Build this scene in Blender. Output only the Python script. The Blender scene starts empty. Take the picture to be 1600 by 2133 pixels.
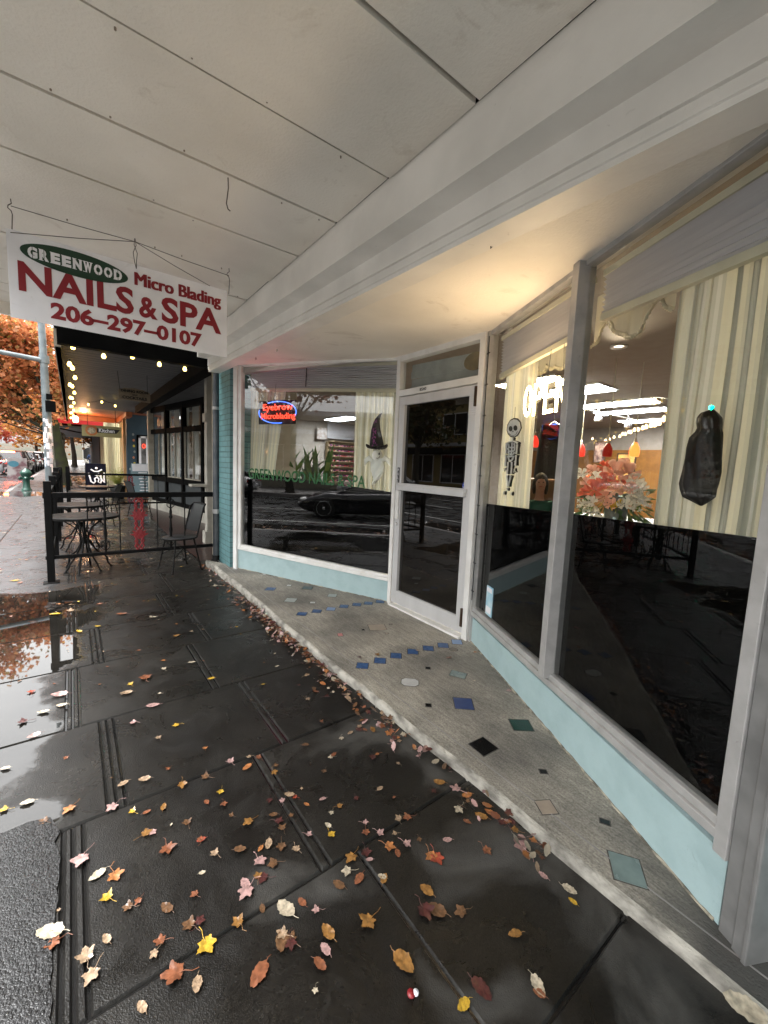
import bpy, math, random
import numpy as np
from mathutils import Vector, Matrix
S = bpy.context.scene
COL = S.collection
random.seed(7)
rad = math.radians
# ---------------------------------------------------------------- camera
FPX, YAW, PIT, ROL, EYE = 853.24, rad(37.352), rad(6.288), rad(2.405), 1.5
fw = Vector((math.sin(YAW)*math.cos(PIT), math.cos(YAW)*math.cos(PIT), -math.sin(PIT)))
r0 = Vector((math.cos(YAW), -math.sin(YAW), 0)); u0 = r0.cross(fw)
rt = math.cos(ROL)*r0 + math.sin(ROL)*u0
up = -math.sin(ROL)*r0 + math.cos(ROL)*u0
cam_d = bpy.data.cameras.new('camera'); cam = bpy.data.objects.new('camera', cam_d); COL.objects.link(cam)
m = Matrix((rt, up, -fw)).transposed().to_4x4(); m.translation = (0, 0, EYE)
cam.matrix_world = m
cam_d.sensor_fit = 'HORIZONTAL'; cam_d.sensor_width = 36; cam_d.lens = 36*FPX/1600
cam_d.clip_start = 0.02; cam_d.clip_end = 600
S.camera = cam
S.render.resolution_x = 768; S.render.resolution_y = 1024
# ---------------------------------------------------------------- world, sun, exposure
wd = bpy.data.worlds.new('World'); S.world = wd; wd.use_nodes = True
nt = wd.node_tree; nt.nodes.clear()
sky = nt.nodes.new('ShaderNodeTexSky'); sky.sky_type = 'NISHITA'; sky.sun_disc = False
SUN_EL, SUN_AZ = rad(68), rad(-80)
sky.sun_elevation = SUN_EL; sky.sun_rotation = SUN_AZ; sky.air_density = 1.0; sky.dust_density = 4.0
hs = nt.nodes.new('ShaderNodeHueSaturation'); hs.inputs['Saturation'].default_value = 0.0; hs.inputs['Value'].default_value = 1.0
bg = nt.nodes.new('ShaderNodeBackground'); bg.inputs['Strength'].default_value = 0.15
wo = nt.nodes.new('ShaderNodeOutputWorld')
nt.links.new(sky.outputs[0], hs.inputs['Color']); nt.links.new(hs.outputs[0], bg.inputs[0]); nt.links.new(bg.outputs[0], wo.inputs[0])
sd = bpy.data.lights.new('sun', 'SUN'); sd.energy = 1.5; sd.angle = rad(25); sd.color = (1, 0.985, 0.965)
so = bpy.data.objects.new('sun', sd); COL.objects.link(so)
sdir = Vector((math.sin(SUN_AZ)*math.cos(SUN_EL), math.cos(SUN_AZ)*math.cos(SUN_EL), math.sin(SUN_EL)))
so.rotation_euler = sdir.to_track_quat('Z', 'Y').to_euler(); so.location = (-8, 0, 20)
S.view_settings.view_transform = 'Standard'; S.view_settings.look = 'None'
S.view_settings.gamma = 1; S.view_settings.exposure = 2.62
S.cycles.max_bounces = 10; S.cycles.transparent_max_bounces = 24; S.cycles.glossy_bounces = 5
S.cycles.sample_clamp_indirect = 6; S.cycles.caustics_reflective = True; S.cycles.caustics_refractive = False

# ---------------------------------------------------------------- pixel -> point on a real plane of the place
def ray(q): return fw + rt*((q[0]-800)/FPX) - up*((q[1]-1066.5)/FPX)
CAM = Vector((0, 0, EYE))
def onplane(q, P, n):
    d = ray(q); return CAM + d*((Vector(P)-CAM).dot(Vector(n))/d.dot(Vector(n)))
def gz(q, z=0.0): return onplane(q, (0, 0, z), (0, 0, 1))
def gx(q, X): return onplane(q, (X, 0, 0), (1, 0, 0))
def gy(q, Y): return onplane(q, (0, Y, 0), (0, 1, 0))
def z5(x, y): return (440+x/2.857, 1160+y/2.857)
def z6(x, y): return (900+x/2.286, 1240+y/2.286)
def z3(x, y): return (440+x/2.759, 720+y/2.759)
def z4(x, y): return (960+x/2.5, 600+y/2.5)
def z7(x, y): return (x/1.778, 1500+y/1.778)

# ---------------------------------------------------------------- mesh building
class Fr:   # a wall frame: s along, n outward, z up
    def __init__(s, A, B, flip=False):
        s.o = Vector((A[0], A[1], 0)); d = Vector((B[0]-A[0], B[1]-A[1], 0)); s.len = d.length; s.u = d.normalized()
        s.n = Vector((s.u.y, -s.u.x, 0))
        if flip: s.n = -s.n
    def P(s, a, n, z): return s.o + s.u*a + s.n*n + Vector((0, 0, z))
    def px(s, q, n=0):   # pixel -> (s, z) on the plane at offset n
        p = onplane(q, s.o + s.n*n, s.n); return (p-s.o).dot(s.u), p.z
WF = Fr((0, 0), (1, 0))
class MB:
    def __init__(s): s.v = []; s.f = []; s.mi = []; s.sm = []
    def add(s, vs, fs, mi=0, sm=False):
        b = len(s.v); s.v += [tuple(v) for v in vs]
        for f in fs: s.f.append([b+i for i in f]); s.mi.append(mi); s.sm.append(sm)
        return s
    def hexa(s, c, mi=0):
        return s.add(c, [(0,3,2,1),(4,5,6,7),(0,1,5,4),(1,2,6,5),(2,3,7,6),(3,0,4,7)], mi)
    def box(s, x0, x1, y0, y1, z0, z1, mi=0):
        return s.hexa([(x0,y0,z0),(x1,y0,z0),(x1,y1,z0),(x0,y1,z0),(x0,y0,z1),(x1,y0,z1),(x1,y1,z1),(x0,y1,z1)], mi)
    def fbox(s, F, s0, s1, n0, n1, z0, z1, mi=0, z0b=None, z1b=None):
        z0b = z0 if z0b is None else z0b; z1b = z1 if z1b is None else z1b
        c = [F.P(s0,n0,z0),F.P(s1,n0,z0b),F.P(s1,n1,z0b),F.P(s0,n1,z0),F.P(s0,n0,z1),F.P(s1,n0,z1b),F.P(s1,n1,z1b),F.P(s0,n1,z1)]
        return s.hexa(c, mi)
    def obb(s, c, ax, ay, az, mi=0):
        c = Vector(c); ax = Vector(ax); ay = Vector(ay); az = Vector(az)
        return s.hexa([c-ax-ay-az, c+ax-ay-az, c+ax+ay-az, c-ax+ay-az, c-ax-ay+az, c+ax-ay+az, c+ax+ay+az, c-ax+ay+az], mi)
    def bar(s, a, b, w, h, mi=0, upv=(0,0,1)):
        a = Vector(a); b = Vector(b); d = (b-a); l = d.length; d.normalize()
        sd = d.cross(Vector(upv)); 
        if sd.length < 1e-4: sd = d.cross(Vector((0,1,0)))
        sd.normalize(); uu = sd.cross(d)
        return s.obb((a+b)/2, d*l/2, sd*w/2, uu*h/2, mi)
    def tube(s, pts, r, n=8, mi=0, sm=True, cap=True):
        pts = [Vector(p) for p in pts]; k = len(pts)
        rr = r if isinstance(r, (list, tuple)) else [r]*k
        vs = []; prev = None
        for i, p in enumerate(pts):
            d = (pts[min(i+1,k-1)]-pts[max(i-1,0)]).normalized()
            if prev is None:
                a = d.cross(Vector((0,0,1)));
                if a.length < 1e-3: a = d.cross(Vector((1,0,0)))
            else: a = prev - d*prev.dot(d)
            a.normalize(); prev = a; b = d.cross(a)
            for j in range(n):
                t = 2*math.pi*j/n; vs.append(p + (a*math.cos(t)+b*math.sin(t))*rr[i])
        fs = [(i*n+j, i*n+(j+1)%n, (i+1)*n+(j+1)%n, (i+1)*n+j) for i in range(k-1) for j in range(n)]
        s.add(vs, fs, mi, sm)
        if cap: s.add(vs[:n], [tuple(range(n))[::-1]], mi); s.add(vs[-n:], [tuple(range(n))], mi)
        return s
    def lathe(s, prof, c=(0,0,0), n=16, mi=0, sm=True, axis=None):
        vs = []
        for r_, z in prof:
            for j in range(n):
                t = 2*math.pi*j/n; vs.append(Vector((c[0]+r_*math.cos(t), c[1]+r_*math.sin(t), c[2]+z)))
        if axis:   # rotate about c so that z -> axis
            q = Vector((0,0,1)).rotation_difference(Vector(axis)); cc = Vector(c)
            vs = [cc + q @ (v-cc) for v in vs]
        fs = [(i*n+j, i*n+(j+1)%n, (i+1)*n+(j+1)%n, (i+1)*n+j) for i in range(len(prof)-1) for j in range(n)]
        s.add(vs, fs, mi, sm)
        if prof[0][0] > 1e-4: s.add(vs[:n], [tuple(range(n))[::-1]], mi)
        if prof[-1][0] > 1e-4: s.add(vs[-n:], [tuple(range(n))], mi)
        return s
    def prism(s, poly, o, u, v, t, mi=0):   # polygon in plane (u,v) at o, extruded by vector t
        o = Vector(o); u = Vector(u); v = Vector(v); t = Vector(t); k = len(poly)
        a = [o+u*x+v*y for x, y in poly]; b = [q+t for q in a]
        s.add(a+b, [tuple(range(k))[::-1], tuple(range(k, 2*k))] + [(i, (i+1)%k, k+(i+1)%k, k+i) for i in range(k)], mi)
        return s
    def grid(s, fn, nu, nv, mi=0, sm=True):
        vs = [fn(i/nu, j/nv) for j in range(nv+1) for i in range(nu+1)]
        fs = [(j*(nu+1)+i, j*(nu+1)+i+1, (j+1)*(nu+1)+i+1, (j+1)*(nu+1)+i) for j in range(nv) for i in range(nu)]
        return s.add(vs, fs, mi, sm)
    def ball(s, c, r, n=10, mi=0):
        c = Vector(c); r = r if isinstance(r, (tuple, list)) else (r, r, r)
        k = n//2+1; vs = []
        for i in range(k+1):
            ph = math.pi*i/k
            for j in range(n):
                t = 2*math.pi*j/n; vs.append(c+Vector((r[0]*math.sin(ph)*math.cos(t), r[1]*math.sin(ph)*math.sin(t), r[2]*math.cos(ph))))
        fs = [(i*n+j, (i+1)*n+j, (i+1)*n+(j+1)%n, i*n+(j+1)%n) for i in range(k) for j in range(n)]
        return s.add(vs, fs, mi, True)
    def build(s, name, mat, parent=None, base=None, bevel=0, local=False):
        off = wloc(parent) if parent else Vector(base if base else (0, 0, 0))
        me = bpy.data.meshes.new(name)
        me.from_pydata([(v[0]-off.x, v[1]-off.y, v[2]-off.z) for v in s.v], [], s.f)
        for mm in (mat if isinstance(mat, (list, tuple)) else [mat]): me.materials.append(mm)
        me.polygons.foreach_set('material_index', s.mi); me.polygons.foreach_set('use_smooth', s.sm)
        me.validate(); me.update()
        o = bpy.data.objects.new(name, me); COL.objects.link(o)
        if parent:
            o.parent = parent
            if local: o.location = off
        else: o.location = off
        if bevel:
            bv = o.modifiers.new('bevel', 'BEVEL'); bv.width = bevel; bv.segments = 2; bv.limit_method = 'ANGLE'; bv.angle_limit = rad(40)
        return o
def wloc(o):
    v = Vector((0, 0, 0))
    while o: v += Vector(o.location); o = o.parent
    return v
def tag(o, label, cat, group=None):
    o['label'] = label; o['category'] = cat
    if group: o['group'] = group
    return o
def thing(name, label, cat, loc=(0,0,0), group=None):
    o = bpy.data.objects.new(name, None); COL.objects.link(o); o.location = loc; o.empty_display_size = .1
    return tag(o, label, cat, group)
def copy_tree(o, parent=None):
    c = o.copy(); COL.objects.link(c)
    if parent: c.parent = parent
    for ch in list(o.children): copy_tree(ch, c)
    return c
def place(o, loc, rz=0, sc=None, label=None, group=None):
    o.location = loc; o.rotation_euler = (0, 0, rz)
    if sc: o.scale = (sc, sc, sc) if not isinstance(sc, tuple) else sc
    if label: o['label'] = label
    if group: o['group'] = group
    return o
_tc = {}
def text_geo(txt, off=0.0):
    k = (txt, off)
    if k not in _tc:
        cu = bpy.data.curves.new('t', 'FONT'); cu.body = txt; cu.offset = off; cu.resolution_u = 3; cu.fill_mode = 'FRONT'
        ob = bpy.data.objects.new('t', cu); COL.objects.link(ob)
        bpy.context.view_layer.update()
        me = bpy.data.meshes.new_from_object(ob.evaluated_get(bpy.context.evaluated_depsgraph_get()))
        vs = [tuple(v.co) for v in me.vertices]; fs = [tuple(p.vertices) for p in me.polygons]
        bpy.data.objects.remove(ob); bpy.data.curves.remove(cu); bpy.data.meshes.remove(me)
        _tc[k] = (vs, fs)
    return _tc[k]
def text(mb, txt, o, u, v, w, h, off=0.0, mi=0, thick=0.0):
    """letters filling the w x h box whose lower left is o"""
    vs, fs = text_geo(txt, off)
    x0 = min(q[0] for q in vs); x1 = max(q[0] for q in vs); y0 = min(q[1] for q in vs); y1 = max(q[1] for q in vs)
    o = Vector(o); u = Vector(u).normalized(); v = Vector(v).normalized(); n = u.cross(v)
    fr = [o+u*((q[0]-x0)/(x1-x0)*w)+v*((q[1]-y0)/(y1-y0)*h)+n*thick for q in vs]
    mb.add(fr, fs, mi)
    if thick:
        from collections import Counter
        ed = Counter(); dirn = {}
        for f in fs:
            for a, b in zip(f, f[1:]+f[:1]): ed[frozenset((a, b))] += 1; dirn[frozenset((a, b))] = (a, b)
        bk = [q-n*thick for q in fr]; k = len(fr)
        mb.add(fr+bk, [(dirn[e][1], dirn[e][0], dirn[e][0]+k, dirn[e][1]+k) for e, c in ed.items() if c == 1], mi)
    return mb

# ---------------------------------------------------------------- materials
def nodes(name):
    m = bpy.data.materials.new(name); m.use_nodes = True; t = m.node_tree
    b = t.nodes['Principled BSDF']; return m, t, b
def N(t, ty, **kw):
    n = t.nodes.new(ty)
    for k, v in kw.items():
        if hasattr(n, k) and k not in n.inputs: setattr(n, k, v)
        else: n.inputs[k].default_value = v
    return n
def rgb(c): return (c[0], c[1], c[2], 1) if not isinstance(c, (int, float)) else (c, c, c, 1)
def pm(name, c1, c2=None, scale=8, rough=0.6, rough2=None, bump=0.0, bscale=60, metal=0.0, spec=0.5, detail=5, coat=0, stretch=None, contrast=(.35, .65), alpha=1, trans=0):
    m, t, b = nodes(name)
    tc = N(t, 'ShaderNodeNewGeometry'); src = tc.outputs['Position']
    if stretch:
        mp = N(t, 'ShaderNodeMapping'); mp.inputs['Scale'].default_value = stretch; t.links.new(src, mp.inputs[0]); src = mp.outputs[0]
    no = N(t, 'ShaderNodeTexNoise'); no.inputs['Scale'].default_value = scale; no.inputs['Detail'].default_value = detail
    t.links.new(src, no.inputs['Vector'])
    cr = N(t, 'ShaderNodeValToRGB'); cr.color_ramp.elements[0].position = contrast[0]; cr.color_ramp.elements[1].position = contrast[1]
    cr.color_ramp.elements[0].color = rgb(c1); cr.color_ramp.elements[1].color = rgb(c2 if c2 is not None else [x*0.86 for x in (c1 if not isinstance(c1, (int, float)) else (c1,)*3)])
    t.links.new(no.outputs[0], cr.inputs[0]); t.links.new(cr.outputs[0], b.inputs['Base Color'])
    b.inputs['Roughness'].default_value = rough; b.inputs['Metallic'].default_value = metal; b.inputs['Specular IOR Level'].default_value = spec
    b.inputs['Coat Weight'].default_value = coat; b.inputs['Coat Roughness'].default_value = .05
    b.inputs['Alpha'].default_value = alpha; b.inputs['Transmission Weight'].default_value = trans
    if rough2 is not None:
        mr = N(t, 'ShaderNodeMapRange'); mr.inputs['From Min'].default_value = .35; mr.inputs['From Max'].default_value = .65
        mr.inputs['To Min'].default_value = rough; mr.inputs['To Max'].default_value = rough2
        t.links.new(no.outputs[0], mr.inputs[0]); t.links.new(mr.outputs[0], b.inputs['Roughness'])
    if bump:
        n2 = N(t, 'ShaderNodeTexNoise'); n2.inputs['Scale'].default_value = bscale; n2.inputs['Detail'].default_value = 4
        t.links.new(src, n2.inputs['Vector'])
        bp = N(t, 'ShaderNodeBump'); bp.inputs['Strength'].default_value = bump; bp.inputs['Distance'].default_value = .01
        t.links.new(n2.outputs[0], bp.inputs['Height']); t.links.new(bp.outputs[0], b.inputs['Normal'])
    return m
def emit(name, c, st, base=(.1,.1,.1)):
    m, t, b = nodes(name); b.inputs['Base Color'].default_value = rgb(base); b.inputs['Emission Color'].default_value = rgb(c)
    b.inputs['Emission Strength'].default_value = st; b.inputs['Roughness'].default_value = .3; return m
def glass(name, ior=1.5, tint=(1,1,1), rough=0.0, wav=0.0):
    m, t, b = nodes(name); t.nodes.remove(b); out = t.nodes['Material Output']
    tr = N(t, 'ShaderNodeBsdfTransparent'); tr.inputs[0].default_value = rgb(tint)
    gl = N(t, 'ShaderNodeBsdfGlossy'); gl.inputs['Roughness'].default_value = rough; gl.inputs[0].default_value = (1,1,1,1)
    fr = N(t, 'ShaderNodeFresnel'); fr.inputs[0].default_value = ior
    mx = N(t, 'ShaderNodeMixShader')
    t.links.new(fr.outputs[0], mx.inputs[0]); t.links.new(tr.outputs[0], mx.inputs[1]); t.links.new(gl.outputs[0], mx.inputs[2]); t.links.new(mx.outputs[0], out.inputs[0])
    if wav:
        g = N(t, 'ShaderNodeNewGeometry'); no = N(t, 'ShaderNodeTexNoise'); no.inputs['Scale'].default_value = 1.3; no.inputs['Detail'].default_value = 1
        bp = N(t, 'ShaderNodeBump'); bp.inputs['Strength'].default_value = wav; bp.inputs['Distance'].default_value = .02
        t.links.new(g.outputs['Position'], no.inputs['Vector']); t.links.new(no.outputs[0], bp.inputs['Height'])
        t.links.new(bp.outputs[0], gl.inputs['Normal']); t.links.new(bp.outputs[0], fr.inputs['Normal'])
    return m
def leafmat(name, cols, transl=.35):
    m, t, b = nodes(name); out = t.nodes['Material Output']
    g = N(t, 'ShaderNodeNewGeometry'); cr = N(t, 'ShaderNodeValToRGB'); cr.color_ramp.interpolation = 'LINEAR'
    e = cr.color_ramp.elements
    while len(e) < len(cols): e.new(0.5)
    for i, c in enumerate(cols): e[i].position = i/(len(cols)-1); e[i].color = rgb(c)
    t.links.new(g.outputs['Random Per Island'], cr.inputs[0]); t.links.new(cr.outputs[0], b.inputs['Base Color'])
    b.inputs['Roughness'].default_value = .55
    tl = N(t, 'ShaderNodeBsdfTranslucent'); t.links.new(cr.outputs[0], tl.inputs[0])
    mx = N(t, 'ShaderNodeMixShader'); mx.inputs[0].default_value = transl
    t.links.new(b.outputs[0], mx.inputs[1]); t.links.new(tl.outputs[0], mx.inputs[2]); t.links.new(mx.outputs[0], out.inputs[0])
    return m

M = {}
M['soffit'] = pm('soffit_paint', (.82,.775,.69), (.64,.60,.52), scale=1.6, rough=.6, bump=.25, bscale=70, detail=12, contrast=(.42,.85))
M['beam'] = pm('beam_paint', (.82,.79,.73), (.69,.665,.61), scale=2.5, rough=.5, bump=.1, bscale=60)
M['alu'] = pm('aluminium', (.62,.62,.62), (.54,.54,.54), scale=5, rough=.35, rough2=.5, metal=.35, bump=.03, stretch=(1,1,.2))
M['alud'] = pm('weathered_aluminium', (.48,.475,.465), (.38,.375,.365), scale=9, rough=.45, rough2=.6, metal=.4, bump=.05)
M['white'] = pm('white_trim_paint', (.72,.72,.70), (.62,.61,.58), scale=6, rough=.45)
M['teal'] = pm('teal_paint', (.345,.465,.475), (.27,.375,.385), scale=7, rough=.55, bump=.35, bscale=38, detail=12, contrast=(.42,.85))
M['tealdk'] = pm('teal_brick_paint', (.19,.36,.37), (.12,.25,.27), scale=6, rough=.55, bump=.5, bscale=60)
M['black'] = pm('black_paint', (.0022,.0022,.0024), (.004,.004,.004), rough=.55, bump=.08, spec=.12)
M['blackm'] = pm('black_iron', (.003,.003,.003), (.007,.0065,.006), scale=20, rough=.4, rough2=.6, spec=.15)
M['film'] = pm('black_backing', (.0008,.0008,.001), (.0012,.0012,.0012), rough=.95, spec=.02)
M['dark'] = pm('dark_interior', (.008,.0075,.007), rough=.8)
M['brassd'] = pm('dark_hinge', (.06,.035,.02), rough=.5, metal=.5)
M['cream'] = pm('cream_plastic', (.66,.62,.48), rough=.5)
M['red'] = pm('sign_red', (.24,.003,.010), rough=.45)
M['green'] = pm('sign_green', (.002,.035,.012), rough=.45)
M['signw'] = pm('sign_white', (.80,.80,.83), (.73,.73,.76), scale=7, rough=.4)
M['blk'] = pm('matte_black', (.003,.003,.003), rough=.6)
M['wire0'] = pm('rusty_nail', (.20,.15,.10), (.35,.30,.25), scale=60, rough=.7)
M['glass'] = glass('window_glass', 1.36, (.93,.95,.93), 0, .018)
M['glassw'] = glass('wavy_window_glass', 1.62, (.93,.95,.93), 0, .07)
M['darkglass'] = glass('dark_door_glass', 1.5, (.035,.035,.035), 0, .015)
M['bluet'] = pm('blue_tile', (.035,.10,.25), (.05,.14,.30), scale=30, rough=.25, rough2=.45)
M['pilaster'] = pm('pilaster_grey', (.22,.22,.215), (.15,.15,.147), scale=8, rough=.5, metal=.2, detail=9)

def stains(m, col, scale, lo, hi, amt):
    t = m.node_tree; b = t.nodes['Principled BSDF']; src = b.inputs['Base Color'].links[0].from_socket
    g = N(t, 'ShaderNodeNewGeometry'); no = N(t, 'ShaderNodeTexNoise'); no.inputs['Scale'].default_value = scale; no.inputs['Detail'].default_value = 11; no.inputs['Distortion'].default_value = 1.4; no.inputs['Roughness'].default_value = .62
    r_ = N(t, 'ShaderNodeMapRange'); r_.inputs['From Min'].default_value = lo; r_.inputs['From Max'].default_value = hi; r_.inputs['To Max'].default_value = amt
    x = N(t, 'ShaderNodeMix'); x.data_type = 'RGBA'; x.inputs[7].default_value = rgb(col)
    t.links.new(g.outputs['Position'], no.inputs['Vector']); t.links.new(no.outputs[0], r_.inputs[0]); t.links.new(r_.outputs[0], x.inputs[0]); t.links.new(src, x.inputs[6]); t.links.new(x.outputs[2], b.inputs['Base Color'])
stains(M['soffit'], (.40,.33,.24), 2.1, .60, .74, .55)
stains(M['soffit'], (.16,.14,.11), 26, .70, .76, .8)
stains(M['beam'], (.38,.35,.29), 14, .66, .76, .5)
stains(M['teal'], (.20,.22,.20), 16, .66, .76, .6)
stains(M['alud'], (.16,.15,.14), 22, .64, .74, .6)
stains(M['white'], (.30,.28,.25), 20, .64, .76, .6)
stains(M['alu'], (.25,.24,.22), 20, .64, .76, .5)
stains(M['signw'], (.5,.48,.46), 9, .62, .74, .4)
# ---------------------------------------------------------------- wet ground materials
def wet_concrete(name, c1, c2, bumps=.35, puddle=True, dry=False):
    m, t, b = nodes(name); L = t.links.new
    g = N(t, 'ShaderNodeNewGeometry'); P = g.outputs['Position']
    n1 = N(t, 'ShaderNodeTexNoise'); n1.inputs['Scale'].default_value = 1.7; n1.inputs['Detail'].default_value = 8; n1.inputs['Roughness'].default_value = .62; L(P, n1.inputs['Vector'])
    n2 = N(t, 'ShaderNodeTexNoise'); n2.inputs['Scale'].default_value = 330; n2.inputs['Detail'].default_value = 4; L(P, n2.inputs['Vector'])
    cr = N(t, 'ShaderNodeValToRGB'); e = cr.color_ramp.elements; e[0].position = .38; e[0].color = rgb(c1); e[1].position = .68; e[1].color = rgb(c2); L(n1.outputs[0], cr.inputs[0])
    vo = N(t, 'ShaderNodeTexVoronoi'); vo.inputs['Scale'].default_value = 210; L(P, vo.inputs['Vector'])
    ag = N(t, 'ShaderNodeMapRange'); ag.inputs['From Min'].default_value = .0; ag.inputs['From Max'].default_value = 1; ag.inputs['To Min'].default_value = .35; ag.inputs['To Max'].default_value = 2.1
    L(vo.outputs['Color'], ag.inputs[0])
    mu = N(t, 'ShaderNodeMix'); mu.data_type = 'RGBA'; mu.blend_type = 'MULTIPLY'; mu.inputs[0].default_value = 1
    L(cr.outputs[0], mu.inputs[6]); L(ag.outputs[0], mu.inputs[7])
    sx = N(t, 'ShaderNodeSeparateXYZ'); L(P, sx.inputs[0])
    # drier patches close to the step
    n3 = N(t, 'ShaderNodeTexNoise'); n3.inputs['Scale'].default_value = 2.6; n3.inputs['Detail'].default_value = 7; n3.inputs['Distortion'].default_value = .6; L(P, n3.inputs['Vector'])
    ad = N(t, 'ShaderNodeMath', operation='MULTIPLY_ADD'); L(sx.outputs[0], ad.inputs[0]); ad.inputs[1].default_value = .16; L(n3.outputs[0], ad.inputs[2])
    dr = N(t, 'ShaderNodeMapRange'); dr.inputs['From Min'].default_value = .68; dr.inputs['From Max'].default_value = .84; L(ad.outputs[0], dr.inputs[0])
    # mask drier band to Y < 2.2
    yb = N(t, 'ShaderNodeMapRange'); yb.inputs['From Min'].default_value = 2.1; yb.inputs['From Max'].default_value = 1.8; L(sx.outputs[1], yb.inputs[0])
    dm = N(t, 'ShaderNodeMath', operation='MULTIPLY'); L(dr.outputs[0], dm.inputs[0]); L(yb.outputs[0], dm.inputs[1])
    mx = N(t, 'ShaderNodeMix'); mx.data_type = 'RGBA'; L(dm.outputs[0], mx.inputs[0]); L(mu.outputs[2], mx.inputs[6]); mx.inputs[7].default_value = (.045,.043,.039,1)
    def mr(src, f0, f1, t0, t1):
        q = N(t, 'ShaderNodeMapRange'); q.inputs['From Min'].default_value = f0; q.inputs['From Max'].default_value = f1; q.inputs['To Min'].default_value = t0; q.inputs['To Max'].default_value = t1; L(src, q.inputs[0]); return q.outputs[0]
    def ma(op, a_, b_=None, c_=None):
        q = N(t, 'ShaderNodeMath', operation=op)
        for i, x in enumerate((a_, b_, c_)):
            if x is None: continue
            if isinstance(x, (int, float)): q.inputs[i].default_value = x
            else: L(x, q.inputs[i])
        return q.outputs[0]
    X, Y = sx.outputs[0], sx.outputs[1]
    # standing water: a shallow hollow along the street side, outline broken up by the slab texture
    f1 = ma('MINIMUM', ma('MINIMUM', ma('MULTIPLY', ma('SUBTRACT', ma('MULTIPLY_ADD', Y, .11, -.37), X), 3.2), ma('MULTIPLY', ma('SUBTRACT', Y, 2.32), 2.6)), ma('MULTIPLY', ma('SUBTRACT', 5.72, Y), 2.4))
    dx = ma('MULTIPLY', ma('ADD', X, .42), 2.4); dy = ma('MULTIPLY', ma('SUBTRACT', Y, 2.06), 6.5)
    f2 = ma('SUBTRACT', .9, ma('ADD', ma('MULTIPLY', dx, dx), ma('MULTIPLY', dy, dy)))
    f3 = ma('MINIMUM', ma('MULTIPLY', ma('SUBTRACT', -.55, X), 2), ma('MULTIPLY', ma('SUBTRACT', Y, 8.2), .8))
    f4 = ma('SUBTRACT', ma('MINIMUM', ma('MULTIPLY', ma('SUBTRACT', Y, 6.15), 1.0), ma('MULTIPLY', ma('ADD', X, .2), 2.0)), .30)
    ff = ma('MAXIMUM', ma('MAXIMUM', f1, f2), ma('MINIMUM', f4, .05))
    ff = ma('ADD', ma('MINIMUM', ff, .8), ma('MULTIPLY', ma('SUBTRACT', n1.outputs[0], .52), 3.2))
    wm = mr(ff, 0.0, .30, 0, 1)
    sheen = N(t, 'ShaderNodeTexNoise'); sheen.inputs['Scale'].default_value = 3.3; sheen.inputs['Detail'].default_value = 9; sheen.inputs['Roughness'].default_value = .65; sheen.inputs['Distortion'].default_value = 1.2; L(P, sheen.inputs['Vector'])
    r0_ = mr(sheen.outputs[0], .34, .66, .46, .20)
    r1_ = ma('MULTIPLY_ADD', dm.outputs[0], .35, r0_)
    mixr = N(t, 'ShaderNodeMix'); L(wm, mixr.inputs[0]); L(r1_, mixr.inputs[2]); mixr.inputs[3].default_value = .02; L(mixr.outputs[0], b.inputs['Roughness']); L(mr(wm, 0, 1, .38, 1.0), b.inputs['Specular IOR Level'])
    # open street side: sky light painted into the concrete as a paler colour
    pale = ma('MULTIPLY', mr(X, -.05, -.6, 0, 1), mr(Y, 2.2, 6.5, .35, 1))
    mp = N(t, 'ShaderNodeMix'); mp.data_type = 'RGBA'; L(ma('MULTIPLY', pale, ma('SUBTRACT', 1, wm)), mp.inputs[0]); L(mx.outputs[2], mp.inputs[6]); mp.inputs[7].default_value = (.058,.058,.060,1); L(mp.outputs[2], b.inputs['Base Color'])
    hsum = ma('ADD', n2.outputs[0], ma('MULTIPLY', vo.outputs['Distance'], .8))
    bp = N(t, 'ShaderNodeBump'); bp.inputs['Distance'].default_value = .0022; L(mr(wm, 0, 1, bumps*1.15, .0), bp.inputs['Strength']); L(hsum, bp.inputs['Height']); L(bp.outputs[0], b.inputs['Normal'])
    return m
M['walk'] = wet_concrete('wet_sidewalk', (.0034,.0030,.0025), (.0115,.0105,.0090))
M['groove'] = pm('wet_groove', (.008,.008,.008), rough=.15)
def water(name):
    m, t, b = nodes(name); b.inputs['Base Color'].default_value = (.02,.019,.018,1); b.inputs['Roughness'].default_value = .015; b.inputs['Specular IOR Level'].default_value = .9
    g = N(t, 'ShaderNodeNewGeometry'); no = N(t, 'ShaderNodeTexNoise'); no.inputs['Scale'].default_value = 14; no.inputs['Detail'].default_value = 2
    bp = N(t, 'ShaderNodeBump'); bp.inputs['Strength'].default_value = .03; bp.inputs['Distance'].default_value = .01
    t.links.new(g.outputs['Position'], no.inputs['Vector']); t.links.new(no.outputs[0], bp.inputs['Height']); t.links.new(bp.outputs[0], b.inputs['Normal']); return m
M['water'] = water('puddle_water')
M['asph'] = pm('wet_asphalt', (.005,.005,.0052), (.020,.020,.021), scale=120, rough=.2, rough2=.5, bump=.9, bscale=120)
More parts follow.
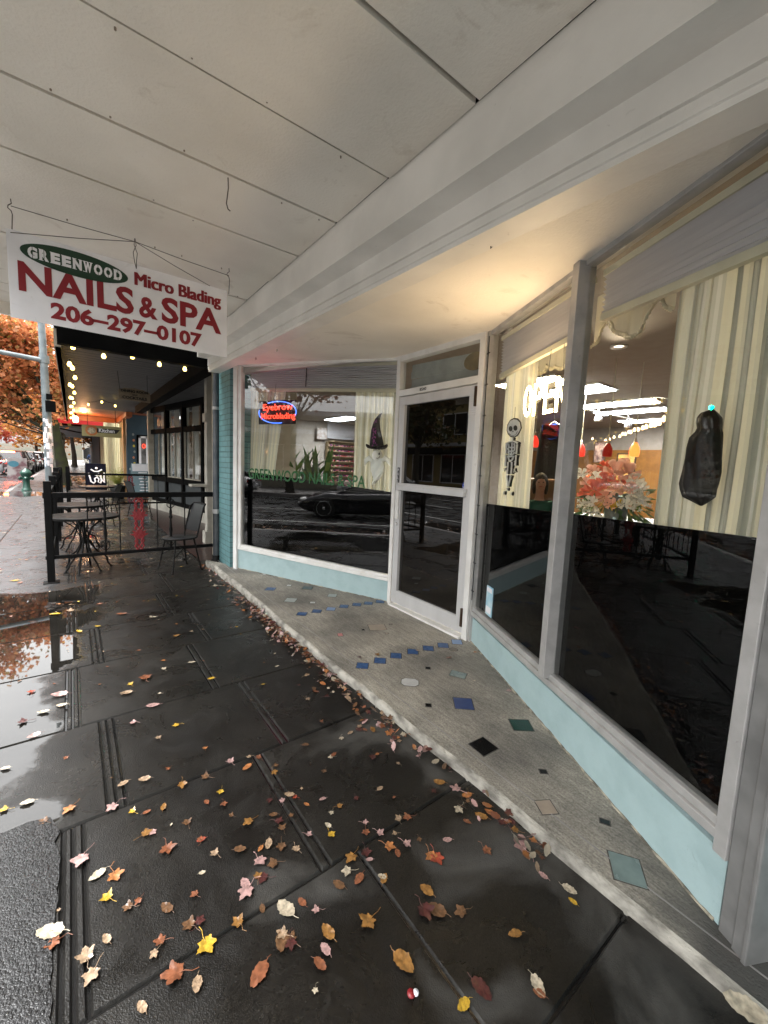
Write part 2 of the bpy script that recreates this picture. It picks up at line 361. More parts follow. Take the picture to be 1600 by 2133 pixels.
def asphalt():
    m, t, b = nodes('wet_rough_asphalt'); L = t.links.new; g = N(t, 'ShaderNodeNewGeometry'); P = g.outputs['Position']
    v = N(t, 'ShaderNodeTexVoronoi'); v.inputs['Scale'].default_value = 150; v.inputs['Randomness'].default_value = 1; L(P, v.inputs['Vector'])
    v2 = N(t, 'ShaderNodeTexVoronoi'); v2.inputs['Scale'].default_value = 320; L(P, v2.inputs['Vector'])
    n = N(t, 'ShaderNodeTexNoise'); n.inputs['Scale'].default_value = 6; n.inputs['Detail'].default_value = 8; L(P, n.inputs['Vector'])
    cr = N(t, 'ShaderNodeValToRGB'); e = cr.color_ramp.elements; e[0].position = .3; e[0].color = (.003,.003,.0031,1); e[1].position = .95; e[1].color = (.025,.025,.026,1); L(v.outputs['Color'], cr.inputs[0]); L(cr.outputs[0], b.inputs['Base Color'])
    a = N(t, 'ShaderNodeMath', operation='MULTIPLY_ADD'); L(v2.outputs['Distance'], a.inputs[0]); a.inputs[1].default_value = .5; L(v.outputs['Distance'], a.inputs[2])
    a2 = N(t, 'ShaderNodeMath', operation='MULTIPLY_ADD'); L(n.outputs[0], a2.inputs[0]); a2.inputs[1].default_value = -1.6; L(a.outputs[0], a2.inputs[2])
    bp = N(t, 'ShaderNodeBump'); bp.invert = True; bp.inputs['Strength'].default_value = .5; bp.inputs['Distance'].default_value = .0022; L(a2.outputs[0], bp.inputs['Height']); L(bp.outputs[0], b.inputs['Normal'])
    rr_ = N(t, 'ShaderNodeMapRange'); rr_.inputs['To Min'].default_value = .08; rr_.inputs['To Max'].default_value = .5; L(n.outputs[0], rr_.inputs[0]); L(rr_.outputs[0], b.inputs['Roughness']); return m
M['asph'] = asphalt()
M['road'] = pm('wet_road', (.035,.035,.036), (.058,.058,.058), scale=3, rough=.15, rough2=.4, bump=.3, bscale=90)
M['curb'] = pm('curb_concrete', (.22,.21,.20), (.15,.145,.14), scale=6, rough=.5, bump=.3)
M['paintw'] = pm('road_paint', (.6,.6,.58), (.45,.45,.43), scale=20, rough=.4)
def slabmat():
    m, t, b = nodes('step_concrete'); L = t.links.new
    g = N(t, 'ShaderNodeNewGeometry'); P = g.outputs['Position']
    mp = N(t, 'ShaderNodeMapping'); mp.inputs['Scale'].default_value = (9, 1.3, 1); L(P, mp.inputs[0])
    a = N(t, 'ShaderNodeTexNoise'); a.inputs['Scale'].default_value = 9; a.inputs['Detail'].default_value = 6; L(mp.outputs[0], a.inputs['Vector'])
    c = N(t, 'ShaderNodeTexNoise'); c.inputs['Scale'].default_value = 2.2; c.inputs['Detail'].default_value = 7; L(P, c.inputs['Vector'])
    f = N(t, 'ShaderNodeTexNoise'); f.inputs['Scale'].default_value = 120; f.inputs['Detail'].default_value = 3; L(P, f.inputs['Vector'])
    r1 = N(t, 'ShaderNodeValToRGB'); e = r1.color_ramp.elements; e[0].position = .36; e[0].color = (.205,.194,.172,1); e[1].position = .66; e[1].color = (.29,.277,.247,1); L(a.outputs[0], r1.inputs[0])
    r2 = N(t, 'ShaderNodeValToRGB'); e = r2.color_ramp.elements; e[0].position = .33; e[0].color = (.50,.49,.48,1); e[1].position = .68; e[1].color = (1.15,1.12,1.05,1); L(c.outputs[0], r2.inputs[0])
    mu = N(t, 'ShaderNodeMix'); mu.data_type = 'RGBA'; mu.blend_type = 'MULTIPLY'; mu.inputs[0].default_value = 1; L(r1.outputs[0], mu.inputs[6]); L(r2.outputs[0], mu.inputs[7])
    r3 = N(t, 'ShaderNodeValToRGB'); e = r3.color_ramp.elements; e[0].position = .36; e[0].color = (.76,.76,.76,1); e[1].position = .62; e[1].color = (1.2,1.2,1.2,1); L(f.outputs[0], r3.inputs[0])
    m3 = N(t, 'ShaderNodeMix'); m3.data_type = 'RGBA'; m3.blend_type = 'MULTIPLY'; m3.inputs[0].default_value = 1; L(mu.outputs[2], m3.inputs[6]); L(r3.outputs[0], m3.inputs[7])
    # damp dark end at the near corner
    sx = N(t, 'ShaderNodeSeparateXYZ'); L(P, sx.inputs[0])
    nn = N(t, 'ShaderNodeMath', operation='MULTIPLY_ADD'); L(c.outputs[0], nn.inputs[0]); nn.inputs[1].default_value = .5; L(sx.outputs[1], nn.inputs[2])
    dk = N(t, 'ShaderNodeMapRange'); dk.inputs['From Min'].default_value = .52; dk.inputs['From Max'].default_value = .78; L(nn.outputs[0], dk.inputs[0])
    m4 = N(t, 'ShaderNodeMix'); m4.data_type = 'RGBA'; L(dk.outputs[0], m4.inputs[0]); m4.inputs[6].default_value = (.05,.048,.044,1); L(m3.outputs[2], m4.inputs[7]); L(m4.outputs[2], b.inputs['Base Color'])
    b.inputs['Roughness'].default_value = .75
    ad = N(t, 'ShaderNodeMath', operation='ADD'); L(a.outputs[0], ad.inputs[0]); L(f.outputs[0], ad.inputs[1])
    bp = N(t, 'ShaderNodeBump'); bp.inputs['Strength'].default_value = .45; bp.inputs['Distance'].default_value = .008; L(ad.outputs[0], bp.inputs['Height']); L(bp.outputs[0], b.inputs['Normal'])
    return m
M['slab'] = slabmat()
M['nosing'] = pm('worn_painted_nosing', (.36,.345,.30), (.13,.122,.105), scale=16, rough=.75, bump=.9, bscale=60, contrast=(.40,.66), stretch=(1,.6,1), detail=10)
M['brickred'] = None
def brick(name, c1, c2, mortar, scale=1.0, bw=.2, rh=.065, wet=.6, floor=False, axis='xz'):
    m, t, b = nodes(name); L = t.links.new
    g = N(t, 'ShaderNodeNewGeometry'); sx = N(t, 'ShaderNodeSeparateXYZ'); L(g.outputs['Position'], sx.inputs[0])
    cb = N(t, 'ShaderNodeCombineXYZ')
    a, c = {'xz': (0, 2), 'yz': (1, 2), 'xy': (0, 1)}[axis]
    L(sx.outputs[a], cb.inputs[0]); L(sx.outputs[c], cb.inputs[1])
    br = N(t, 'ShaderNodeTexBrick'); br.inputs['Scale'].default_value = 1; br.inputs['Brick Width'].default_value = bw; br.inputs['Row Height'].default_value = rh; br.inputs['Mortar Size'].default_value = .006; br.inputs['Mortar Smooth'].default_value = .4
    br.inputs['Color1'].default_value = rgb(c1); br.inputs['Color2'].default_value = rgb(c2); br.inputs['Mortar'].default_value = rgb(mortar); L(cb.outputs[0], br.inputs['Vector'])
    L(br.outputs[0], b.inputs['Base Color']); b.inputs['Roughness'].default_value = wet
    bp = N(t, 'ShaderNodeBump'); bp.inputs['Strength'].default_value = .8; bp.inputs['Distance'].default_value = .008; bp.invert = True; L(br.outputs['Fac'], bp.inputs['Height']); L(bp.outputs[0], b.inputs['Normal'])
    return m
M['brickred'] = brick('red_paver', (.035,.011,.008), (.024,.0095,.0075), (.008,.008,.007), bw=.2, rh=.1, wet=.3, axis='xy')
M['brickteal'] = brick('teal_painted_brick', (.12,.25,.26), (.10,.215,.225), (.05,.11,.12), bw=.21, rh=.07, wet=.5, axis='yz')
# ---------------------------------------------------------------- the ground
def structure(o): o['kind'] = 'structure'; return o
YJ = [-3.4,-2.7,-1.9,-1.05,-.3,.46,1.19,1.93,2.68,3.47,4.22,5.0,5.9,6.8,7.6,8.5,9.4,10.3,11.2,12.1,13]
w = MB(); ZT = 0.0
def slab(x0, x1, y0, y1):
    g_ = .004; bv = .006; dp = .009
    o = [(x0+g_,y0+g_),(x1-g_,y0+g_),(x1-g_,y1-g_),(x0+g_,y1-g_)]; i = [(x0+g_+bv,y0+g_+bv),(x1-g_-bv,y0+g_+bv),(x1-g_-bv,y1-g_-bv),(x0+g_+bv,y1-g_-bv)]
    w.add([(a,b,-dp) for a,b in o]+[(a,b,0) for a,b in i], [(4,5,6,7)]+[(k,(k+1)%4,4+(k+1)%4,4+k) for k in range(4)])
for i in range(len(YJ)-1):
    a = i % 2 == (YJ.index(1.93) % 2)
    xs = [-1.9, -1.0] + ([.075,.108,.14] if a else [-.075,-.045,-.012]) + ([.85,.885] if a else [.69,.73]) + [1.6]
    if YJ[i] < 1.1: xs = [-1.9,-1.0,-.075,-.045,.84,1.6] if YJ[i] > .4 else [-1.9,-1.0,-.05,.84,1.6]
    for j in range(len(xs)-1): slab(xs[j], xs[j+1], YJ[i], YJ[i+1])
slab(-1.9, 3.4, 13, 70); slab(-1.9, 3.4, -12, -3.4)
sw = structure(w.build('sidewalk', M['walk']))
w = MB(); w.add([(-400,-400,-.30),(400,-400,-.30),(400,400,-.30),(-400,400,-.30)], [(0,1,2,3)]); structure(w.build('ground', M['curb']))
w = MB(); w.box(-1.9, 2.75, -12, 13, -.29, -.009); structure(w.build('sidewalk_bed', M['groove']))
w = MB(); w.add([(-60,19.5,-.151),(-2.05,19.5,-.151),(-2.05,30,-.151),(-60,30,-.151)], [(0,1,2,3)])
w = MB(); w.add([(-13,-60,-.15),(-2.05,-60,-.15),(-2.05,260,-.15),(-13,260,-.15)], [(0,1,2,3)]); structure(w.build('road', M['road']))
w = MB()
for y in range(-20, 120, 1): 
    if y % 6 < 3: w.add([(-7.56,y,-.146),(-7.44,y,-.146),(-7.44,y+1,-.146),(-7.56,y+1,-.146)], [(0,1,2,3)])
w.add([(-4.45,-30,-.146),(-4.35,-30,-.146),(-4.35,24,-.146),(-4.45,24,-.146)], [(0,1,2,3)])
w.add([(-10.65,-30,-.146),(-10.55,-30,-.146),(-10.55,100,-.146),(-10.65,100,-.146)], [(0,1,2,3)])
structure(w.build('road_markings', M['paintw']))
w = MB(); w.box(-2.05,-1.9,-60,200,-.29,.0); w.box(-13.15,-13,-60,200,-.29,.0); structure(w.build('curb', M['curb'], bevel=.015))
w = MB(); w.add([(-18,-60,-.004),(-13.15,-60,-.004),(-13.15,200,-.004),(-18,200,-.004)], [(0,1,2,3)]); structure(w.build('far_sidewalk', M['curb']))
w = MB(); rh = random.Random(41)
hz_ = lambda x: 7+2.5*math.sin(x*.035)+1.5*math.sin(x*.11)
w.grid(lambda u, v: Vector((-160+320*u, 150+40*v, -.3+hz_(-160+320*u)*min(1, v*2.2)+rh.uniform(-.4,.4)*v)), 90, 6)
w.grid(lambda u, v: Vector((-60-40*v, -150+300*u, -.3+hz_(400*u)*min(1, v*2.2)+rh.uniform(-.4,.4)*v)), 90, 6)
structure(w.build('added_backdrop_hill', pm('added_hill_brown', (.05,.03,.015), (.02,.024,.012), scale=.25, rough=.9)))  # backdrop added to keep the bright horizon out of the window reflections
# rough asphalt patch at the lower left
rr = random.Random(3); edge = []
y = -.6
while y < 1.93:
    edge.append((-.095+rr.uniform(-.012,.012)-(.05 if y < .9 else 0), y)); y += .045
top = [(x, 1.93+rr.uniform(-.03,.04)+.1*math.sin(-x*5)) for x in np.arange(-.12,-1.9,-.07)]
w = MB(); poly = [(-1.9,-.6)]+edge+top
w.add([(a,b,.007) for a,b in poly]+[(a,b,-.003) for a,b in poly], [tuple(range(len(poly)))]+[(i,(i+1)%len(poly),len(poly)+(i+1)%len(poly),len(poly)+i) for i in range(len(poly))])
structure(w.build('asphalt_patch', M['asph']))
# puddle
def blob(cx_, cy_, rx, ry, n, seed, jag=.12):
    r_ = random.Random(seed); ph = [r_.uniform(0,6.28) for _ in range(6)]
    return [(cx_+rx*math.cos(t)*(1+jag*sum(math.sin(k*t*2+ph[k])/(k+1) for k in range(6))), cy_+ry*math.sin(t)*(1+jag*sum(math.sin(k*t*2+ph[k])/(k+1) for k in range(6)))) for t in [2*math.pi*i/n for i in range(n)]]
def sheet(poly, z, name, mat):
    q = MB(); q.add([(a,b,z) for a,b in poly], [tuple(range(len(poly)))]); return structure(q.build(name, mat))
pud = [gz(q) for q in [(-60,1236),(0,1234),(60,1228),(110,1240),(150,1262),(182,1290),(200,1330),(205,1372),(170,1392),(150,1402),(160,1420),(128,1445),(112,1470),(90,1500),(95,1530),(60,1548),(20,1575),(-20,1600),(-80,1640),(-400,1700)]]
pp = []
for a, b in zip(pud, pud[1:]):
    for k in range(5): c = a.lerp(b, k/5); pp.append((c.x+rr.uniform(-.012,.012), c.y+rr.uniform(-.015,.015)))
pp += [(-1.85,2.3),(-1.85,5.7)]
pp = [gz(q) for q in [(-100,1640),(-20,1640),(60,1632),(112,1648),(132,1672),(140,1700),(120,1712),(112,1690),(80,1684),(20,1700),(-100,1740)]]
sheet(blob(-1.5, 19.5, .9, 1.2, 50, 9, .2), .0017, 'puddle', M['water'])
sheet(blob(-3.0, 5.5, .8, 5, 60, 15), -.147, 'gutter_puddle', M['water'])
sheet(blob(-2.9, 16, .6, 4, 60, 16), -.147, 'gutter_puddle', M['water'])
# red paving in front of the restaurant
sheet([(1.47,6.35),(2.7,6.35),(2.7,14.6),(1.9,14.6),(1.55,12),(1.45,9)], .004, 'brick_paving', M['brickred'])

# ---------------------------------------------------------------- shop entrance step with its glass and stone tiles
L0 = gz((491,1183), .08); L1 = gz((807,1252), .07); R0 = gz((979,1332), .06); R3 = gz((1499,1927), .04)
FL = Fr(L0, L1); FR = Fr(R0, R3); FD = Fr((2.658, 3.33), (2.658, 2.215))
zs = lambda y: .032+.0095*y
step = thing('entrance_step', 'worn concrete entrance step with inlaid tiles before the nail shop door', 'step', (1.47, 2.5, 0))
w = MB()
fx = lambda y: 1.468+.012*math.sin(y*1.7)+.006*math.sin(y*7)
ys = [-1.2+.1*i for i in range(73)]
back = lambda y: (R3.x+.0 if y < R3.y else (R3.x+(R0.x-R3.x)*(y-R3.y)/(R0.y-R3.y) if y < R0.y else (2.66 if y < L1.y else L1.x+(L0.x-L1.x)*(y-L1.y)/(L0.y-L1.y))))+.06
for a, b in zip(ys, ys[1:]):
    w.add([(fx(a)+.03,a,zs(a)),(back(a),a,zs(a)),(back(b),b,zs(b)),(fx(b)+.03,b,zs(b))], [(0,1,2,3)])
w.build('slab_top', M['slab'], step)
w = MB()
for i, (a, b) in enumerate(zip(ys, ys[1:])):
    def ring(y):
        j = .002*math.sin(y*23)+.0015*math.sin(y*61)
        return [(fx(y)+.031,y,zs(y)+.0005),(fx(y)+.016,y,zs(y)-.002+j*.1),(fx(y)+.004+j*.4,y,zs(y)-.012),(fx(y)+j*.6,y,zs(y)-.03),(fx(y)+.004,y,-.02)]
    A, B = ring(a), ring(b); w.add(A+B, [(k+1,k,k+5,k+6) for k in range(4)], 0, True)
w.build('nosing', M['nosing'], step)
w = MB()
for a, b in zip(ys, ys[1:]):
    if a > -.3: w.bar((1.60-.012*(a-2.5)*0-.0,a,zs(a)+.0004),(1.60,b,zs(b)+.0004),.006,.001)
w.build('score_line', M['curb'], step)
TM = {'blue': pm('tile_blue', (.022,.07,.18), (.018,.055,.15), scale=40, rough=.3, rough2=.5), 'white': pm('tile_white', (.42,.42,.41), (.34,.34,.33), scale=30, rough=.35),
 'pale': pm('tile_pale', (.24,.27,.255), (.2,.22,.21), scale=30, rough=.3), 'black': pm('tile_black', (.003,.003,.003), (.008,.008,.008), scale=50, rough=.2),
 'green': pm('tile_green', (.003,.03,.02), (.0025,.022,.015), scale=30, rough=.25), 'navy': pm('tile_navy', (.018,.035,.11), (.025,.045,.13), scale=30, rough=.3), 'pink': pm('tile_pink', (.42,.16,.15), rough=.4),
 'tan': pm('tile_tan', (.27,.22,.17), (.22,.18,.14), scale=20, rough=.5), 'glass': pm('tile_glass', (.15,.195,.185), (.11,.15,.145), scale=14, rough=.12, rough2=.3), 'brown': pm('tile_brown', (.09,.075,.055), (.14,.12,.1), scale=60, rough=.5), 'sky': pm('tile_sky', (.13,.21,.36), rough=.35)}
M['grout'] = pm('tile_grout', (.075,.07,.06), (.04,.038,.033), scale=60, rough=.9)
def tile(q, col, a, b=None, ang=-40, k=4, lab=None):
    p = gz(q, .05); b = b or a; z = zs(p.y); w = MB()
    if k == 4: pl = [(-a,-b),(a,-b),(a,b),(-a,b)]
    elif k == 8: pl = [(-a,-b*.5),(-a*.6,-b),(a*.6,-b),(a,-b*.5),(a,b*.5),(a*.6,b),(-a*.6,b),(-a,b*.5)]
    else: pl = [(a*math.cos(6.283*i/16), b*math.sin(6.283*i/16)) for i in range(16)]
    u = Vector((math.cos(rad(ang)), math.sin(rad(ang)), .0)); v = Vector((-u.y, u.x, 0)); v.z = .0095*v.y; u.z = .0095*u.y
    w.prism(pl, (p.x, p.y, z-.008), u, v, (0,0,.010))
    w.prism([(x_*(1+.005/a), y_*(1+.005/b)) for x_, y_ in pl], (p.x, p.y, z-.008), u, v, (0,0,.0088), 1)
    o = w.build('tile', [TM[col], M['grout']], step)
    if lab: o['label'] = lab
for i, (x, y) in enumerate([(540,348),(628,332),(712,319),(790,303),(866,292),(935,284),(1005,274)]): tile(z5(x,y), 'blue' if i != 2 else 'sky', .042, lab='blue square tile')
for i, (x, y) in enumerate([(900,651),(1005,621),(1100,591),(1200,567),(1292,547),(1380,529),(1462,509)]): tile(z5(x,y), 'blue' if i < 6 else 'sky', .041, lab='blue square tile')
for x, y, c, a, b, an, k, lab in [(328,114,'white',.05,.05,-40,16,'round white tile'),(353,203,'blue',.05,.05,-40,4,'blue square tile'),(463,182,'white',.024,.024,-40,4,'small white tile'),(573,196,'black',.055,.055,-40,4,'black tile with round mark'),
  (473,268,'pale',.055,.055,-40,4,'pale grey green tile'),(604,282,'white',.026,.02,-30,4,'small white tile'),(720,240,'pale',.046,.046,-40,4,'pale grey tile'),(768,470,'pink',.02,.026,-20,4,'small pink tile'),(988,425,'tan',.075,.06,-25,4,'large tan stone tile'),
  (905,440,'black',.009,.009,-20,4,'tiny black tile'),(1068,407,'brown',.012,.009,-20,4,'tiny brown tile'),(1045,460,'tan',.012,.012,-20,4,'tiny tan tile'),(1183,747,'white',.058,.046,-42,8,'white octagonal tile'),(1470,700,'glass',.055,.04,-60,4,'cracked glass tile'),
  (1442,553,'brown',.03,.03,0,16,'round brown tile'),(1290,663,'black',.015,.015,-40,4,'tiny black tile'),(1293,882,'black',.016,.016,-40,4,'tiny black tile'),(142,86,'white',.03,.02,-40,4,'small white tile')]: tile(z5(x,y), c, a, b, an, k, lab)
for x, y, c, a, b, an, k, lab in [(150,514,'navy',.057,.059,-40,4,'dark blue square tile'),(425,614,'green',.057,.05,-37,4,'dark green tile'),(245,715,'black',.055,.053,-3,4,'black square tile'),(530,832,'black',.016,.012,-40,4,'small black tile'),
  (545,1000,'tan',.035,.035,-30,4,'tan stone tile'),(825,1068,'black',.018,.012,-60,4,'small black tile'),(930,1290,'glass',.053,.058,-55,4,'large frosted glass tile')]: tile(z6(x,y), c, a, b, an, k, lab)
# ---------------------------------------------------------------- the nail shop building
shop = thing('shop_building', 'nail shop with pale teal walls and slanted aluminium shop windows', 'shop', (1.7, 2.5, 0))
zh = lambda y: 2.515+.023*y           # bottom of header
zk = lambda y: 2.69+.025*y            # top of header face
zb = lambda y: 2.695+.020*y           # underside of beam
zc = lambda y: 2.97+.006*y            # soffit
zt = lambda y: 2.592 if y < 3.34 else 2.592+(y-3.34)*.055
YE = 5.88
def sweep(mb, prof, y0, y1, step_=.5, mi=0):
    ys_ = [y0+(y1-y0)*i/int((y1-y0)/step_+1) for i in range(int((y1-y0)/step_+1)+1)]
    for a, b in zip(ys_, ys_[1:]):
        A = prof(a); B = prof(b); k = len(A)
        mb.add([(x,a,z) for x, z in A]+[(x,b,z) for x, z in B], [(i,i+1,k+i+1,k+i) for i in range(k-1)], mi)
    A = prof(y1); 
    mb.add([(x,y1,z) for x, z in A], [tuple(range(len(A)))], mi)
w = MB()
def hp(y):
    b, t = zh(y), zk(y); h = t-b
    return [(1.62,b+.002),(1.478,b),(1.478,b+.12*h),(1.470,b+.135*h),(1.470,b+.36*h),(1.478,b+.37*h),(1.478,b+.39*h),(1.466,b+.41*h),(1.466,t+.02)]
sweep(w, hp, -6, YE); w.build('header_fascia', M['beam'], shop)
w = MB()
def bp_(y):
    b, t = zb(y), zc(y); h = t-b
    return [(1.47,b),(1.338,b),(1.338,b+.68*h),(1.350,b+.70*h),(1.350,b+.88*h),(1.362,b+.90*h),(1.362,t+.01)]
sweep(w, bp_, -6, YE); w.build('beam', M['beam'], shop)
w = MB(); sm = [-6,-5.2,-4.5,-3.8,-3.1,-2.4,-1.7,-1.05,-.45,.1,.68,1.265,1.85,2.38,2.92,3.48,4.02,4.6,5.2,YE-.02]
for a, b in zip(sm, sm[1:]):
    dz_ = (.004, -.002, .003, 0, -.003)[sm.index(a) % 5]; w.box(-.85, 1.352, a+.010, b-.010, zc(a)+dz_, zc(a)+.03)
can = w.build('canopy_soffit', M['soffit'], shop)
w = MB(); rn = random.Random(17)
for yy in sm[6:-1]:
    for k_ in range(7):
        x_ = -.3+.26*k_+rn.uniform(-.09,.09); z_ = zc(yy)-.006
        if rn.random() < .6: w.lathe([(0,0),(.004,.0),(.004,.012),(0,.012)], (x_, yy+rn.choice((-.03,.035)), z_), 6)
o = w.build('nail_heads', M['wire0'], shop); o['kind'] = 'stuff'
w = MB(); w.box(-.91,1.45,-6,YE,zc(0)+.045,zc(0)+.20); w.build('canopy_deck', M['dark'], shop)
w = MB(); w.box(-.91,-.85,-6,YE,2.80,3.2); w.box(-.85,1.33,YE-.05,YE,2.885,3.2); w.build('canopy_fascia', M['soffit'], shop)
# recess ceiling
w = MB()
yl = [-1.0+.2*i for i in range(33)]
for a, b in zip(yl, yl[1:]):
    bx = lambda y: back(min(y, 5.4))+.02
    w.add([(1.478,a,zh(a)+.003),(bx(a),a,zt(a)+.004),(bx(b),b,zt(b)+.004),(1.478,b,zh(b)+.003)], [(0,1,2,3)])
w.build('recess_ceiling', M['soffit'], shop)
# kick walls
w = MB(); w.fbox(FL, 0.02, FL.len+.02, -.05, 0, -.02, .352, z0b=-.02, z1b=.300)
w.build('kick_wall', M['teal'], shop)
sB = FR.px(z6(1390,1225))[0]
w = MB(); w.fbox(FR, -.01, sB+.015, -.05, .0, -.02, .262, z0b=-.02, z1b=.285)
w.build('kick_wall', M['teal'], shop)
# dirty caulk bead along the foot of the kick walls
M['caulk'] = pm('dirty_caulk', (.34,.31,.24), (.10,.09,.07), scale=18, rough=.8, contrast=(.4,.6), detail=9)
for F_, s1_ in ((FL, FL.len), (FR, sB)):
    w = MB(); k_ = int(s1_/.05); w.tube([F_.P(s1_*i/k_, .002+.004*math.sin(i*1.7), zs(F_.P(s1_*i/k_,0,0).y)+.002) for i in range(k_+1)], [.006+.003*math.sin(i*2.3)*math.sin(i*.7) for i in range(k_+1)], 6); w.build('caulk_bead', M['caulk'], shop)
# left brick pillar + return wall, and wall right of the big window
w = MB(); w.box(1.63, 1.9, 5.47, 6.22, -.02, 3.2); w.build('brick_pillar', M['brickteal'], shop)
w = MB(); w.box(1.60, 1.632, 6.02, 6.20, -.02, 3.0); w.build('trim_board', M['cream'], shop)
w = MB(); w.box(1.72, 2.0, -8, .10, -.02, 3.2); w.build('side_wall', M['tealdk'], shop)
# bulkheads above the windows and upper storey
w = MB(); w.fbox(FL, -.1, FL.len, -.12, -.02, 2.60, 3.2); w.fbox(FR, -.05, FR.len+.1, -.12, -.02, 2.60, 3.2); w.box(2.66,2.8,2.1,3.4,2.60,3.2)
w.box(1.46, 12.6, -8, 12.6, 3.22, 6.2); w.box(12.5,12.6,-8,12.6,-.2,3.22); w.box(1.7,12.6,-8.1,-8,-.2,3.22); w.box(2.76,12.6,12.6,12.7,-.2,3.22)
w.build('upper_wall', M['beam'], shop)
# interior room shell: ceiling, floor, walls
M['iceil'] = pm('room_ceiling', (.36,.32,.27), (.33,.29,.24), rough=.8)
M['iwall'] = pm('room_wall', (.36,.31,.25), (.32,.27,.21), rough=.8)
M['ifloor'] = pm('room_floor', (.10,.07,.05), (.07,.05,.035), scale=4, rough=.35)
M['ibrown'] = pm('brown_panel', (.30,.13,.025), (.22,.09,.018), scale=6, rough=.4)
w = MB()
w.add([(1.5,-8,2.9),(12.5,-8,2.9),(12.5,6.2,2.9),(1.5,6.2,2.9)], [(0,1,2,3)], 0); w.add([(2.8,6.2,2.9),(12.5,6.2,2.9),(12.5,12.5,2.9),(2.8,12.5,2.9)], [(0,1,2,3)], 0)
w.add([(1.9,-8,.02),(12.5,-8,.02),(12.5,12.5,.02),(2.8,12.5,.02),(2.8,6.2,.02),(1.9,6.2,.02)], [(0,1,2,3,4,5)], 1)
w.add([(12.45,-8,0),(12.45,12.5,0),(12.45,12.5,3),(12.45,-8,3)], [(0,1,2,3)], 2); w.add([(2.8,12.4,0),(12.5,12.4,0),(12.5,12.4,3),(2.8,12.4,3)], [(0,1,2,3)], 2)
w.add([(2.8,6.21,0),(2.8,12.4,0),(2.8,12.4,3),(2.8,6.21,3)], [(0,1,2,3)], 2); w.add([(1.75,6.21,0),(2.8,6.21,0),(2.8,6.21,3),(1.75,6.21,3)], [(0,1,2,3)], 2)
w.add([(2.01,-8,0),(2.01,.12,0),(2.01,.12,3),(2.01,-8,3)], [(0,1,2,3)], 2)
w.box(12.38,12.44,3.6,8.2,.0,2.25,3); w.box(10.5,12.4,8.3,8.45,0,2.9,2)
w.build('interior_room', [M['iceil'], M['ifloor'], M['iwall'], M['ibrown']], shop)

# ---- windows: frame part with pane and backing as sub-parts
def window(F, s0, s1, zb0, zb1, zt0, zt1, fb0, fb1, mat, gl, label, parts=()):
    w = MB()
    # sill with stepped profile, head, (jambs added by caller through parts)
    w.fbox(F, s0, s1, -.045, .018, zb0-.055, zb0-.020, z0b=zb1-.055, z1b=zb1-.020)
    w.fbox(F, s0, s1, -.045, .004, zb0-.020, zb0+.012, z0b=zb1-.020, z1b=zb1+.012)
    w.fbox(F, s0, s1, -.045, .008, zt0-.022, zt0+.02, z0b=zt1-.022, z1b=zt1+.02)
    for a, b, n0, n1, c, d, e, f in parts: w.fbox(F, a, b, n0, n1, c, d, z0b=e, z1b=f)
    fr = w.build('window', mat, shop, bevel=.003); fr['label'] = label
    w = MB(); w.add([F.P(s0,-.02,zb0),F.P(s1,-.02,zb1),F.P(s1,-.02,zt1),F.P(s0,-.02,zt0)], [(0,1,2,3)])
    w.build('pane', gl, fr)
    w = MB(); w.fbox(F, s0, s1, -.06, -.052, zb0-.06, fb0, z0b=zb1-.06, z1b=fb1); w.build('black_backing', M['film'], fr)
    return fr
eL = FL.len
wl_ = window(FL, .0, eL, .40, .345, 2.70, 2.592, 1.375, 1.235, M['white'], M['glassw'], 'large window with white sill left of the door',
    [(-.02,.045,-.045,.03,.03,2.74,.03,2.74),(.045,.10,-.05,.012,.36,2.70,.36,2.70)])
sm0 = FR.px((1135,1400))[0]; sm1 = FR.px((1151,1403))[0]
sE = FR.px((1497,1690))[0]+.012
w2 = window(FR, .03, sm0, .345, .352, 2.585, 2.585, 1.235, 1.282, M['alud'], M['glass'], 'narrow window between the door and the mullion', [(-.012,.03,-.06,.02,.03,2.6,.03,2.6)])
w3 = window(FR, sm0+.001, sE, .352, .375, 2.585, 2.585, 1.285, 1.325, M['alud'], M['glass'], 'largest window at the right with slanted sill',
    [(sm0+.001,sm0+.055,-.055,.045,.34,2.6,.34,2.6),(sE,sE+.045,-.055,.022,.28,2.6,.28,2.6)])
w = MB(); e0 = sE+.046
w.fbox(FR, e0, e0+.05, -.06, .012, .0, 2.62); w.fbox(FR, e0+.05, e0+.085, -.06, .022, .0, 2.62); w.fbox(FR, e0+.085, e0+.10, -.3, .03, .0, 2.62)
w.build('end_pilaster', M['pilaster'], shop, bevel=.004)
# ---- door bay
DL = FD.len
w = MB()
w.fbox(FD, 0, .052, -.05, .03, .03, 2.6); w.fbox(FD, DL-.06, DL-.005, -.05, .03, .03, 2.6)
w.fbox(FD, .052, DL-.06, -.05, .028, 2.545, 2.6); w.fbox(FD, .052, DL-.06, -.05, .028, 2.205, 2.265)
w.fbox(FD, .052, DL-.06, -.05, .06, .03, .075)
df = w.build('door_frame', M['white'], shop, bevel=.003)
w = MB(); w.add([FD.P(.052,-.02,2.265),FD.P(DL-.06,-.02,2.265),FD.P(DL-.06,-.02,2.545),FD.P(.052,-.02,2.545)], [(0,1,2,3)]); w.build('transom_pane', M['glass'], df)
w = MB(); text(w, '8540', FD.P(.36,.031,2.222), FD.u, (0,0,1), .09, .027, .02); w.build('street_number', M['blk'], df)
w = MB(); s0, s1 = .058, DL-.066; ST = .075
w.fbox(FD, s0, s0+ST, -.03, .022, .095, 2.195); w.fbox(FD, s1-ST, s1, -.03, .022, .095, 2.195)
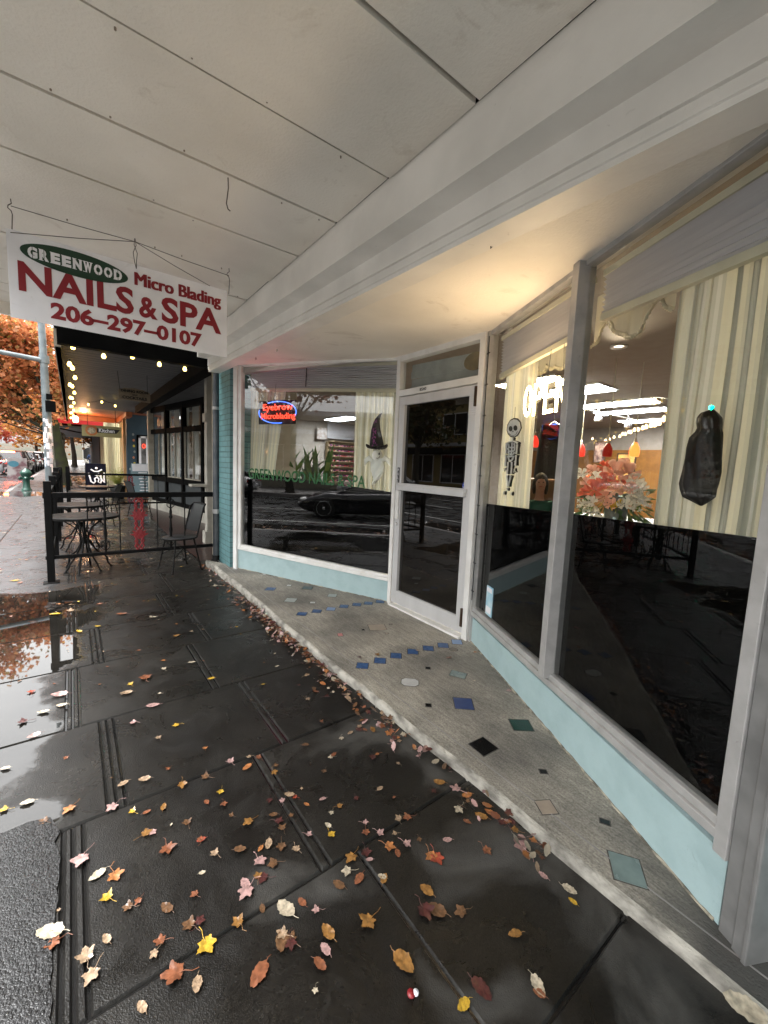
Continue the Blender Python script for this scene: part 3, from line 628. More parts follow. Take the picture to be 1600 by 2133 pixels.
w.fbox(FD, s0+ST, s1-ST, -.03, .022, 2.115, 2.195); w.fbox(FD, s0+ST, s1-ST, -.03, .022, .095, .23); w.fbox(FD, s0+ST-.03, s1-ST+.03, -.03, .06, 1.275, 1.33); w.fbox(FD, s0+ST-.03, s1-ST+.04, -.03, .045, 1.31, 1.345)
w.fbox(FD, s0+ST, s0+ST+.012, -.02, .028, .23, 2.115)
dr = w.build('door', M['alu'], shop, bevel=.003); dr['label'] = 'dark glass door with aluminium frame'
w = MB(); w.add([FD.P(s0+ST,-.005,.23),FD.P(s1-ST,-.005,.23),FD.P(s1-ST,-.005,2.115),FD.P(s0+ST,-.005,2.115)], [(0,1,2,3)]); w.build('pane', M['darkglass'], dr)
w = MB()
for z in (.16, 2.02): w = MB(); w.fbox(FD, s1-.012, s1+.010, .02, .040, z, z+.16); w.fbox(FD, s1+.002,s1+.008,.039,.046,z+.02,z+.14); w.build('hinge', M['brassd'], dr)
w = MB(); w.fbox(FD, s0+.012, s0+.066, .022, .036, .98, 1.27); w.build('push_plate', M['white'], dr, bevel=.003)
w = MB(); w.lathe([(.0,.0),(.017,.0),(.017,.012),(.009,.015),(0,.015)], FD.P(s0+.036,.023,.925), axis=FD.n, n=16); w.build('lock', M['alu'], dr)
w = MB(); w.fbox(FD, s0+.018, s0+.052, .0222, .024, 1.33, 1.50); w.build('pull_sticker', M['blk'], dr)
w = MB()
for i, ch in enumerate('PULL'): text(w, ch, FD.P(s0+.026,.0255,1.46-.039*i), FD.u, (0,0,1), .016, .028, .01)
w.build('pull_lettering', M['signw'], dr)
rr = random.Random(2)     # pressed diamond-pattern patch plates
for k, (a0, a1, z0_, z1_) in enumerate([(s0, s0+.16, 2.12, 2.195), (s0, s0+ST, 1.93, 2.119), (s1-.27, s1, 2.115, 2.195), (s1-ST, s1, 1.95, 2.114), (s1-.24, s1, .10, .20)]):
    w = MB(); nx = max(3, int((a1-a0)/.018)); nz = max(3, int((z1_-z0_)/.018)); i = 0
    def hf(u, v): return FD.P(a0+(a1-a0)*u, .0228+(.0022 if (int(round(u*nx*2)) % 2 and int(round(v*nz*2)) % 2 and k < 4) else 0), z0_+(z1_-z0_)*v)
    w.grid(hf, nx*2, nz*2, sm=False); w.build('patch_plate', M['alu'], dr)
# alarm conduit with clips on the post right of the door
w = MB(); a = FR.P(.035,.022,.42); b = FR.P(.035,.022,2.55); w.tube([a, b], .004, 6)
for i in range(9): w.bar(FR.P(.01,.022,.5+.24*i), FR.P(.062,.022,.5+.24*i), .006, .006)
tag(w.build('cable', M['blk'], base=a), 'thin black clipped cable running up the post right of the door', 'cable')
# transom: blind, sign oval behind glass
M['shade'] = pm('pleated_shade_fabric', (.66,.64,.66), (.58,.56,.59), scale=3, rough=.8, stretch=(1,1,30))
def shade(F, s0, s1, n, zb0, zb1, zt0, zt1, label, cord=None, pleat=.022, open_end=False):
    w = MB(); k = max(8, int((zt0-zb0)/pleat)*2)
    def fn(u, v):
        z = (zb0+(zb1-zb0)*u)*(1-v)+(zt0+(zt1-zt0)*u)*v
        return F.P(s0+(s1-s0)*u, n+(.011 if int(round(v*k)) % 2 else -.011), z)
    w.grid(fn, 4, k, sm=False)
    t = w.build('shade_fabric', M['shade'], None)
    root = thing('pleated_shade', label, 'window shade', F.P((s0+s1)/2, n, zb0), 'pleated shades in the shop windows')
    t.parent = root; t.location = -root.location
    w = MB(); w.fbox(F, s0, s1, n-.015, n+.015, zb0-.035, zb0, z0b=zb1-.035, z1b=zb1); w.build('bottom_rail', M['cream'], root)
    w = MB(); w.fbox(F, s0, s1, n-.018, n+.018, zt0-.012, zt0+.018, z0b=zt1-.012, z1b=zt1+.018); w.build('head_rail', M['cream'], root)
    if cord:
        w = MB(); w.tube([F.P(cord,n+.018,zt0), F.P(cord-.01,n+.02,zb0-.03)], .006, 6); w.build('cord', M['blk'], root)
    return root
shade(FL, .17, eL-.03, -.09, 2.42, 2.31, 2.655, 2.56, 'wide pale pleated shade behind the left window with a dark cord', cord=1.07)
shade(FR, .05, sm0-.01, -.09, 2.265, 2.30, 2.53, 2.53, 'narrow pleated shade behind the narrow window right of the door')
shade(FR, sm0+.085, sE, -.09, 2.325, 2.27, 2.52, 2.52, 'pleated shade above the striped curtain in the large right window')
w = MB(); 
for i in range(4): w.fbox(FD, .06, DL-.065, -.12-.012*(i%2), -.11-.012*(i%2), 2.25+.072*i, 2.318+.072*i, z0b=2.25+.06*i, z1b=2.318+.06*i)
tag(w.build('roller_blind', pm('blind_white', (.34,.355,.34), (.27,.285,.27), rough=.6), base=FD.P(.5,-.12,2.25)), 'white layered blind behind the transom glass above the door', 'blind')
w = MB(); w.prism([(.12*math.cos(t*.35), .075*math.sin(t*.35)) for t in range(18)], FD.P(DL-.2,-.09,2.42), FD.u, (0,0,1), FD.n*.01)
tag(w.build('oval_plaque', pm('old_brass', (.23,.17,.08), (.16,.12,.06), scale=12, rough=.5), base=FD.P(DL-.2,-.09,2.345)), 'brown oval plaque behind the transom glass', 'plaque')
# ---- curtains
def fabric(name, c, tl=.35):
    m, t, b = nodes(name); out = t.nodes['Material Output']; b.inputs['Base Color'].default_value = rgb(c); b.inputs['Roughness'].default_value = .85
    g = N(t, 'ShaderNodeNewGeometry'); no = N(t, 'ShaderNodeTexNoise'); no.inputs['Scale'].default_value = 300
    bp = N(t, 'ShaderNodeBump'); bp.inputs['Strength'].default_value = .3; bp.inputs['Distance'].default_value = .002
    t.links.new(g.outputs['Position'], no.inputs['Vector']); t.links.new(no.outputs[0], bp.inputs['Height']); t.links.new(bp.outputs[0], b.inputs['Normal'])
    x = N(t, 'ShaderNodeBsdfTranslucent'); x.inputs[0].default_value = rgb(c); mx = N(t, 'ShaderNodeMixShader'); mx.inputs[0].default_value = tl
    t.links.new(b.outputs[0], mx.inputs[1]); t.links.new(x.outputs[0], mx.inputs[2]); t.links.new(mx.outputs[0], out.inputs[0]); return m
CFT = .5
CF = [fabric('curtain_sage', (.60,.60,.51), CFT), fabric('curtain_cream', (.76,.73,.57), CFT), fabric('curtain_pale', (.74,.73,.65), CFT), fabric('curtain_olive', (.67,.65,.52), CFT)]
def curtain(F, s0, s1, n, zb0, zb1, zt0, zt1, seed, label, s0t=None, s1t=None):
    r_ = random.Random(seed); w = MB(); L = s1-s0; cols = max(24, int(L/.010)); s0t = s0 if s0t is None else s0t; s1t = s1 if s1t is None else s1t
    ph = [r_.uniform(0,6.28) for _ in range(4)]; stripe = []
    i = 0
    while i < cols:
        for mi, wd_ in ((0, r_.choice([1,2,2])), (2, 1), (0, 1), (1, r_.choice([1,1,2])), (3, 1)):
            stripe += [mi]*wd_; i += wd_
    pl = lambda x: .014*math.sin(x*22+ph[3])+.010*math.sin(x*95+ph[0]+2*math.sin(x*9))+.010*math.sin(x*47+ph[1])+.004*math.sin(x*190+ph[2])
    rows = 14
    for i in range(cols):
        for j in range(rows):
            q = []
            for (ii, jj) in ((i,j),(i+1,j),(i+1,j+1),(i,j+1)):
                u = ii/cols; v = jj/rows; sb = s0+L*u; st = s0t+(s1t-s0t)*u; s_ = sb*(1-v)+st*v + .004*math.sin(v*5+u*9+ph[3])
                z = (zb0+(zb1-zb0)*u)*(1-v)+(zt0+(zt1-zt0)*u)*v + (.006*math.sin(u*40+ph[1]) if jj == 0 else 0)
                q.append(F.P(s_, n+pl(s0+L*u)*(1.15-.3*v), z))
            w.add(q, [(0,1,2,3)], stripe[i], True)
    return tag(w.build('curtain', CF, base=F.P((s0+s1)/2, n, min(zb0, zb1))), label, 'curtain', 'striped curtains in the shop windows')
sp = lambda F, q: F.px(q, -.12)
curtain(FL, sp(FL,(517,900))[0], sp(FL,(573,950))[0], -.13, 1.33, 1.30, 2.5, 2.45, 1, 'left striped cream curtain gathered beside the neon sign', s0t=.15, s1t=sp(FL,(598,830))[0])
curtain(FL, sp(FL,(737,950))[0], eL-.02, -.13, 1.20, 1.17, 2.45, 2.4, 2, 'striped curtain behind the ghost and witch hat decoration')
curtain(FR, .03, sp(FR,(1103,1000))[0], -.13, 1.18, 1.22, 2.40, 2.40, 3, 'striped curtain behind the paper skeleton', s1t=sp(FR,(1118,760))[0])
curtain(FR, sp(FR,(1352,1060))[0], sE+.05, -.13, 1.22, 1.26, 2.45, 2.40, 4, 'long striped curtain behind the black hooded figure', s0t=sp(FR,(1415,540))[0])
# valances
M['lace'] = fabric('valance_brocade', (.52,.49,.39)); M['fringe'] = fabric('valance_fringe', (.78,.74,.6))
def valance(F, pts, ztop, n, label):
    w = MB(); lo = []
    for k in range(len(pts)-1):
        (a, za), (b, zb_) = pts[k], pts[k+1]
        for i in range(8): t = i/8; lo.append((a+(b-a)*t, za+(zb_-za)*t-.02*math.sin(math.pi*t)))
    lo.append(pts[-1])
    for (a, za), (b, zb_) in zip(lo, lo[1:]):
        w.add([F.P(a,n+.012*math.sin(a*60),za),F.P(b,n+.012*math.sin(b*60),zb_),F.P(b,n,ztop),F.P(a,n,ztop)], [(0,1,2,3)], 0, True)
    root = thing('valance', label, 'valance', F.P(pts[0][0], n, ztop), 'scalloped valances')
    w.build('swag', M['lace'], root)
    w = MB(); w.tube([F.P(a, n+.012*math.sin(a*60)+.004, z) for a, z in lo], .007, 6)
    for i, (a, z) in enumerate(lo): w.tube([F.P(a,n+.014,z), F.P(a+.002,n+.014,z-.018)], .004, 5)
    w.build('fringe', M['fringe'], root)
q = lambda F, x, y, n=-.20: F.px(z4(x,y), n)
valance(FR, [q(FR,a,b) for a,b in [(690,300),(770,165),(850,235),(935,225),(1040,15),(1110,105)]], 2.5, -.20, 'scalloped brocade valance in the large right window')
valance(FR, [q(FR,a,b) for a,b in [(395,410),(420,440),(455,400),(500,405),(560,395)]], 2.5, -.20, 'small scalloped valance above the open sign')
# ---- window lettering
w = MB(); a, za = FL.px(z3(215,740), -.01); b, zb_ = FL.px(z3(885,790), -.01)
tl = FL.px(z3(215,700), -.01)[1]; tr = FL.px(z3(885,745),-.01)[1]
uu = (FL.P(b,-.012,tr-.13)-FL.P(a,-.012,tl-.13))
text(w, 'GREENWOOD NAILS & SPA', FL.P(a,-.012,tl-.14), uu, (0,0,1), uu.length, .135, .015, thick=.001)
tag(w.build('window_lettering', pm('vinyl_green', (.005,.10,.018), rough=.5), base=FL.P(a,-.012,tl-.14)), 'green shop name letters across the left window glass', 'lettering')
# ---- stickers
w = MB(); s_, z_ = FR.px((1018,1256), -.012); w.fbox(FR, s_-.05, s_+.055, -.018, -.012, z_-.10, z_+.13)
st = thing('notice', 'blue and white paper notice taped in the lower corner of the narrow window', 'notice', FR.P(s_,-.012,z_-.10))
w.build('sheet', pm('paper_blue', (.22,.5,.66), (.5,.66,.72), scale=9, rough=.5), st)
w = MB(); w.fbox(FR, s_-.04, s_+.045, -.0119, -.010, z_+.085, z_+.12); w.build('white_band', M['signw'], st); w = MB(); w.fbox(FR, s_-.04, s_+.045, -.0119, -.010, z_-.08, z_-.03); w.build('white_band', M['signw'], st)
s_, z_ = FD.px((968,1012), 0); w = MB(); w.prism([(.026*math.cos(.3927+i*.7854), .034*math.sin(.3927+i*.7854)) for i in range(8)]+[], FD.P(s_,.0,z_), FD.u, (0,0,1), FD.n*.002)
st = thing('alarm_sticker', 'small blue octagonal alarm sticker low on the upper door glass', 'sticker', FD.P(s_,0,z_-.03)); w.build('badge', pm('sticker_blue', (.03,.06,.35), rough=.4), st)
w = MB(); text(w, 'ALARM', FD.P(s_-.019,.0035,z_-.016), FD.u, (0,0,1), .038, .010, .02); w.prism([(.008*math.cos(i*.6), .008*math.sin(i*.6)) for i in range(10)], FD.P(s_,.002,z_+.012), FD.u, (0,0,1), FD.n*.001); w.build('badge_text', M['signw'], st)

# ---------------------------------------------------------------- drain pipe, sign, hooks and wires
pc = (1.60, 6.0)
w = MB(); w.tube([(pc[0],pc[1],.10),(pc[0],pc[1],2.95)], .047, 14)
pr = thing('drain_pipe', 'grey scuffed metal drain pipe beside the teal brick pillar', 'pipe', (pc[0],pc[1],0))
w.build('pipe', pm('pipe_paint', (.055,.065,.075), (.12,.125,.13), scale=7, rough=.4, metal=.3, contrast=(.4,.8)), pr)
w = MB(); w.lathe([(.055,-.03),(.055,.03)], (pc[0],pc[1],.78), n=14); w.lathe([(.053,-.02),(.053,.02)], (pc[0],pc[1],2.2), n=14); w.build('collar', M['alud'], pr)
w = MB(); w.lathe([(.075,0),(.075,.03),(.055,.05),(.055,.10)], (pc[0],pc[1],.05), n=14); w.build('shoe', M['blackm'], pr)
SY = 3.46; SA = gy((12,478), SY); SB = gy((473,603), SY); SC = gy((20,657), SY); SD = gy((473,747), SY)
x0, x1 = SA.x, SB.x; zt_, zb2 = (SA.z+SB.z)/2, (SC.z+SD.z)/2
sg = thing('hanging_shop_sign', 'white nail shop sign with red lettering hanging from the soffit', 'sign', ((x0+x1)/2, SY, zb2))
w = MB(); w.box(x0, x1, SY, SY+.006, zb2, zt_); w.build('sign_board', M['signw'], sg)
SW, SH = x1-x0, zt_-zb2
def stext(t, s0, s1, t0, t1, off, mat, name, d=.002, shear=0):
    w = MB(); text(w, t, (x0+s0*SW, SY-d, zb2+t0*SH), (1,0,0), (0,0,1), (s1-s0)*SW, (t1-t0)*SH, off, thick=.001); return w.build(name, mat, sg)
stext('NAILS', .035, .506, .325, .675, .03, M['red'], 'red_lettering')
stext('&', .53, .62, .33, .61, .03, M['red'], 'red_lettering')
stext('SPA', .64, .965, .325, .68, .03, M['red'], 'red_lettering')
w = MB()
for i_, dx_ in enumerate((-.005, -.0025, 0, .0025, .005)):
    for j_, dz_ in enumerate((-.0015, .0015)): text(w, 'Micro Blading', (x0+.515*SW+dx_, SY-.0022-.0002*(i_*2+j_), zb2+.685*SH+dz_), (1,0,0), (0,0,1), .445*SW, .215*SH, 0, thick=.0001)
w.build('red_lettering', M['red'], sg)
stext('206\u2013297\u20130107', .15, .853, .07, .28, .04, M['red'], 'phone_number')
w = MB(); w.prism([(.218*SW*math.cos(i*2*math.pi/48), .15*SH*math.sin(i*2*math.pi/48)) for i in range(48)], (x0+.264*SW, SY-.005, zb2+.80*SH), (1,0,-.02), (.02,0,1), (0,.003,0)); w.build('green_oval', M['green'], sg)
def seriftext(t, X0, X1, Z0, Z1, y, mat, par, name):   # fat stencil serif capitals from plain letters with serifs and stencil gaps
    n = len(t); cw = (X1-X0)/n; w = MB()
    for i, ch in enumerate(t):
        a = X0+cw*(i+.08); ww = cw*.84; zz0 = Z0+.10*(Z1-Z0)*abs(i-(n-1)/2)*0
        text(w, ch, (a, y, Z0), (1,0,0), (0,0,1), ww, Z1-Z0, .06, thick=.0008)
        hh = (Z1-Z0); sw_ = cw*.16
        if ch in 'RENWD':
            for zz in (Z0, Z1-.05*hh): w.box(a-cw*.06, a+ww*.42, y-.0009, y, zz, zz+.05*hh)
            if ch in 'NW': w.box(a+ww*.62, a+ww+cw*.05, y-.0009, y, Z1-.05*hh, Z1)
    w.build(name, mat, par)
    w = MB()
    for i, ch in enumerate(t):
        if ch in 'GODR': w.box(X0+cw*(i+.47), X0+cw*(i+.52), y-.0022, y-.0014, Z0-.001, Z1+.001)
    w.build('stencil_gap', M['green'], par)
seriftext('GREENWOOD', x0+.07*SW, x0+.458*SW, zb2+.735*SH, zb2+.865*SH, SY-.0052, M['signw'], sg, 'white_lettering')
# hooks and wires
M['wire'] = pm('rusty_wire', (.05,.045,.04), (.09,.06,.04), scale=30, rough=.6)
HZ = zc(3.4)
def wire(name, pts, r, label, cat='wire', group=None, mat=None):
    w = MB(); w.tube(pts, r, 6); return tag(w.build(name, mat or M['wire'], base=pts[0]), label, cat, group)
hx = [gz((20,415), HZ).x+.005, gz((280,498), HZ).x, gz((470,565), HZ).x]
def hook(x, y, z, l, side=1): return [(x,y,z),(x+.003,y,z-.03),(x-.012*side,y,z-.045),(x-.014*side,y,z-.06),(x,y,z-.07),(x+.005,y,z-.09),(x,y,z-l)]
wire('hanging_wire', hook(hx[0],SY,HZ,HZ-zt_-.002), .0028, 'hook and wire holding the left corner of the hanging sign', 'wire', 'wires holding the hanging sign')
wire('hanging_wire', hook(hx[2],SY,HZ,HZ-zt_+.02), .0025, 'hook and wire holding the right corner of the hanging sign', 'wire', 'wires holding the hanging sign')
w = MB()
for k in (-1,1): w.tube([(hx[1],SY,HZ),(hx[1]-.006*k,SY-.003,HZ-.05),(hx[1]+.012*k,SY-.003,HZ-.1),(hx[1]+.006*k,SY-.003,zt_+.02),(hx[1]+.004,SY-.003,zt_-.025)], .0022, 6)
tag(w.build('hanging_wire', M['wire'], base=(hx[1],SY,HZ)), 'twisted double wire at the middle of the hanging sign', 'wire', 'wires holding the hanging sign')
mz = gy((280,503), SY).z
for a, b, lb in [((hx[0],SY,HZ-.045),(hx[1],SY,mz),'long straight wire from the left hook to the middle hook'),((x0+.02,SY-.004,zt_-.02),(hx[1],SY,mz),'wire from the sign left edge up to the middle hook'),((hx[1],SY,mz),(hx[2],SY,HZ-.06),'wire from the middle hook to the right hook'),((hx[1],SY,mz),(x0+.90*SW,SY-.004,zt_-.002),'slack wire from the middle hook to the sign top edge')]:
    wire('hanging_wire', [a, ((a[0]+b[0])/2,SY,(a[2]+b[2])/2-.004), b], .0022, lb, 'wire', 'wires holding the hanging sign')
p = gz((475,370), zc(2.4)); wire('ceiling_hook', [(p.x,p.y,p.z),(p.x+.002,p.y,p.z-.05),(p.x-.008,p.y,p.z-.13),(p.x+.0,p.y,p.z-.155),(p.x+.012,p.y,p.z-.16)], .003, 'long bent wire hook dangling from the middle of the soffit', 'hook')
for q_, lb in [((1025,505),'small wire hook under the lit recess ceiling near the beam'),((1320,352),'small wire hook under the recess ceiling at the upper right'),((577,727),'small wire hook under the pink lit recess ceiling'),((533,745),'small wire hook at the far left end of the recess ceiling')]:
    p = gz(q_, 2.565 if q_[0] > 1000 else 2.62); wire('ceiling_hook', [(p.x,p.y,p.z+.03),(p.x,p.y,p.z),(p.x+.008,p.y,p.z-.012),(p.x,p.y+.006,p.z-.024),(p.x-.008,p.y,p.z-.012),(p.x,p.y,p.z-.004)], .0022, lb, 'hook', 'small hooks under the recess ceiling')
w = MB(); w.tube([(1.472,2.9,zh(2.9)+.02),(1.465,3.0,zh(3)-.01),(1.47,3.05,zh(3)+.03)], .003, 6)
# ---------------------------------------------------------------- inside the shop
CZ = 2.9
def ceil_light(x, y, lx, ly, st, col, label):
    r_ = thing('ceiling_light', label, 'ceiling light', (x, y, CZ-.03), 'fluorescent ceiling lights in the shop')
    w = MB(); w.box(x-lx/2-.03,x+lx/2+.03,y-ly/2-.03,y+ly/2+.03,CZ-.03,CZ-.002); w.build('frame', M['signw'], r_)
    w = MB(); w.box(x-lx/2,x+lx/2,y-ly/2,y+ly/2,CZ-.04,CZ-.0302); w.build('diffuser', emit('tube_glow', col, st), r_)
ceil_light(6.65, 3.75, .6, 1.2, 11, (.95,.97,1), 'nearest square ceiling light seen right beside the mullion')
ceil_light(8.3, 3.75, .45, 1.35, 10, (1,.98,.95), 'long ceiling light in the middle of the shop')
ceil_light(9.4, 3.9, .45, 1.35, 10, (.9,.93,1), 'bright bluish ceiling light further back')
ceil_light(11.1, 4.2, .45, 1.2, 10, (.9,.93,1), 'last ceiling light at the back wall')
ceil_light(6.5, 10.75, .5, 1.3, 9, (.8,.88,1), 'ceiling light above the nail polish racks')
p = gz((1150,790), CZ); ceil_light(p.x, p.y+.3, .6, 1.0, 9, (1,.86,.5), 'warm yellow ceiling light above the open sign')
# downlight glow
r_ = thing('downlight', 'warm round downlight in the shop ceiling', 'downlight', (4.73,2.16,CZ-.02)); w = MB(); w.lathe([(.07,0),(.085,0),(.085,.018),(.07,.018)], (4.73,2.16,CZ-.02), 16); w.build('rim', M['signw'], r_)
w = MB(); w.lathe([(0,0),(.07,.0),(.07,.008),(0,.008)], (4.73,2.16,CZ-.018), 16); w.build('lamp', emit('downlight_glow', (1,.62,.2), 2), r_)
# pendants
ld = bpy.data.lights.new('downlight', 'SPOT'); ld.energy = 45; ld.color = (1,.82,.6); ld.spot_size = rad(130); ld.spot_blend = .6; ld.shadow_soft_size = .07
lo = bpy.data.objects.new('downlight_lamp', ld); COL.objects.link(lo); lo.location = (4.73,2.16,CZ-.05); lo.rotation_euler = Vector((.6,.3,.8)).to_track_quat('Z','Y').to_euler()
M['pendant'] = emit('red_glass_shade', (1,.04,.02), .22, (.5,.02,.01)); M['pendant2'] = emit('orange_glass_shade', (1,.16,.03), .6, (.6,.05,.01)); M['pendant3'] = emit('dim_red_shade', (.5,.02,.01), .05, (.35,.02,.01))
for (px, X, mt, lb) in [((1114,920), 5.2, 'pendant', 'red glass pendant lamp seen through the narrow window'), ((1266,938), 5.2, 'pendant3', 'dim dark red glass pendant lamp above the flowers'), ((1322,937), 5.6, 'pendant2', 'brightest orange red glass pendant lamp above the flowers'), ((1210,938), 6.6, 'pendant', 'red pendant lamp half hidden behind the mullion')]:
    p = gx(px, X); k = X/5.4*.82
    r_ = thing('pendant_lamp', lb, 'pendant lamp', (p.x,p.y,p.z-.1*k), 'red pendant lamps in the shop')
    w = MB(); w.lathe([(.035*k,-.10*k),(.062*k,-.095*k),(.070*k,-.03*k),(.062*k,.03*k),(.035*k,.09*k),(.018*k,.11*k)], p, 14); w.build('lamp_shade', M[mt], r_)
    w = MB(); w.lathe([(.02*k,.105*k),(.024*k,.13*k),(.008*k,.17*k),(0,.18*k)], p, 10); w.tube([p+Vector((0,0,.17*k)), (p.x,p.y,CZ)], .006, 6); w.build('cord', M['cream'], r_)
# track with spot lamps
a = gz(z4(640,625), CZ-.05); b = gz(z4(925,690), CZ-.05); a = Vector((6.0,3.9,CZ-.05)); 
tr = thing('track_light', 'ceiling track with two white spot lamps', 'track light', (6.4,3.3,CZ-.05))
w = MB(); A = onplane(z4(650,632), (6.6,0,0), (1,0,0)); B = onplane(z4(925,692), (8.4,0,0), (1,0,0)); w.tube([A, B], .012, 6); w.build('rail', M['cream'], tr)
for q_, X in ((z4(718,675), 7.0), (z4(872,708), 8.0)):
    p = gx(q_, X); w = MB(); w.lathe([(.03,.09),(.04,.05),(.06,.0),(.065,-.06),(.045,-.06)], p, 12); w.tube([p+Vector((0,0,.05)), p+Vector((-.05,0,.2))], .014, 6); w.build('spot_lamp', M['signw'], tr)
# fairy lights inside
M['fairy'] = emit('fairy_bulb', (1,.60,.26), 1.2)
def fairy(pts, label, X0, X1, cat='string lights'):
    n = len(pts); P3 = [gx(q_, X0+(X1-X0)*i/(n-1)) for i, q_ in enumerate(pts)]
    r_ = thing('string_lights', label, cat, P3[0]); w = MB(); w.tube([p+Vector((0,0,.03)) for p in P3], .004, 5); w.build('wire', M['blk'], r_)
    for p in P3: w = MB(); w.lathe([(0,-.03),(.018,-.022),(.024,-.005),(.014,.015),(.008,.03)], p, 8); w.build('bulb', M['fairy'], r_)
Z = lambda x, y: (1200+x/4, 820+y/4)
fairy([Z(*a) for a in [(137,375),(245,390),(280,380),(317,362),(365,355),(388,335),(412,335),(440,318),(457,320),(487,300),(518,298),(556,285),(585,275),(625,262),(657,257),(692,243),(733,210),(787,207),(818,175),(898,177),(925,130),(997,125)]], 'string of warm fairy lights sloping across the back of the shop', 9.5, 2.75)
fairy([Z(*a) for a in [(257,90),(447,82),(655,62),(825,92),(1040,73)]], 'short string of fairy lights under the shop ceiling lights', 5.0, 2.7)
# wall pieces
def panel(name, X, q0, q1, mat, label, cat, t=.03):   # board facing the street side on plane x = X
    a = gx(q0, X); b = gx(q1, X); w = MB(); w.box(X, X+t, min(a.y,b.y), max(a.y,b.y), min(a.z,b.z), max(a.z,b.z))
    r_ = thing(name, label, cat, (X, (a.y+b.y)/2, min(a.z,b.z))); w.build('board', mat, r_)
    w = MB(); y0, y1, z0, z1 = min(a.y,b.y), max(a.y,b.y), min(a.z,b.z), max(a.z,b.z)
    for s_ in ((y0-.02,y0,z0,z1),(y1,y1+.02,z0,z1),(y0-.02,y1+.02,z0-.02,z0),(y0-.02,y1+.02,z1,z1+.02)): w.box(X-.01,X+.02,*s_)
    w.build('frame', M['brassd'], r_); return r_
panel('picture', 9.0, z4(822,865), z4(893,1010), pm('golden_picture', (.5,.28,.06), (.3,.15,.03), scale=5), 'tall golden framed picture behind the orange pendant lamp', 'picture')
panel('hanging_scroll', 8.6, z4(703,803), z4(742,905), pm('scroll_pattern', (.05,.02,.02), (.3,.2,.15), scale=14), 'narrow dark hanging scroll behind the dim pendant lamp', 'scroll')
M['posters'] = pm('poster_print', (.28,.2,.15), (.5,.45,.4), scale=9)
for q0, q1, lb in [(z3(610,470), z3(665,540), 'small framed photo on the rear shop wall'), (z3(670,430), z3(820,545), 'large pale poster above the nail polish racks')]:
    a = gy(q0, 12.2); b = gy(q1, 12.2); r_ = thing('poster', lb, 'poster', ((a.x+b.x)/2, 12.2, b.z)); w = MB(); w.box(a.x, b.x, 12.2, 12.24, b.z, a.z); w.build('print', pm('poster_pale', (.45,.42,.40), (.3,.28,.27), scale=1.5) if 'pale' in lb else M['posters'], r_)
# nail polish rack
a = gy(z3(675,550), 12.1); b = gy(z3(830,810), 12.1)
rk = thing('polish_rack', 'wall rack filled with rows of small nail polish bottles', 'rack', ((a.x+b.x)/2, 12.1, b.z))
w = MB(); w.box(a.x, b.x, 12.15, 12.3, b.z, a.z); nr = 9
for i in range(nr+1): w.box(a.x, b.x, 12.0, 12.15, b.z+(a.z-b.z)*i/nr, b.z+(a.z-b.z)*i/nr+.02)
w.build('shelf', pm('rack_wood', (.33,.24,.12), (.28,.2,.1)), rk)
w = MB(); r3 = random.Random(4)
for i in range(nr):
    x = a.x+.03
    while x < b.x-.05:
        z = b.z+(a.z-b.z)*i/nr+.02; hh = .085; mi = r3.randrange(5)
        w.box(x, x+.035, 12.03, 12.07, z, z+hh*.55, mi); w.box(x+.01, x+.025, 12.04, 12.06, z+hh*.55, z+hh*1.1, 5); x += .05
o = w.build('bottles', [pm('polish_'+n, c, rough=.15) for n, c in (('red',(.25,.01,.02)),('pink',(.4,.12,.15)),('dark',(.04,.01,.02)),('plum',(.12,.02,.08)),('nude',(.4,.28,.2)))]+[M['blk']], rk); o['kind'] = 'stuff'
# LED open sign
OM = emit('led_warm', (1,.72,.36), 5)
oa = FR.px((1091,862), -.045); ob_ = FR.px((1160,790), -.045)
os_ = thing('open_sign', 'bright warm LED open sign hanging in the narrow window', 'sign', FR.P(oa[0]+.2,-.045,oa[1]))
w = MB(); lets = 'OPEN'; cw = .125; hh = .195; zz0 = oa[1]-.022
for i, ch in enumerate(lets):
    text(w, ch, FR.P(oa[0]+i*cw+.004,-.047,zz0-.003*i), FR.u, (0,0,1), cw*.80, hh, .06, thick=.004)
w.build('letter_backing', M['blk'], os_)
import collections
w = MB()
def dots(path, closed=False):   # led dots along a letter stroke in unit box
    out = []
    pts_ = path+([path[0]] if closed else [])
    for (a, b), (c, d) in zip(pts_, pts_[1:]):
        L = math.hypot((c-a)*cw*.7, (d-b)*hh); k = max(1, int(L/.0125))
        out += [(a+(c-a)*j/k, b+(d-b)*j/k) for j in range(k)]
    return out+([pts_[-1]] if not closed else [])
LP = {'O': [([(.5+.5*math.cos(t*.4), .5+.5*math.sin(t*.4)) for t in range(16)], True), ([(.5+.36*math.cos(t*.4), .5+.42*math.sin(t*.4)) for t in range(16)], True)],
 'P': [([(.0,0),(.0,1)], False), ([(.14,0),(.14,1)], False), ([(.1,1),(.7,.98),(.97,.85),(.97,.65),(.7,.5),(.1,.5)], False), ([(.1,.93),(.65,.91),(.8,.8),(.8,.7),(.6,.57),(.1,.57)], False)],
 'E': [([(.0,0),(.0,1)], False), ([(.14,0),(.14,1)], False)]+[([(.1,y),(.95,y)], False) for y in (0,.07,.48,.55,.93,1)],
 'N': [([(.0,0),(.0,1)], False), ([(.14,0),(.14,1)], False), ([(.1,1),(.9,0)], False), ([(.86,0),(.86,1)], False), ([(1,0),(1,1)], False)]}
for i, ch in enumerate(lets):
    for path, cl in LP[ch]:
        for a, b in dots(path, cl): w.obb(FR.P(oa[0]+i*cw+.006+a*cw*.76,-.040,zz0-.003*i+b*hh), FR.u*.0042, FR.n*.003, (0,0,.0042))
w.build('led_dots', OM, os_)
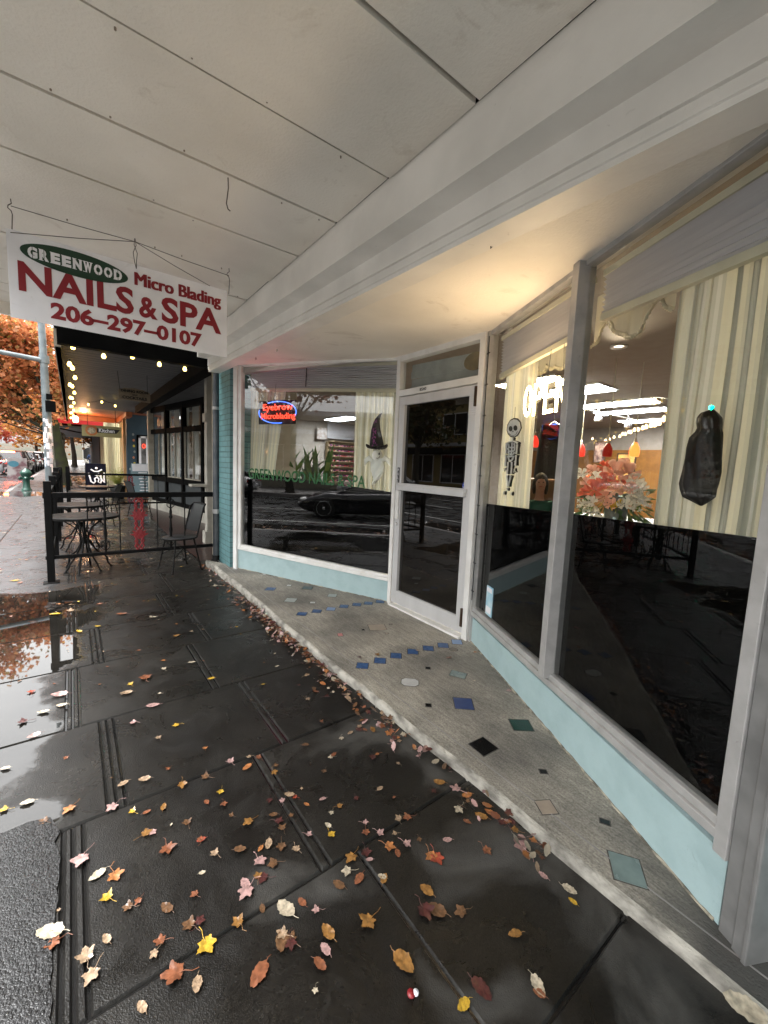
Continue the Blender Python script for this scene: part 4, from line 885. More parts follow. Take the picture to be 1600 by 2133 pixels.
w = MB(); w.tube([FR.P(oa[0]+.25,-.05,zz0+hh), FR.P(oa[0]+.27,-.05,2.25)], .002, 5); w.tube([FR.P(oa[0]+.42,-.05,zz0+hh), FR.P(oa[0]+.40,-.05,2.25)], .002, 5); w.build('cord', M['blk'], os_)
ld = bpy.data.lights.new('open_sign_light', 'AREA'); ld.shape = 'RECTANGLE'; ld.size = .5; ld.size_y = .25; ld.energy = 1.15; ld.color = (1,.70,.42)
lo = bpy.data.objects.new('open_sign_light', ld); COL.objects.link(lo); lo.location = FR.P(oa[0]+.12,.0,zz0+.13); lo.rotation_euler = Vector((-FR.n.x,-FR.n.y,-.9)).to_track_quat('Z','Y').to_euler()
# neon eyebrow sign
M['neonr'] = emit('neon_red', (1,.05,.02), .55); M['neonb'] = emit('neon_blue', (.05,.18,1), .6)
C4 = lambda x, y: (500+x/4.706, 800+y/4.706)
na = FL.px(C4(178,395), -.06); nb = FL.px(C4(560,180), -.06); nw = nb[0]-na[0]; nz0 = na[1]; nz1 = FL.px(C4(178,170), -.06)[1]; nh = nz1-nz0
ns = thing('neon_sign', 'red neon brow sign with blue ring on a black panel', 'neon sign', FL.P(na[0]+nw/2,-.06,nz0))
w = MB(); w.fbox(FL, na[0], na[0]+nw*.96, -.075, -.068, nz0, nz1); w.build('panel', M['blk'], ns)
w = MB(); text(w, 'Eyebrow', FL.P(na[0]+nw*.14,-.055,nz0+nh*.50), FL.u, (0,0,1), nw*.76, nh*.36, .012, thick=.003); text(w, 'Microblading', FL.P(na[0]+nw*.09,-.055,nz0+nh*.14), FL.u, (0,0,1), nw*.88, nh*.33, .010, thick=.003); w.build('red_tubing', M['neonr'], ns)
w = MB()
for t0, t1 in ((-20,120),(165,285)):
    w.tube([FL.P(na[0]+nw*(.5+.48*math.cos(rad(t))), -.06, nz0+nh*(.5+.46*math.sin(rad(t)))) for t in range(t0, t1+1, 10)], .005, 6)
w.build('blue_tubing', M['neonb'], ns)
w = MB(); w.tube([FL.P(na[0]+nw*.4,-.07,nz1), FL.P(na[0]+nw*.45,-.07,2.45)], .002, 5); w.build('cord', M['blk'], ns)
ld = bpy.data.lights.new('neon_light', 'AREA'); ld.shape = 'RECTANGLE'; ld.size = .5; ld.size_y = .25; ld.energy = .17; ld.color = (1,.12,.16)
lo = bpy.data.objects.new('neon_light', ld); COL.objects.link(lo); lo.location = FL.P(na[0]+nw*.5,.0,nz0+nh*.6); lo.rotation_euler = Vector((-FL.n.x,-FL.n.y,-1.4)).to_track_quat('Z','Y').to_euler()
p = gx((1158,897), 9.5); n2 = thing('neon_sign', 'small red and blue neon sign at the back seen beside the mullion', 'neon sign', p)
w = MB(); w.tube([p+Vector((0,.22*math.cos(t*.3),.16*math.sin(t*.3))) for t in range(22)], .015, 6); w.build('blue_tubing', M['neonb'], n2)
w = MB(); text(w, 'NAILS', p+Vector((-.02,.15,.0)), (0,-1,0), (0,0,1), .30, .10, .02, thick=.004); text(w, 'OPEN', p+Vector((-.02,.15,-.3)), (0,-1,0), (0,0,1), .30, .14, .03, thick=.004); w.build('red_tubing', M['neonr'], n2)
# ---- paper skeleton
SKM = pm('skeleton_card', (.75,.76,.78), (.66,.67,.7), scale=20, rough=.5)
K = lambda x, y: (1000+x/6.664, 740+y/6.664)
def kp(x, y): s_, z_ = FR.px(K(x, y), -.045); return (s_, z_)
def kpoly(pts): return [kp(*p_) for p_ in pts]
sk = thing('skeleton_cutout', 'black and white paper skeleton hanging in the narrow window', 'decoration', FR.P(*[kp(430,1950)[0], -.045, kp(430,1950)[1]]))
def flat(mb, poly, n, t, mi=0):
    mb.prism([(a, b) for a, b in poly], FR.o+FR.n*n, FR.u, (0,0,1), FR.n*t, mi)
def strip(mb, pts, wd, n, t, mi=0, ends=1.6):
    P2 = [kp(*p_) for p_ in pts]
    mb.tube([FR.P(a,n,b) for a, b in P2], [wd*ends]+[wd]*(len(P2)-2)+[wd*ends] if len(P2) > 2 else [wd*ends, wd*ends], 8, mi)
head = [(470,880),(520,885),(560,930),(572,1010),(545,1070),(520,1110),(480,1135),(430,1130),(395,1095),(375,1040),(385,970),(420,905)]
def grow(pts, k):
    cx_ = sum(a for a, b in pts)/len(pts); cy_ = sum(b for a, b in pts)/len(pts); return [(cx_+(a-cx_)*k, cy_+(b-cy_)*k) for a, b in pts]
w = MB(); flat(w, kpoly(grow(head,1.07)), -.047, .002)
w.build('head_outline', M['blk'], sk)
w = MB(); flat(w, kpoly(grow(head,.93)), -.0445, .002); w.build('skull', SKM, sk)
w = MB()
for cx_, cy_, rx, ry in ((430,1020,25,38),(497,1010,27,38),(463,1058,7,10)): flat(w, kpoly([(cx_+rx*math.cos(t*.45), cy_+ry*math.sin(t*.45)) for t in range(14)]), -.0424, .001)
for a, b in zip([(408,1082),(435,1110),(470,1118),(505,1100),(520,1070)], [(435,1110),(470,1118),(505,1100),(520,1070),(528,1060)]):
    A = kp(*a); B = kp(*b); w.bar(FR.P(A[0],-.0415,A[1]), FR.P(B[0],-.0415,B[1]), .002, .0035, upv=FR.n)
w.build('face', M['blk'], sk)
bones = [[(455,1145),(450,1200),(445,1290),(440,1380)],[(370,1235),(400,1205),(450,1195),(500,1205),(525,1225)],[(400,1235),(405,1275),(445,1285),(485,1270),(480,1225)],[(395,1290),(405,1330),(445,1335),(480,1320),(485,1280)],[(400,1340),(410,1370),(440,1385),(475,1365),(480,1340)],
 [(372,1240),(368,1300),(362,1365)],[(520,1240),(515,1300),(508,1370)],[(360,1385),(358,1450),(350,1540)],[(505,1385),(500,1450),(492,1530)],[(395,1480),(388,1560),(378,1650)],[(445,1480),(442,1560),(435,1650)],[(375,1670),(385,1740),(395,1810)],[(430,1670),(415,1740),(395,1815)],
 [(395,1400),(405,1450),(430,1465),(455,1450),(470,1400),(430,1405),(395,1400)]]
for k, mt, nm, wd, n_ in ((0,'blk','outline',.0088,-.056),(1,None,'bones',.0056,-.0430)):
    w = MB()
    for bn in bones: strip(w, bn, wd, n_, 0, ends=1.5)
    for q_, r1 in (((350,1580),.011),((482,1590),.011),((340,1910),.013),((440,1920),.013),((385,1860),.011),((325,1600),.006),((365,1610),.006),((470,1620),.006),((495,1615),.006)):
        a, b = kp(*q_); w.ball(FR.P(a,n_,b), (r1*(1 if k else 1.25),)*3 if False else (r1*(1 if k else 1.25)*.9, r1*.35, r1*(1 if k else 1.25)), 8)
    w.build(nm, SKM if k else M['blk'], sk)
w = MB(); a, b = kp(490,720); c, d = kp(480,880); w.tube([FR.P(a,-.045,b), FR.P(c,-.045,d)], .0015, 5); w.build('thread', M['blk'], sk)
# ---- ghost with witch hat
G = C4
def gp(x, y, n=-.06): a, b = FL.px(G(x, y), n); return FL.P(a, n, b)
gh = thing('ghost_decoration', 'white smiling ghost decoration on the curtain of the left window', 'decoration', gp(1330,960))
GM = fabric('ghost_gauze', (.86,.87,.85), .25)
w = MB(); hd = gp(1345,698); w.ball(hd, (.066,.040,.060), 16)
def body(u, v):
    # v from neck (1) to tail (0), a twisted tapering gauze
    cx_ = 1345 + (-40 if v < .3 else 0)*(.3-v)/.3; hw = [10,32,50,62,66,62,50][min(6,int(v*6.99))]
    x = cx_ + hw*math.cos(u*6.283); y = 980-(980-735)*v
    p_ = gp(x, y, -.065); return p_ + FL.n*(.022*math.sin(u*6.283)+.006*math.sin(u*31+v*13)) + Vector((0,0,.01*math.sin(u*19)))
w.grid(body, 40, 14)
w.build('ghost_body', GM, gh)
w = MB()
for sx in (-1, 1):
    pts_ = [gp(1345+sx*40,755),gp(1345+sx*80,725),gp(1345+sx*112,750),gp(1345+sx*124,800)]; w.tube(pts_, [.016,.030,.026,.006], 10)
w.build('arm', GM, gh)
w = MB()
for x, y in ((1328,684),(1364,684)): w.ball(gp(x,y,-.020), (.009,.008,.015), 8)
sm_ = [(1320,705),(1332,718),(1348,722),(1362,716),(1370,703)]
w.tube([gp(x,y+6,-.022) for x, y in sm_], .0035, 5); w.build('face', M['blk'], gh)
ht = thing('witch_hat', 'black pointed witch hat with purple ribbon on the ghost', 'hat', gp(1340,640))
w = MB(); HM = pm('hat_felt', (.003,.0022,.0025), (.008,.005,.005), scale=30, rough=.8)
b0 = gp(1340,610); prof = []
for i in range(11):
    t = i/10; q_ = [(1340,610),(1338,570),(1336,530),(1333,490),(1332,450),(1335,415),(1340,380),(1348,350),(1360,325),(1372,305),(1388,285)][i]
    prof.append(gp(*q_))
w.tube(prof, [.078,.072,.066,.058,.050,.042,.034,.026,.018,.011,.004], 16)
br = []
w.grid(lambda u, v: gp(1340,612)+FL.u*((.07+.055*v)*math.cos(u*6.283))+FL.n*((.03+.03*v)*math.sin(u*6.283))+Vector((0,0,-.02+.035*v*v*abs(math.cos(u*6.283))**3)), 32, 4)
w.build('felt', HM, ht)
w = MB(); w.grid(lambda u, v: gp(1340,612)+FL.u*(.125*math.cos(u*6.283))+FL.n*(.055*math.sin(u*6.283))+Vector((0,0,-.02+.035*abs(math.cos(u*6.283))**3 + .012*math.sin(v*6.283)))+FL.n*.012*math.cos(v*6.283), 48, 6)
w.build('furry_brim', HM, ht)
w = MB(); r3 = random.Random(8)
for i in range(34):
    t = r3.random(); k = min(9, int(t*7)); c = prof[k].lerp(prof[k+1], r3.random()); R_ = [.078,.072,.066,.058,.050,.042,.034,.026,.018,.011][k]
    an = r3.uniform(-.15,.55); c = c+FL.u*(R_*math.sin(an))+FL.n*(R_*math.cos(an)+.002); w.obb(c, FL.u*.005, FL.n*.001, (0,0,.007))
w.build('purple_sequins', pm('sequin_purple', (.10,.008,.075), (.16,.03,.12), scale=50, rough=.3, metal=.4), ht)
# ---- hooded black figure
RZ = lambda x, y: FR.px((1200+x/4, 820+y/4), -.06)
rf = thing('hooded_figure', 'black hooded cloth figure hanging against the curtain of the largest window', 'decoration', FR.P(RZ(1040,930)[0],-.06,RZ(1040,930)[1]))
M['robe'] = pm('black_robe', (.002,.0019,.002), (.004,.0036,.0036), scale=20, rough=.6, bump=.5, bscale=40)
M['hood'] = pm('brown_satin_hood', (.014,.006,.0045), (.009,.004,.003), scale=9, rough=.28, bump=.3, bscale=30)
rows_ = [(135,1130,18),(160,1110,60),(200,1110,88),(245,1108,90),(290,1108,85),(320,1105,95),(370,1080,118),(450,1066,128),(550,1056,136),(650,1044,140),(750,1020,140),(800,1015,128),(860,1020,115),(900,1035,60),(935,1040,8)]
def robe(rws):
    def fn(u, v):
        f = v*(len(rws)-1); i = min(int(f), len(rws)-2); t = f-i
        y, cx_, hw = [rws[i][k]*(1-t)+rws[i+1][k]*t for k in range(3)]
        a = u*6.283; x = cx_+hw*math.cos(a)
        s_, z_ = RZ(x, y); dep = hw/4*.0023*.55
        return FR.P(s_, -.062+dep*math.sin(a)+.004*math.sin(a*7+y*.01)*min(1,hw/100), z_)
    return fn
w = MB(); w.grid(robe(rows_[4:]), 48, 30); w.build('robe', M['robe'], rf)
w = MB(); w.grid(robe(rows_[:6]), 40, 16); w.build('hood', M['hood'], rf)
w = MB(); s_, z_ = RZ(1130,150); w.tube([FR.P(s_,-.06,z_-.01), FR.P(s_,-.06,z_+.02)], .006, 6); w.build('loop', M['blk'], rf)
# ---- flowers on a table behind the glass
c = gx((1283,1060), 3.0); TX, TY = c.x, c.y
tb = thing('display_table', 'small white display table under the flower vase', 'table', (TX, TY, .02))
w = MB(); w.lathe([(.0,1.16),(.55,1.16),(.55,1.19),(0,1.19)], (TX,TY,0), 24); w.build('table_top', M['signw'], tb)
w = MB(); w.lathe([(.25,.02),(.25,.05),(.04,.08),(.04,1.16)], (TX,TY,0), 12); w.build('pedestal', M['signw'], tb)
vs_ = thing('flower_vase', 'glass vase with coral and peach roses and white blossoms', 'flowers', (TX, TY, 1.19))
w = MB(); w.lathe([(.06,.0),(.07,.01),(.075,.08),(.06,.16),(.08,.2)], (TX,TY,1.191), 16); w.build('vase', pm('vase_glass', (.2,.25,.22), rough=.1, trans=.4), vs_)
r3 = random.Random(12)
FM = {k: fabric('petal_'+k, c_, .25) for k, c_ in (('peach',(.85,.52,.40)),('coral',(.75,.20,.12)),('white',(.85,.83,.76)),('yellow',(.7,.5,.05)))}
def rose(cen, r, mat, nm='rose'):
    w = MB(); cen = Vector(cen); ax = Vector((-.8,-.35,.5)).normalized(); a1 = ax.orthogonal().normalized(); a2 = ax.cross(a1)
    for ring_, (k, rr_, cup) in enumerate([(6,1,.25),(5,.72,.6),(4,.42,.95)]):
        for i in range(k):
            t0 = i*6.283/k+ring_*.5+r3.uniform(-.2,.2); wd = 3.3/k
            w.grid(lambda u, v: cen+(a1*math.cos(t0+(u-.5)*wd*1.2)+a2*math.sin(t0+(u-.5)*wd*1.2))*r*rr_*(.25+.75*v)*(1-.12*(u-.5)**2)+ax*r*(cup*v*v*.8-.1*ring_*0+.15*math.sin(u*3.14)*v), 4, 4)
    w.build(nm, mat, vs_)
for q_, X, r_, k in [((1285,982),2.95,.085,'peach'),((1310,985),2.95,.07,'peach'),((1262,1000),2.9,.06,'coral'),((1258,1035),2.85,.05,'peach'),((1240,1018),2.8,.07,'coral'),((1225,1008),2.95,.055,'peach'),((1262,975),3.2,.06,'coral'),((1285,1020),2.9,.055,'peach'),((1325,1040),2.9,.05,'white'),((1233,980),3.1,.05,'peach'),((1300,1005),3.0,.05,'coral'),((1245,995),2.95,.05,'white'),((1300,968),3.05,.05,'peach'),((1322,1000),2.95,.055,'white'),((1218,1030),2.9,.05,'coral'),((1230,1045),2.8,.045,'white'),((1272,1050),2.8,.045,'peach'),((1300,1050),2.8,.045,'white'),((1315,1018),2.85,.045,'peach'),((1338,1015),3.0,.04,'white'),((1210,988),3.0,.05,'white')]:
    rose(gx(q_, X), r_, FM[k])
w = MB()
for bx, by in ((1218,1050),(1330,1050),(1240,1065),(1340,1040),(1320,1025)):
    for i in range(16):
        c_ = gx((bx+r3.uniform(-14,14), by+r3.uniform(-14,14)), 2.85+r3.uniform(-.05,.05))
        for j in range(5): d_ = Vector((r3.uniform(-1,1), r3.uniform(-1,1), r3.uniform(-1,1))).normalized(); w.obb(c_+d_*.008, d_*.009, d_.orthogonal().normalized()*.006, d_.orthogonal().cross(d_).normalized()*.001)
w.build('white_blossom', FM['white'], vs_)
w = MB(); base = Vector((TX,TY,1.38))
for i in range(150):
    q_ = (r3.uniform(1212,1345), r3.uniform(1020,1085)); e_ = gx(q_, 3.0+r3.uniform(-.15,.25)); d_ = (e_-base); l_ = .05+r3.random()*.07
    t_ = d_.normalized(); sd_ = Vector((r3.uniform(-1,1), r3.uniform(-1,1), r3.uniform(-.4,.4))).normalized()
    w.add([e_, e_+t_*l_*.5+sd_*.018, e_+t_*l_, e_+t_*l_*.5-sd_*.018], [(0,1,2,3)])
    if i % 6 == 0: w.tube([base-Vector((0,0,.1)), base.lerp(e_, .5)+Vector((0,0,.02)), e_], .002, 4)
w.build('foliage', leafmat('bouquet_leaf', [(.02,.06,.015),(.04,.11,.03),(.10,.14,.02)]), vs_)
w = MB()
for i in range(5): e_ = gx((1275+i*5,1063-i*3), 2.8); w.tube([e_, e_+Vector((-.02,.0,.03))], [.004,.010], 5)
w.build('yellow_bud', FM['yellow'], vs_)
# ---- plant behind the left window
c = gy(z3(520,690), 6.6); pt = thing('potted_plant', 'tall leafy green plant behind the left shop window', 'plant', (c.x, c.y, .02))
w = MB(); w.lathe([(.16,0),(.20,.02),(.24,.4),(.22,.42)], (c.x,c.y,.02), 16); w.build('pot', pm('pot_clay', (.2,.09,.05), rough=.6), pt)
w = MB()
for i in range(60):
    an = r3.uniform(0,6.283); l_ = r3.uniform(.5,1.0); el = r3.uniform(.9,1.45); p0 = Vector((c.x+r3.uniform(-.5,.5),c.y,1.02)); pr_ = []
    for k in range(6):
        t = k/5; pr_.append(p0+Vector((math.cos(an)*l_*t*math.cos(el)*1.3, math.sin(an)*l_*t*math.cos(el)*1.3, l_*1.15*t*math.sin(el)-.25*t*t)))
    sd_ = Vector((-math.sin(an), math.cos(an), 0))
    for k in range(5):
        wd0 = .045*math.sin(math.pi*(k/5*.9+.08)); wd1 = .045*math.sin(math.pi*((k+1)/5*.9+.08))
        w.add([pr_[k]-sd_*wd0, pr_[k]+sd_*wd0, pr_[k+1]+sd_*wd1, pr_[k+1]-sd_*wd1], [(0,1,2,3)], 0, True)
w.build('foliage', leafmat('houseplant_leaf', [(.05,.12,.03),(.10,.20,.05),(.18,.24,.06)]), pt)
w = MB(); w.tube([(c.x,c.y,.4),(c.x,c.y,1.1)], .02, 6); w.build('stem', M['brassd'], pt)

# ---------------------------------------------------------------- people
SKIN = pm('skin', (.50,.27,.18), (.46,.24,.16), scale=10, rough=.5)
def skinned(name, chains, mat, parent, sub=2):
    """chains: list of [(pos, radius)...]; first vertex of the first chain is the root; chains join when a position repeats"""
    vs, ed, rd = [], [], []
    idx = {}
    for ch in chains:
        prev = None
        for p_, r_ in ch:
            k = tuple(round(x, 4) for x in p_)
            if k not in idx: idx[k] = len(vs); vs.append(p_); rd.append(r_)
            i = idx[k]
            if prev is not None and prev != i: ed.append((prev, i))
            prev = i
    off = wloc(parent); me = bpy.data.meshes.new(name); me.from_pydata([(v[0]-off.x, v[1]-off.y, v[2]-off.z) for v in vs], ed, []); me.materials.append(mat)
    o = bpy.data.objects.new(name, me); COL.objects.link(o); o.parent = parent
    sk_ = o.modifiers.new('skin', 'SKIN'); sk_.use_smooth_shade = True
    ld_ = me.skin_vertices[0].data if me.skin_vertices else None
    if ld_ is None:
        bpy.context.view_layer.objects.active = o; return o
    for i, r_ in enumerate(rd):
        rr_ = r_ if isinstance(r_, tuple) else (r_, r_); ld_[i].radius = rr_
    ld_[0].use_root = True
    ss = o.modifiers.new('sub', 'SUBSURF'); ss.levels = sub; ss.render_levels = sub
    return o
def person(loc, rz, label, pose, cols, group=None, hair_long=True, sc=1.0):
    r_ = thing('person', label, 'person', (0,0,0), group)
    V = Vector
    hip = V((0,0,.92)); sh = .19; 
    if pose == 'sit':
        hip = V((0,0,.50)); L = {}
        knee = [V((.10*s,.42,.50)) for s in (-1,1)]; foot = [V((.10*s,.45,.06)) for s in (-1,1)]
        elb = [V((.24*s,.06,.76)) for s in (-1,1)]; hand = [V((.14*s,.33,.74)) for s in (-1,1)]
    else:
        a = .22 if pose == 'walk' else .05
        knee = [V((.09*s, a*s*.5+.04, .49)) for s in (-1,1)]; foot = [V((.10*s, a*s*1.3-.02, .06)) for s in (-1,1)]
        elb = [V((.25*s, -.08*s*(1 if pose == 'walk' else 0)-.02, 1.12)) for s in (-1,1)]; hand = [V((.25*s, -.16*s*(1 if pose=='walk' else 0)+.08, .87)) for s in (-1,1)]
    ch_ = hip+V((0,.0,.33)); nk = hip+V((0,.01,.53)); hb = nk+V((0,.02,.10)); 
    mats = {k: pm('cloth_'+k, c_, rough=.8, scale=14) for k, c_ in cols.items()}
    # body (skin)
    chains = [[(hip, .12), (hip+V((0,0,.16)), .115), (ch_, .13), (nk, .052), (hb, .062), (hb+V((0,.012,.07)), (.075,.085)), (hb+V((0,.005,.14)), (.07,.078))]]
    for i, s in enumerate((-1, 1)):
        shd = ch_+V((sh*.8*s,0,.10)); chains.append([(ch_, .13), (shd, .055), (elb[i], .036), (hand[i]-(hand[i]-elb[i])*.12, .024), (hand[i]+(hand[i]-elb[i])*.08, (.034,.018))])
        hd_ = (hand[i]-elb[i]).normalized(); sd_ = V((s,0,0)); root = hand[i]+(hand[i]-elb[i])*.08
        for k in range(4): b_ = root+sd_*.016*(k-1.5); chains.append([(root, (.034,.018)), (b_+hd_*.045, .008), (b_+hd_*(.075+.008*(1.5-abs(k-1.5)))+V((0,0,-.012)), .007)])
        chains.append([(root, (.034,.018)), (root-sd_*.035+hd_*.01, .009), (root-sd_*.045+hd_*.04, .008)])
        hj = hip+V((.085*s,0,-.02)); chains.append([(hip, .12), (hj, .085), (knee[i], .058), (foot[i]+V((0,-.02,.05)), .036), (foot[i]+V((0,.10,-.02)), .035)])
    skinned('body', chains, SKIN, r_)
    # top
    ch2 = [[(hip+V((0,0,.05)), .135), (hip+V((0,0,.18)), .128), (ch_, .148), (ch_+V((0,0,.12)), .11), (nk-V((0,-.0,.02)), .06)]]
    for i, s in enumerate((-1, 1)):
        shd = ch_+V((sh*.8*s,0,.10)); ch2.append([(ch_, .148), (shd, .068), (elb[i], .05), (hand[i]-(hand[i]-elb[i])*.22, .036)])
    skinned('top', ch2, mats['top'], r_)
    ch3 = [[(hip, .142)]]
    for i, s in enumerate((-1, 1)): hj = hip+V((.085*s,0,-.02)); ch3.append([(hip, .142), (hj, .10), (knee[i], .072), (foot[i]+V((0,-.02,.08)), .055)])
    skinned('trousers', ch3, mats['trousers'], r_)
    w = MB()
    for i in range(2): w.ball(foot[i]+V((0,.05,-.02)), (.05,.13,.045), 10)
    w.build('shoes', M['blk'], r_)
    H = hb+V((0,.01,.09)); w = MB(); w.ball(H+V((0,-.018,.018)), (.088,.10,.115), 14)
    if hair_long: w.ball(H+V((0,-.07,-.06)), (.085,.05,.13), 12); w.ball(H+V((-.075,-.02,-.05)), (.028,.05,.11), 10); w.ball(H+V((.075,-.02,-.05)), (.028,.05,.11), 10)
    w.build('hair', mats['hair'], r_)
    w = MB(); w.ball(H+V((0,.05,-.02)), (.064,.048,.085), 14); w.tube([H+V((0,.093,.01)), H+V((0,.112,-.022)), H+V((0,.098,-.03))], [.008,.013,.009], 8)
    w.ball(H+V((-.076,.0,-.01)), (.01,.02,.03), 8); w.ball(H+V((.076,.0,-.01)), (.01,.02,.03), 8); w.build('face', SKIN, r_)
    w = MB(); 
    for s in (-1,1): w.ball(H+V((.028*s,.090,.005)), (.011,.008,.006), 8)
    w.build('eyes', M['blk'], r_)
    w = MB(); w.ball(H+V((0,.092,-.052)), (.022,.007,.006), 8); w.build('mouth', pm('lips', (.35,.06,.05)), r_)
    r_.location = loc; r_.rotation_euler = (0,0,rz); r_.scale = (sc,)*3
    return r_
# ---------------------------------------------------------------- restaurant next door
M['rceil'] = pm('dark_ceiling_boards', (.085,.088,.092), (.06,.062,.064), scale=3, rough=.55, spec=.3, stretch=(.3,3,1))
M['rwood'] = pm('orange_wood', (.30,.085,.022), (.24,.065,.018), scale=4, rough=.45)
M['rblack'] = pm('restaurant_black', (.0022,.0022,.0024), (.004,.0044,.0044), scale=6, rough=.8, spec=.05)
M['rgrey'] = pm('restaurant_grey', (.06,.066,.068), (.05,.056,.058), rough=.8, spec=.15)
M['rcream'] = pm('restaurant_cream', (.36,.33,.27), (.28,.255,.20), scale=7, rough=.6)
M['rwhite'] = pm('white_stone_base', (.40,.38,.33), (.30,.29,.25), scale=5, rough=.6, bump=.3, bscale=40)
M['rblue'] = pm('blue_wall_paint', (.018,.045,.068), (.025,.055,.078), scale=4, rough=.5)
rest = thing('restaurant_building', 'dark fronted restaurant with black framed bay window beside the nail shop', 'restaurant', (1.8, 10, 0))
CL = -.09; CY0, CY1, CY2 = 6.0, 16.0, 19.5; RZ_ = 2.93
w = MB(); w.box(CL, 1.60, CY0, CY0+.10, 2.72, 2.90); w.box(CL-.02, 1.62, CY0-.02, CY0+.12, 2.90, 2.93); w.build('canopy_fascia', M['rblack'], rest)
w = MB(); w.add([(CL-.02,CY0+.12,2.70),(CL+.03,CY0+.12,2.70),(CL+.03,CY2,2.70),(CL-.02,CY2,2.70)], [(0,1,2,3)])
w.box(CL-.03, CL+.03, CY0+.12, CY2, 2.70, 3.0); w.build('canopy_edge', M['rcream'], rest)
w = MB(); y = CY0+.12
while y < CY1: w.box(CL+.03, 3.0, y+.011, y+.169, RZ_, RZ_+.02); y += .18
w.box(CL-.02,3.0,CY0+.1,CY1,RZ_+.03,RZ_+.12); w.build('canopy_ceiling', M['rceil'], rest)
w = MB(); y = CY1
while y < CY2: w.box(CL+.03, 3.0, y+.007, y+.113, RZ_, RZ_+.02); y += .12
w.box(CL+.03, 3.0, CY2-.1, CY2, 2.76, 2.93); w.box(CL+.03,3.0,CY1,CY2,RZ_+.03,RZ_+.12); w.box(1.45,1.62,CY1-.1,CY2-.1,2.78,2.93); w.build('lit_ceiling_bay', M['rwood'], rest)
w = MB(); w.box(1.50, 1.68, CY0+.12, 14.0, 2.74, 2.929); w.build('ceiling_beam', M['rblack'], rest)
w = MB(); w.tube([(1.72,6.3,2.80),(1.70,13.9,2.80)], .018, 8); w.tube([(1.72,6.3,2.80),(1.75,6.2,2.6),(1.78,6.25,1.0)], .012, 6); w.build('conduit', M['alud'], rest)
w = MB(); w.box(1.70, 3.2, 5.9, 60, 3.06, 6.5); w.build('upper_wall', M['rcream'], rest)
# bay window
BA = gz((319,1056), 0); BB = gz((428,1088), 0); FB = Fr(BA, BB); FB.n = Vector((FB.u.y, -FB.u.x, 0)) 
if FB.n.x > 0: FB.n = -FB.n
bl = FB.len
w = MB(); w.fbox(FB, -.05, bl+1.2, -.10, .10, 0, .20); w.fbox(FB, -.05, bl+1.2, -.10, .07, .20, .23); w.build('stone_base', M['rwhite'], rest)
w = MB(); w.fbox(FB, -.05, bl+1.2, -.08, 0, .23, .90); w.build('lower_panels', M['rgrey'], rest)
bw = MB()
for z0_, z1_ in ((.23,.33),(.83,.97),(2.17,2.30),(2.78,2.93)): bw.fbox(FB, -.05, bl+1.2, -.05, .05, z0_, z1_)
bays = [0.0, .34*bl, .66*bl, .985*bl, bl+1.15]
for s_ in bays: bw.fbox(FB, s_-.06, s_+.06, -.055, .06, .23, 2.93)
win = bw.build('bay_window', M['rblack'], rest, bevel=.006); win['label'] = 'black framed bay window with white curtains'
for i in range(len(bays)-1):
    a, b = bays[i]+.06, bays[i+1]-.06
    for z0_, z1_ in ((.97,2.17),(2.30,2.78)):
        w = MB(); w.add([FB.P(a,-.01,z0_),FB.P(b,-.01,z0_),FB.P(b,-.01,z1_),FB.P(a,-.01,z1_)], [(0,1,2,3)]); w.build('pane', M['glass'], win)
    w = MB()
    for z0_, z1_ in ((.97,2.17),): w.fbox(FB, a, a+.03, -.02, .02, z0_, z1_); w.fbox(FB, (a+b)/2-.015, (a+b)/2+.015, -.02, .02, z0_, z1_); w.fbox(FB, a, b, -.02, .02, z0_, z0_+.03)
    w.build('sash', M['rcream'], win)
CW = fabric('white_curtain', (.66,.66,.64), .4)
for i, (a, b, lb) in enumerate([(.10*bl,.17*bl,'narrow white curtain at the far side of the bay window'),(.19*bl,.31*bl,'white curtain gathered in the far pane of the bay window'),(.37*bl,.46*bl,'white curtain at the left of the middle bay pane'),(.54*bl,.64*bl,'white curtain at the right of the middle bay pane'),(.70*bl,.80*bl,'white curtain in the nearest bay pane')]):
    w = MB(); w.grid(lambda u, v: FB.P(a+(b-a)*u+.03*math.sin(v*2.5), -.16+.02*math.sin(u*34), .95+(2.80-.95)*v), 20, 6)
    tag(w.build('white_curtain', CW, base=FB.P(a,-.16,.95)), lb, 'curtain', 'white curtains in the bay window')
w = MB(); w.fbox(FB, -.04, bl+1.1, -.9, -.85, .2, 2.9); w.build('back_wall', M['dark'], rest)
w = MB()
for s_, r_ in ((.25*bl,.13),(.42*bl,.13)):
    w.tube([FB.P(s_+r_*math.cos(t*.35), -.03, 1.98+r_*math.sin(t*.35)) for t in range(19)], .014, 6)
w.build('window_emblem', M['signw'], rest)
w = MB(); w.box(BA.x-.10, BA.x+.04, BA.y-.10, BA.y+.12, 0, 2.93); w.box(BA.x-.12, BA.x+.06, BA.y-.13, BA.y+.14, 0, .22); w.build('corner_post', M['rcream'], rest)
# white pilaster nearest the drain pipe and its ledge
PXp = gz((434,1130), 0)
w = MB(); w.box(PXp.x-.04, PXp.x+.14, PXp.y-.1, PXp.y+.06, 0, 2.93); w.box(PXp.x-.08, PXp.x+.14, PXp.y-.12, PXp.y+.08, 0, .22); w.box(PXp.x-.07, PXp.x+.14, PXp.y-.12, PXp.y+.08, 2.15, 2.30); w.box(PXp.x-.30, PXp.x+.1, PXp.y-.12, PXp.y+.1, 1.02, 1.06); w.build('pilaster', M['rwhite'], rest)
w = MB(); w.box(2.06,2.9,7.7,7.84,0,2.93); w.box(1.66,2.9,6.22,6.3,0,2.93); w.box(2.74,2.78,6.3,7.8,0,2.93); w.build('entrance_wall', M['rcream'], rest)
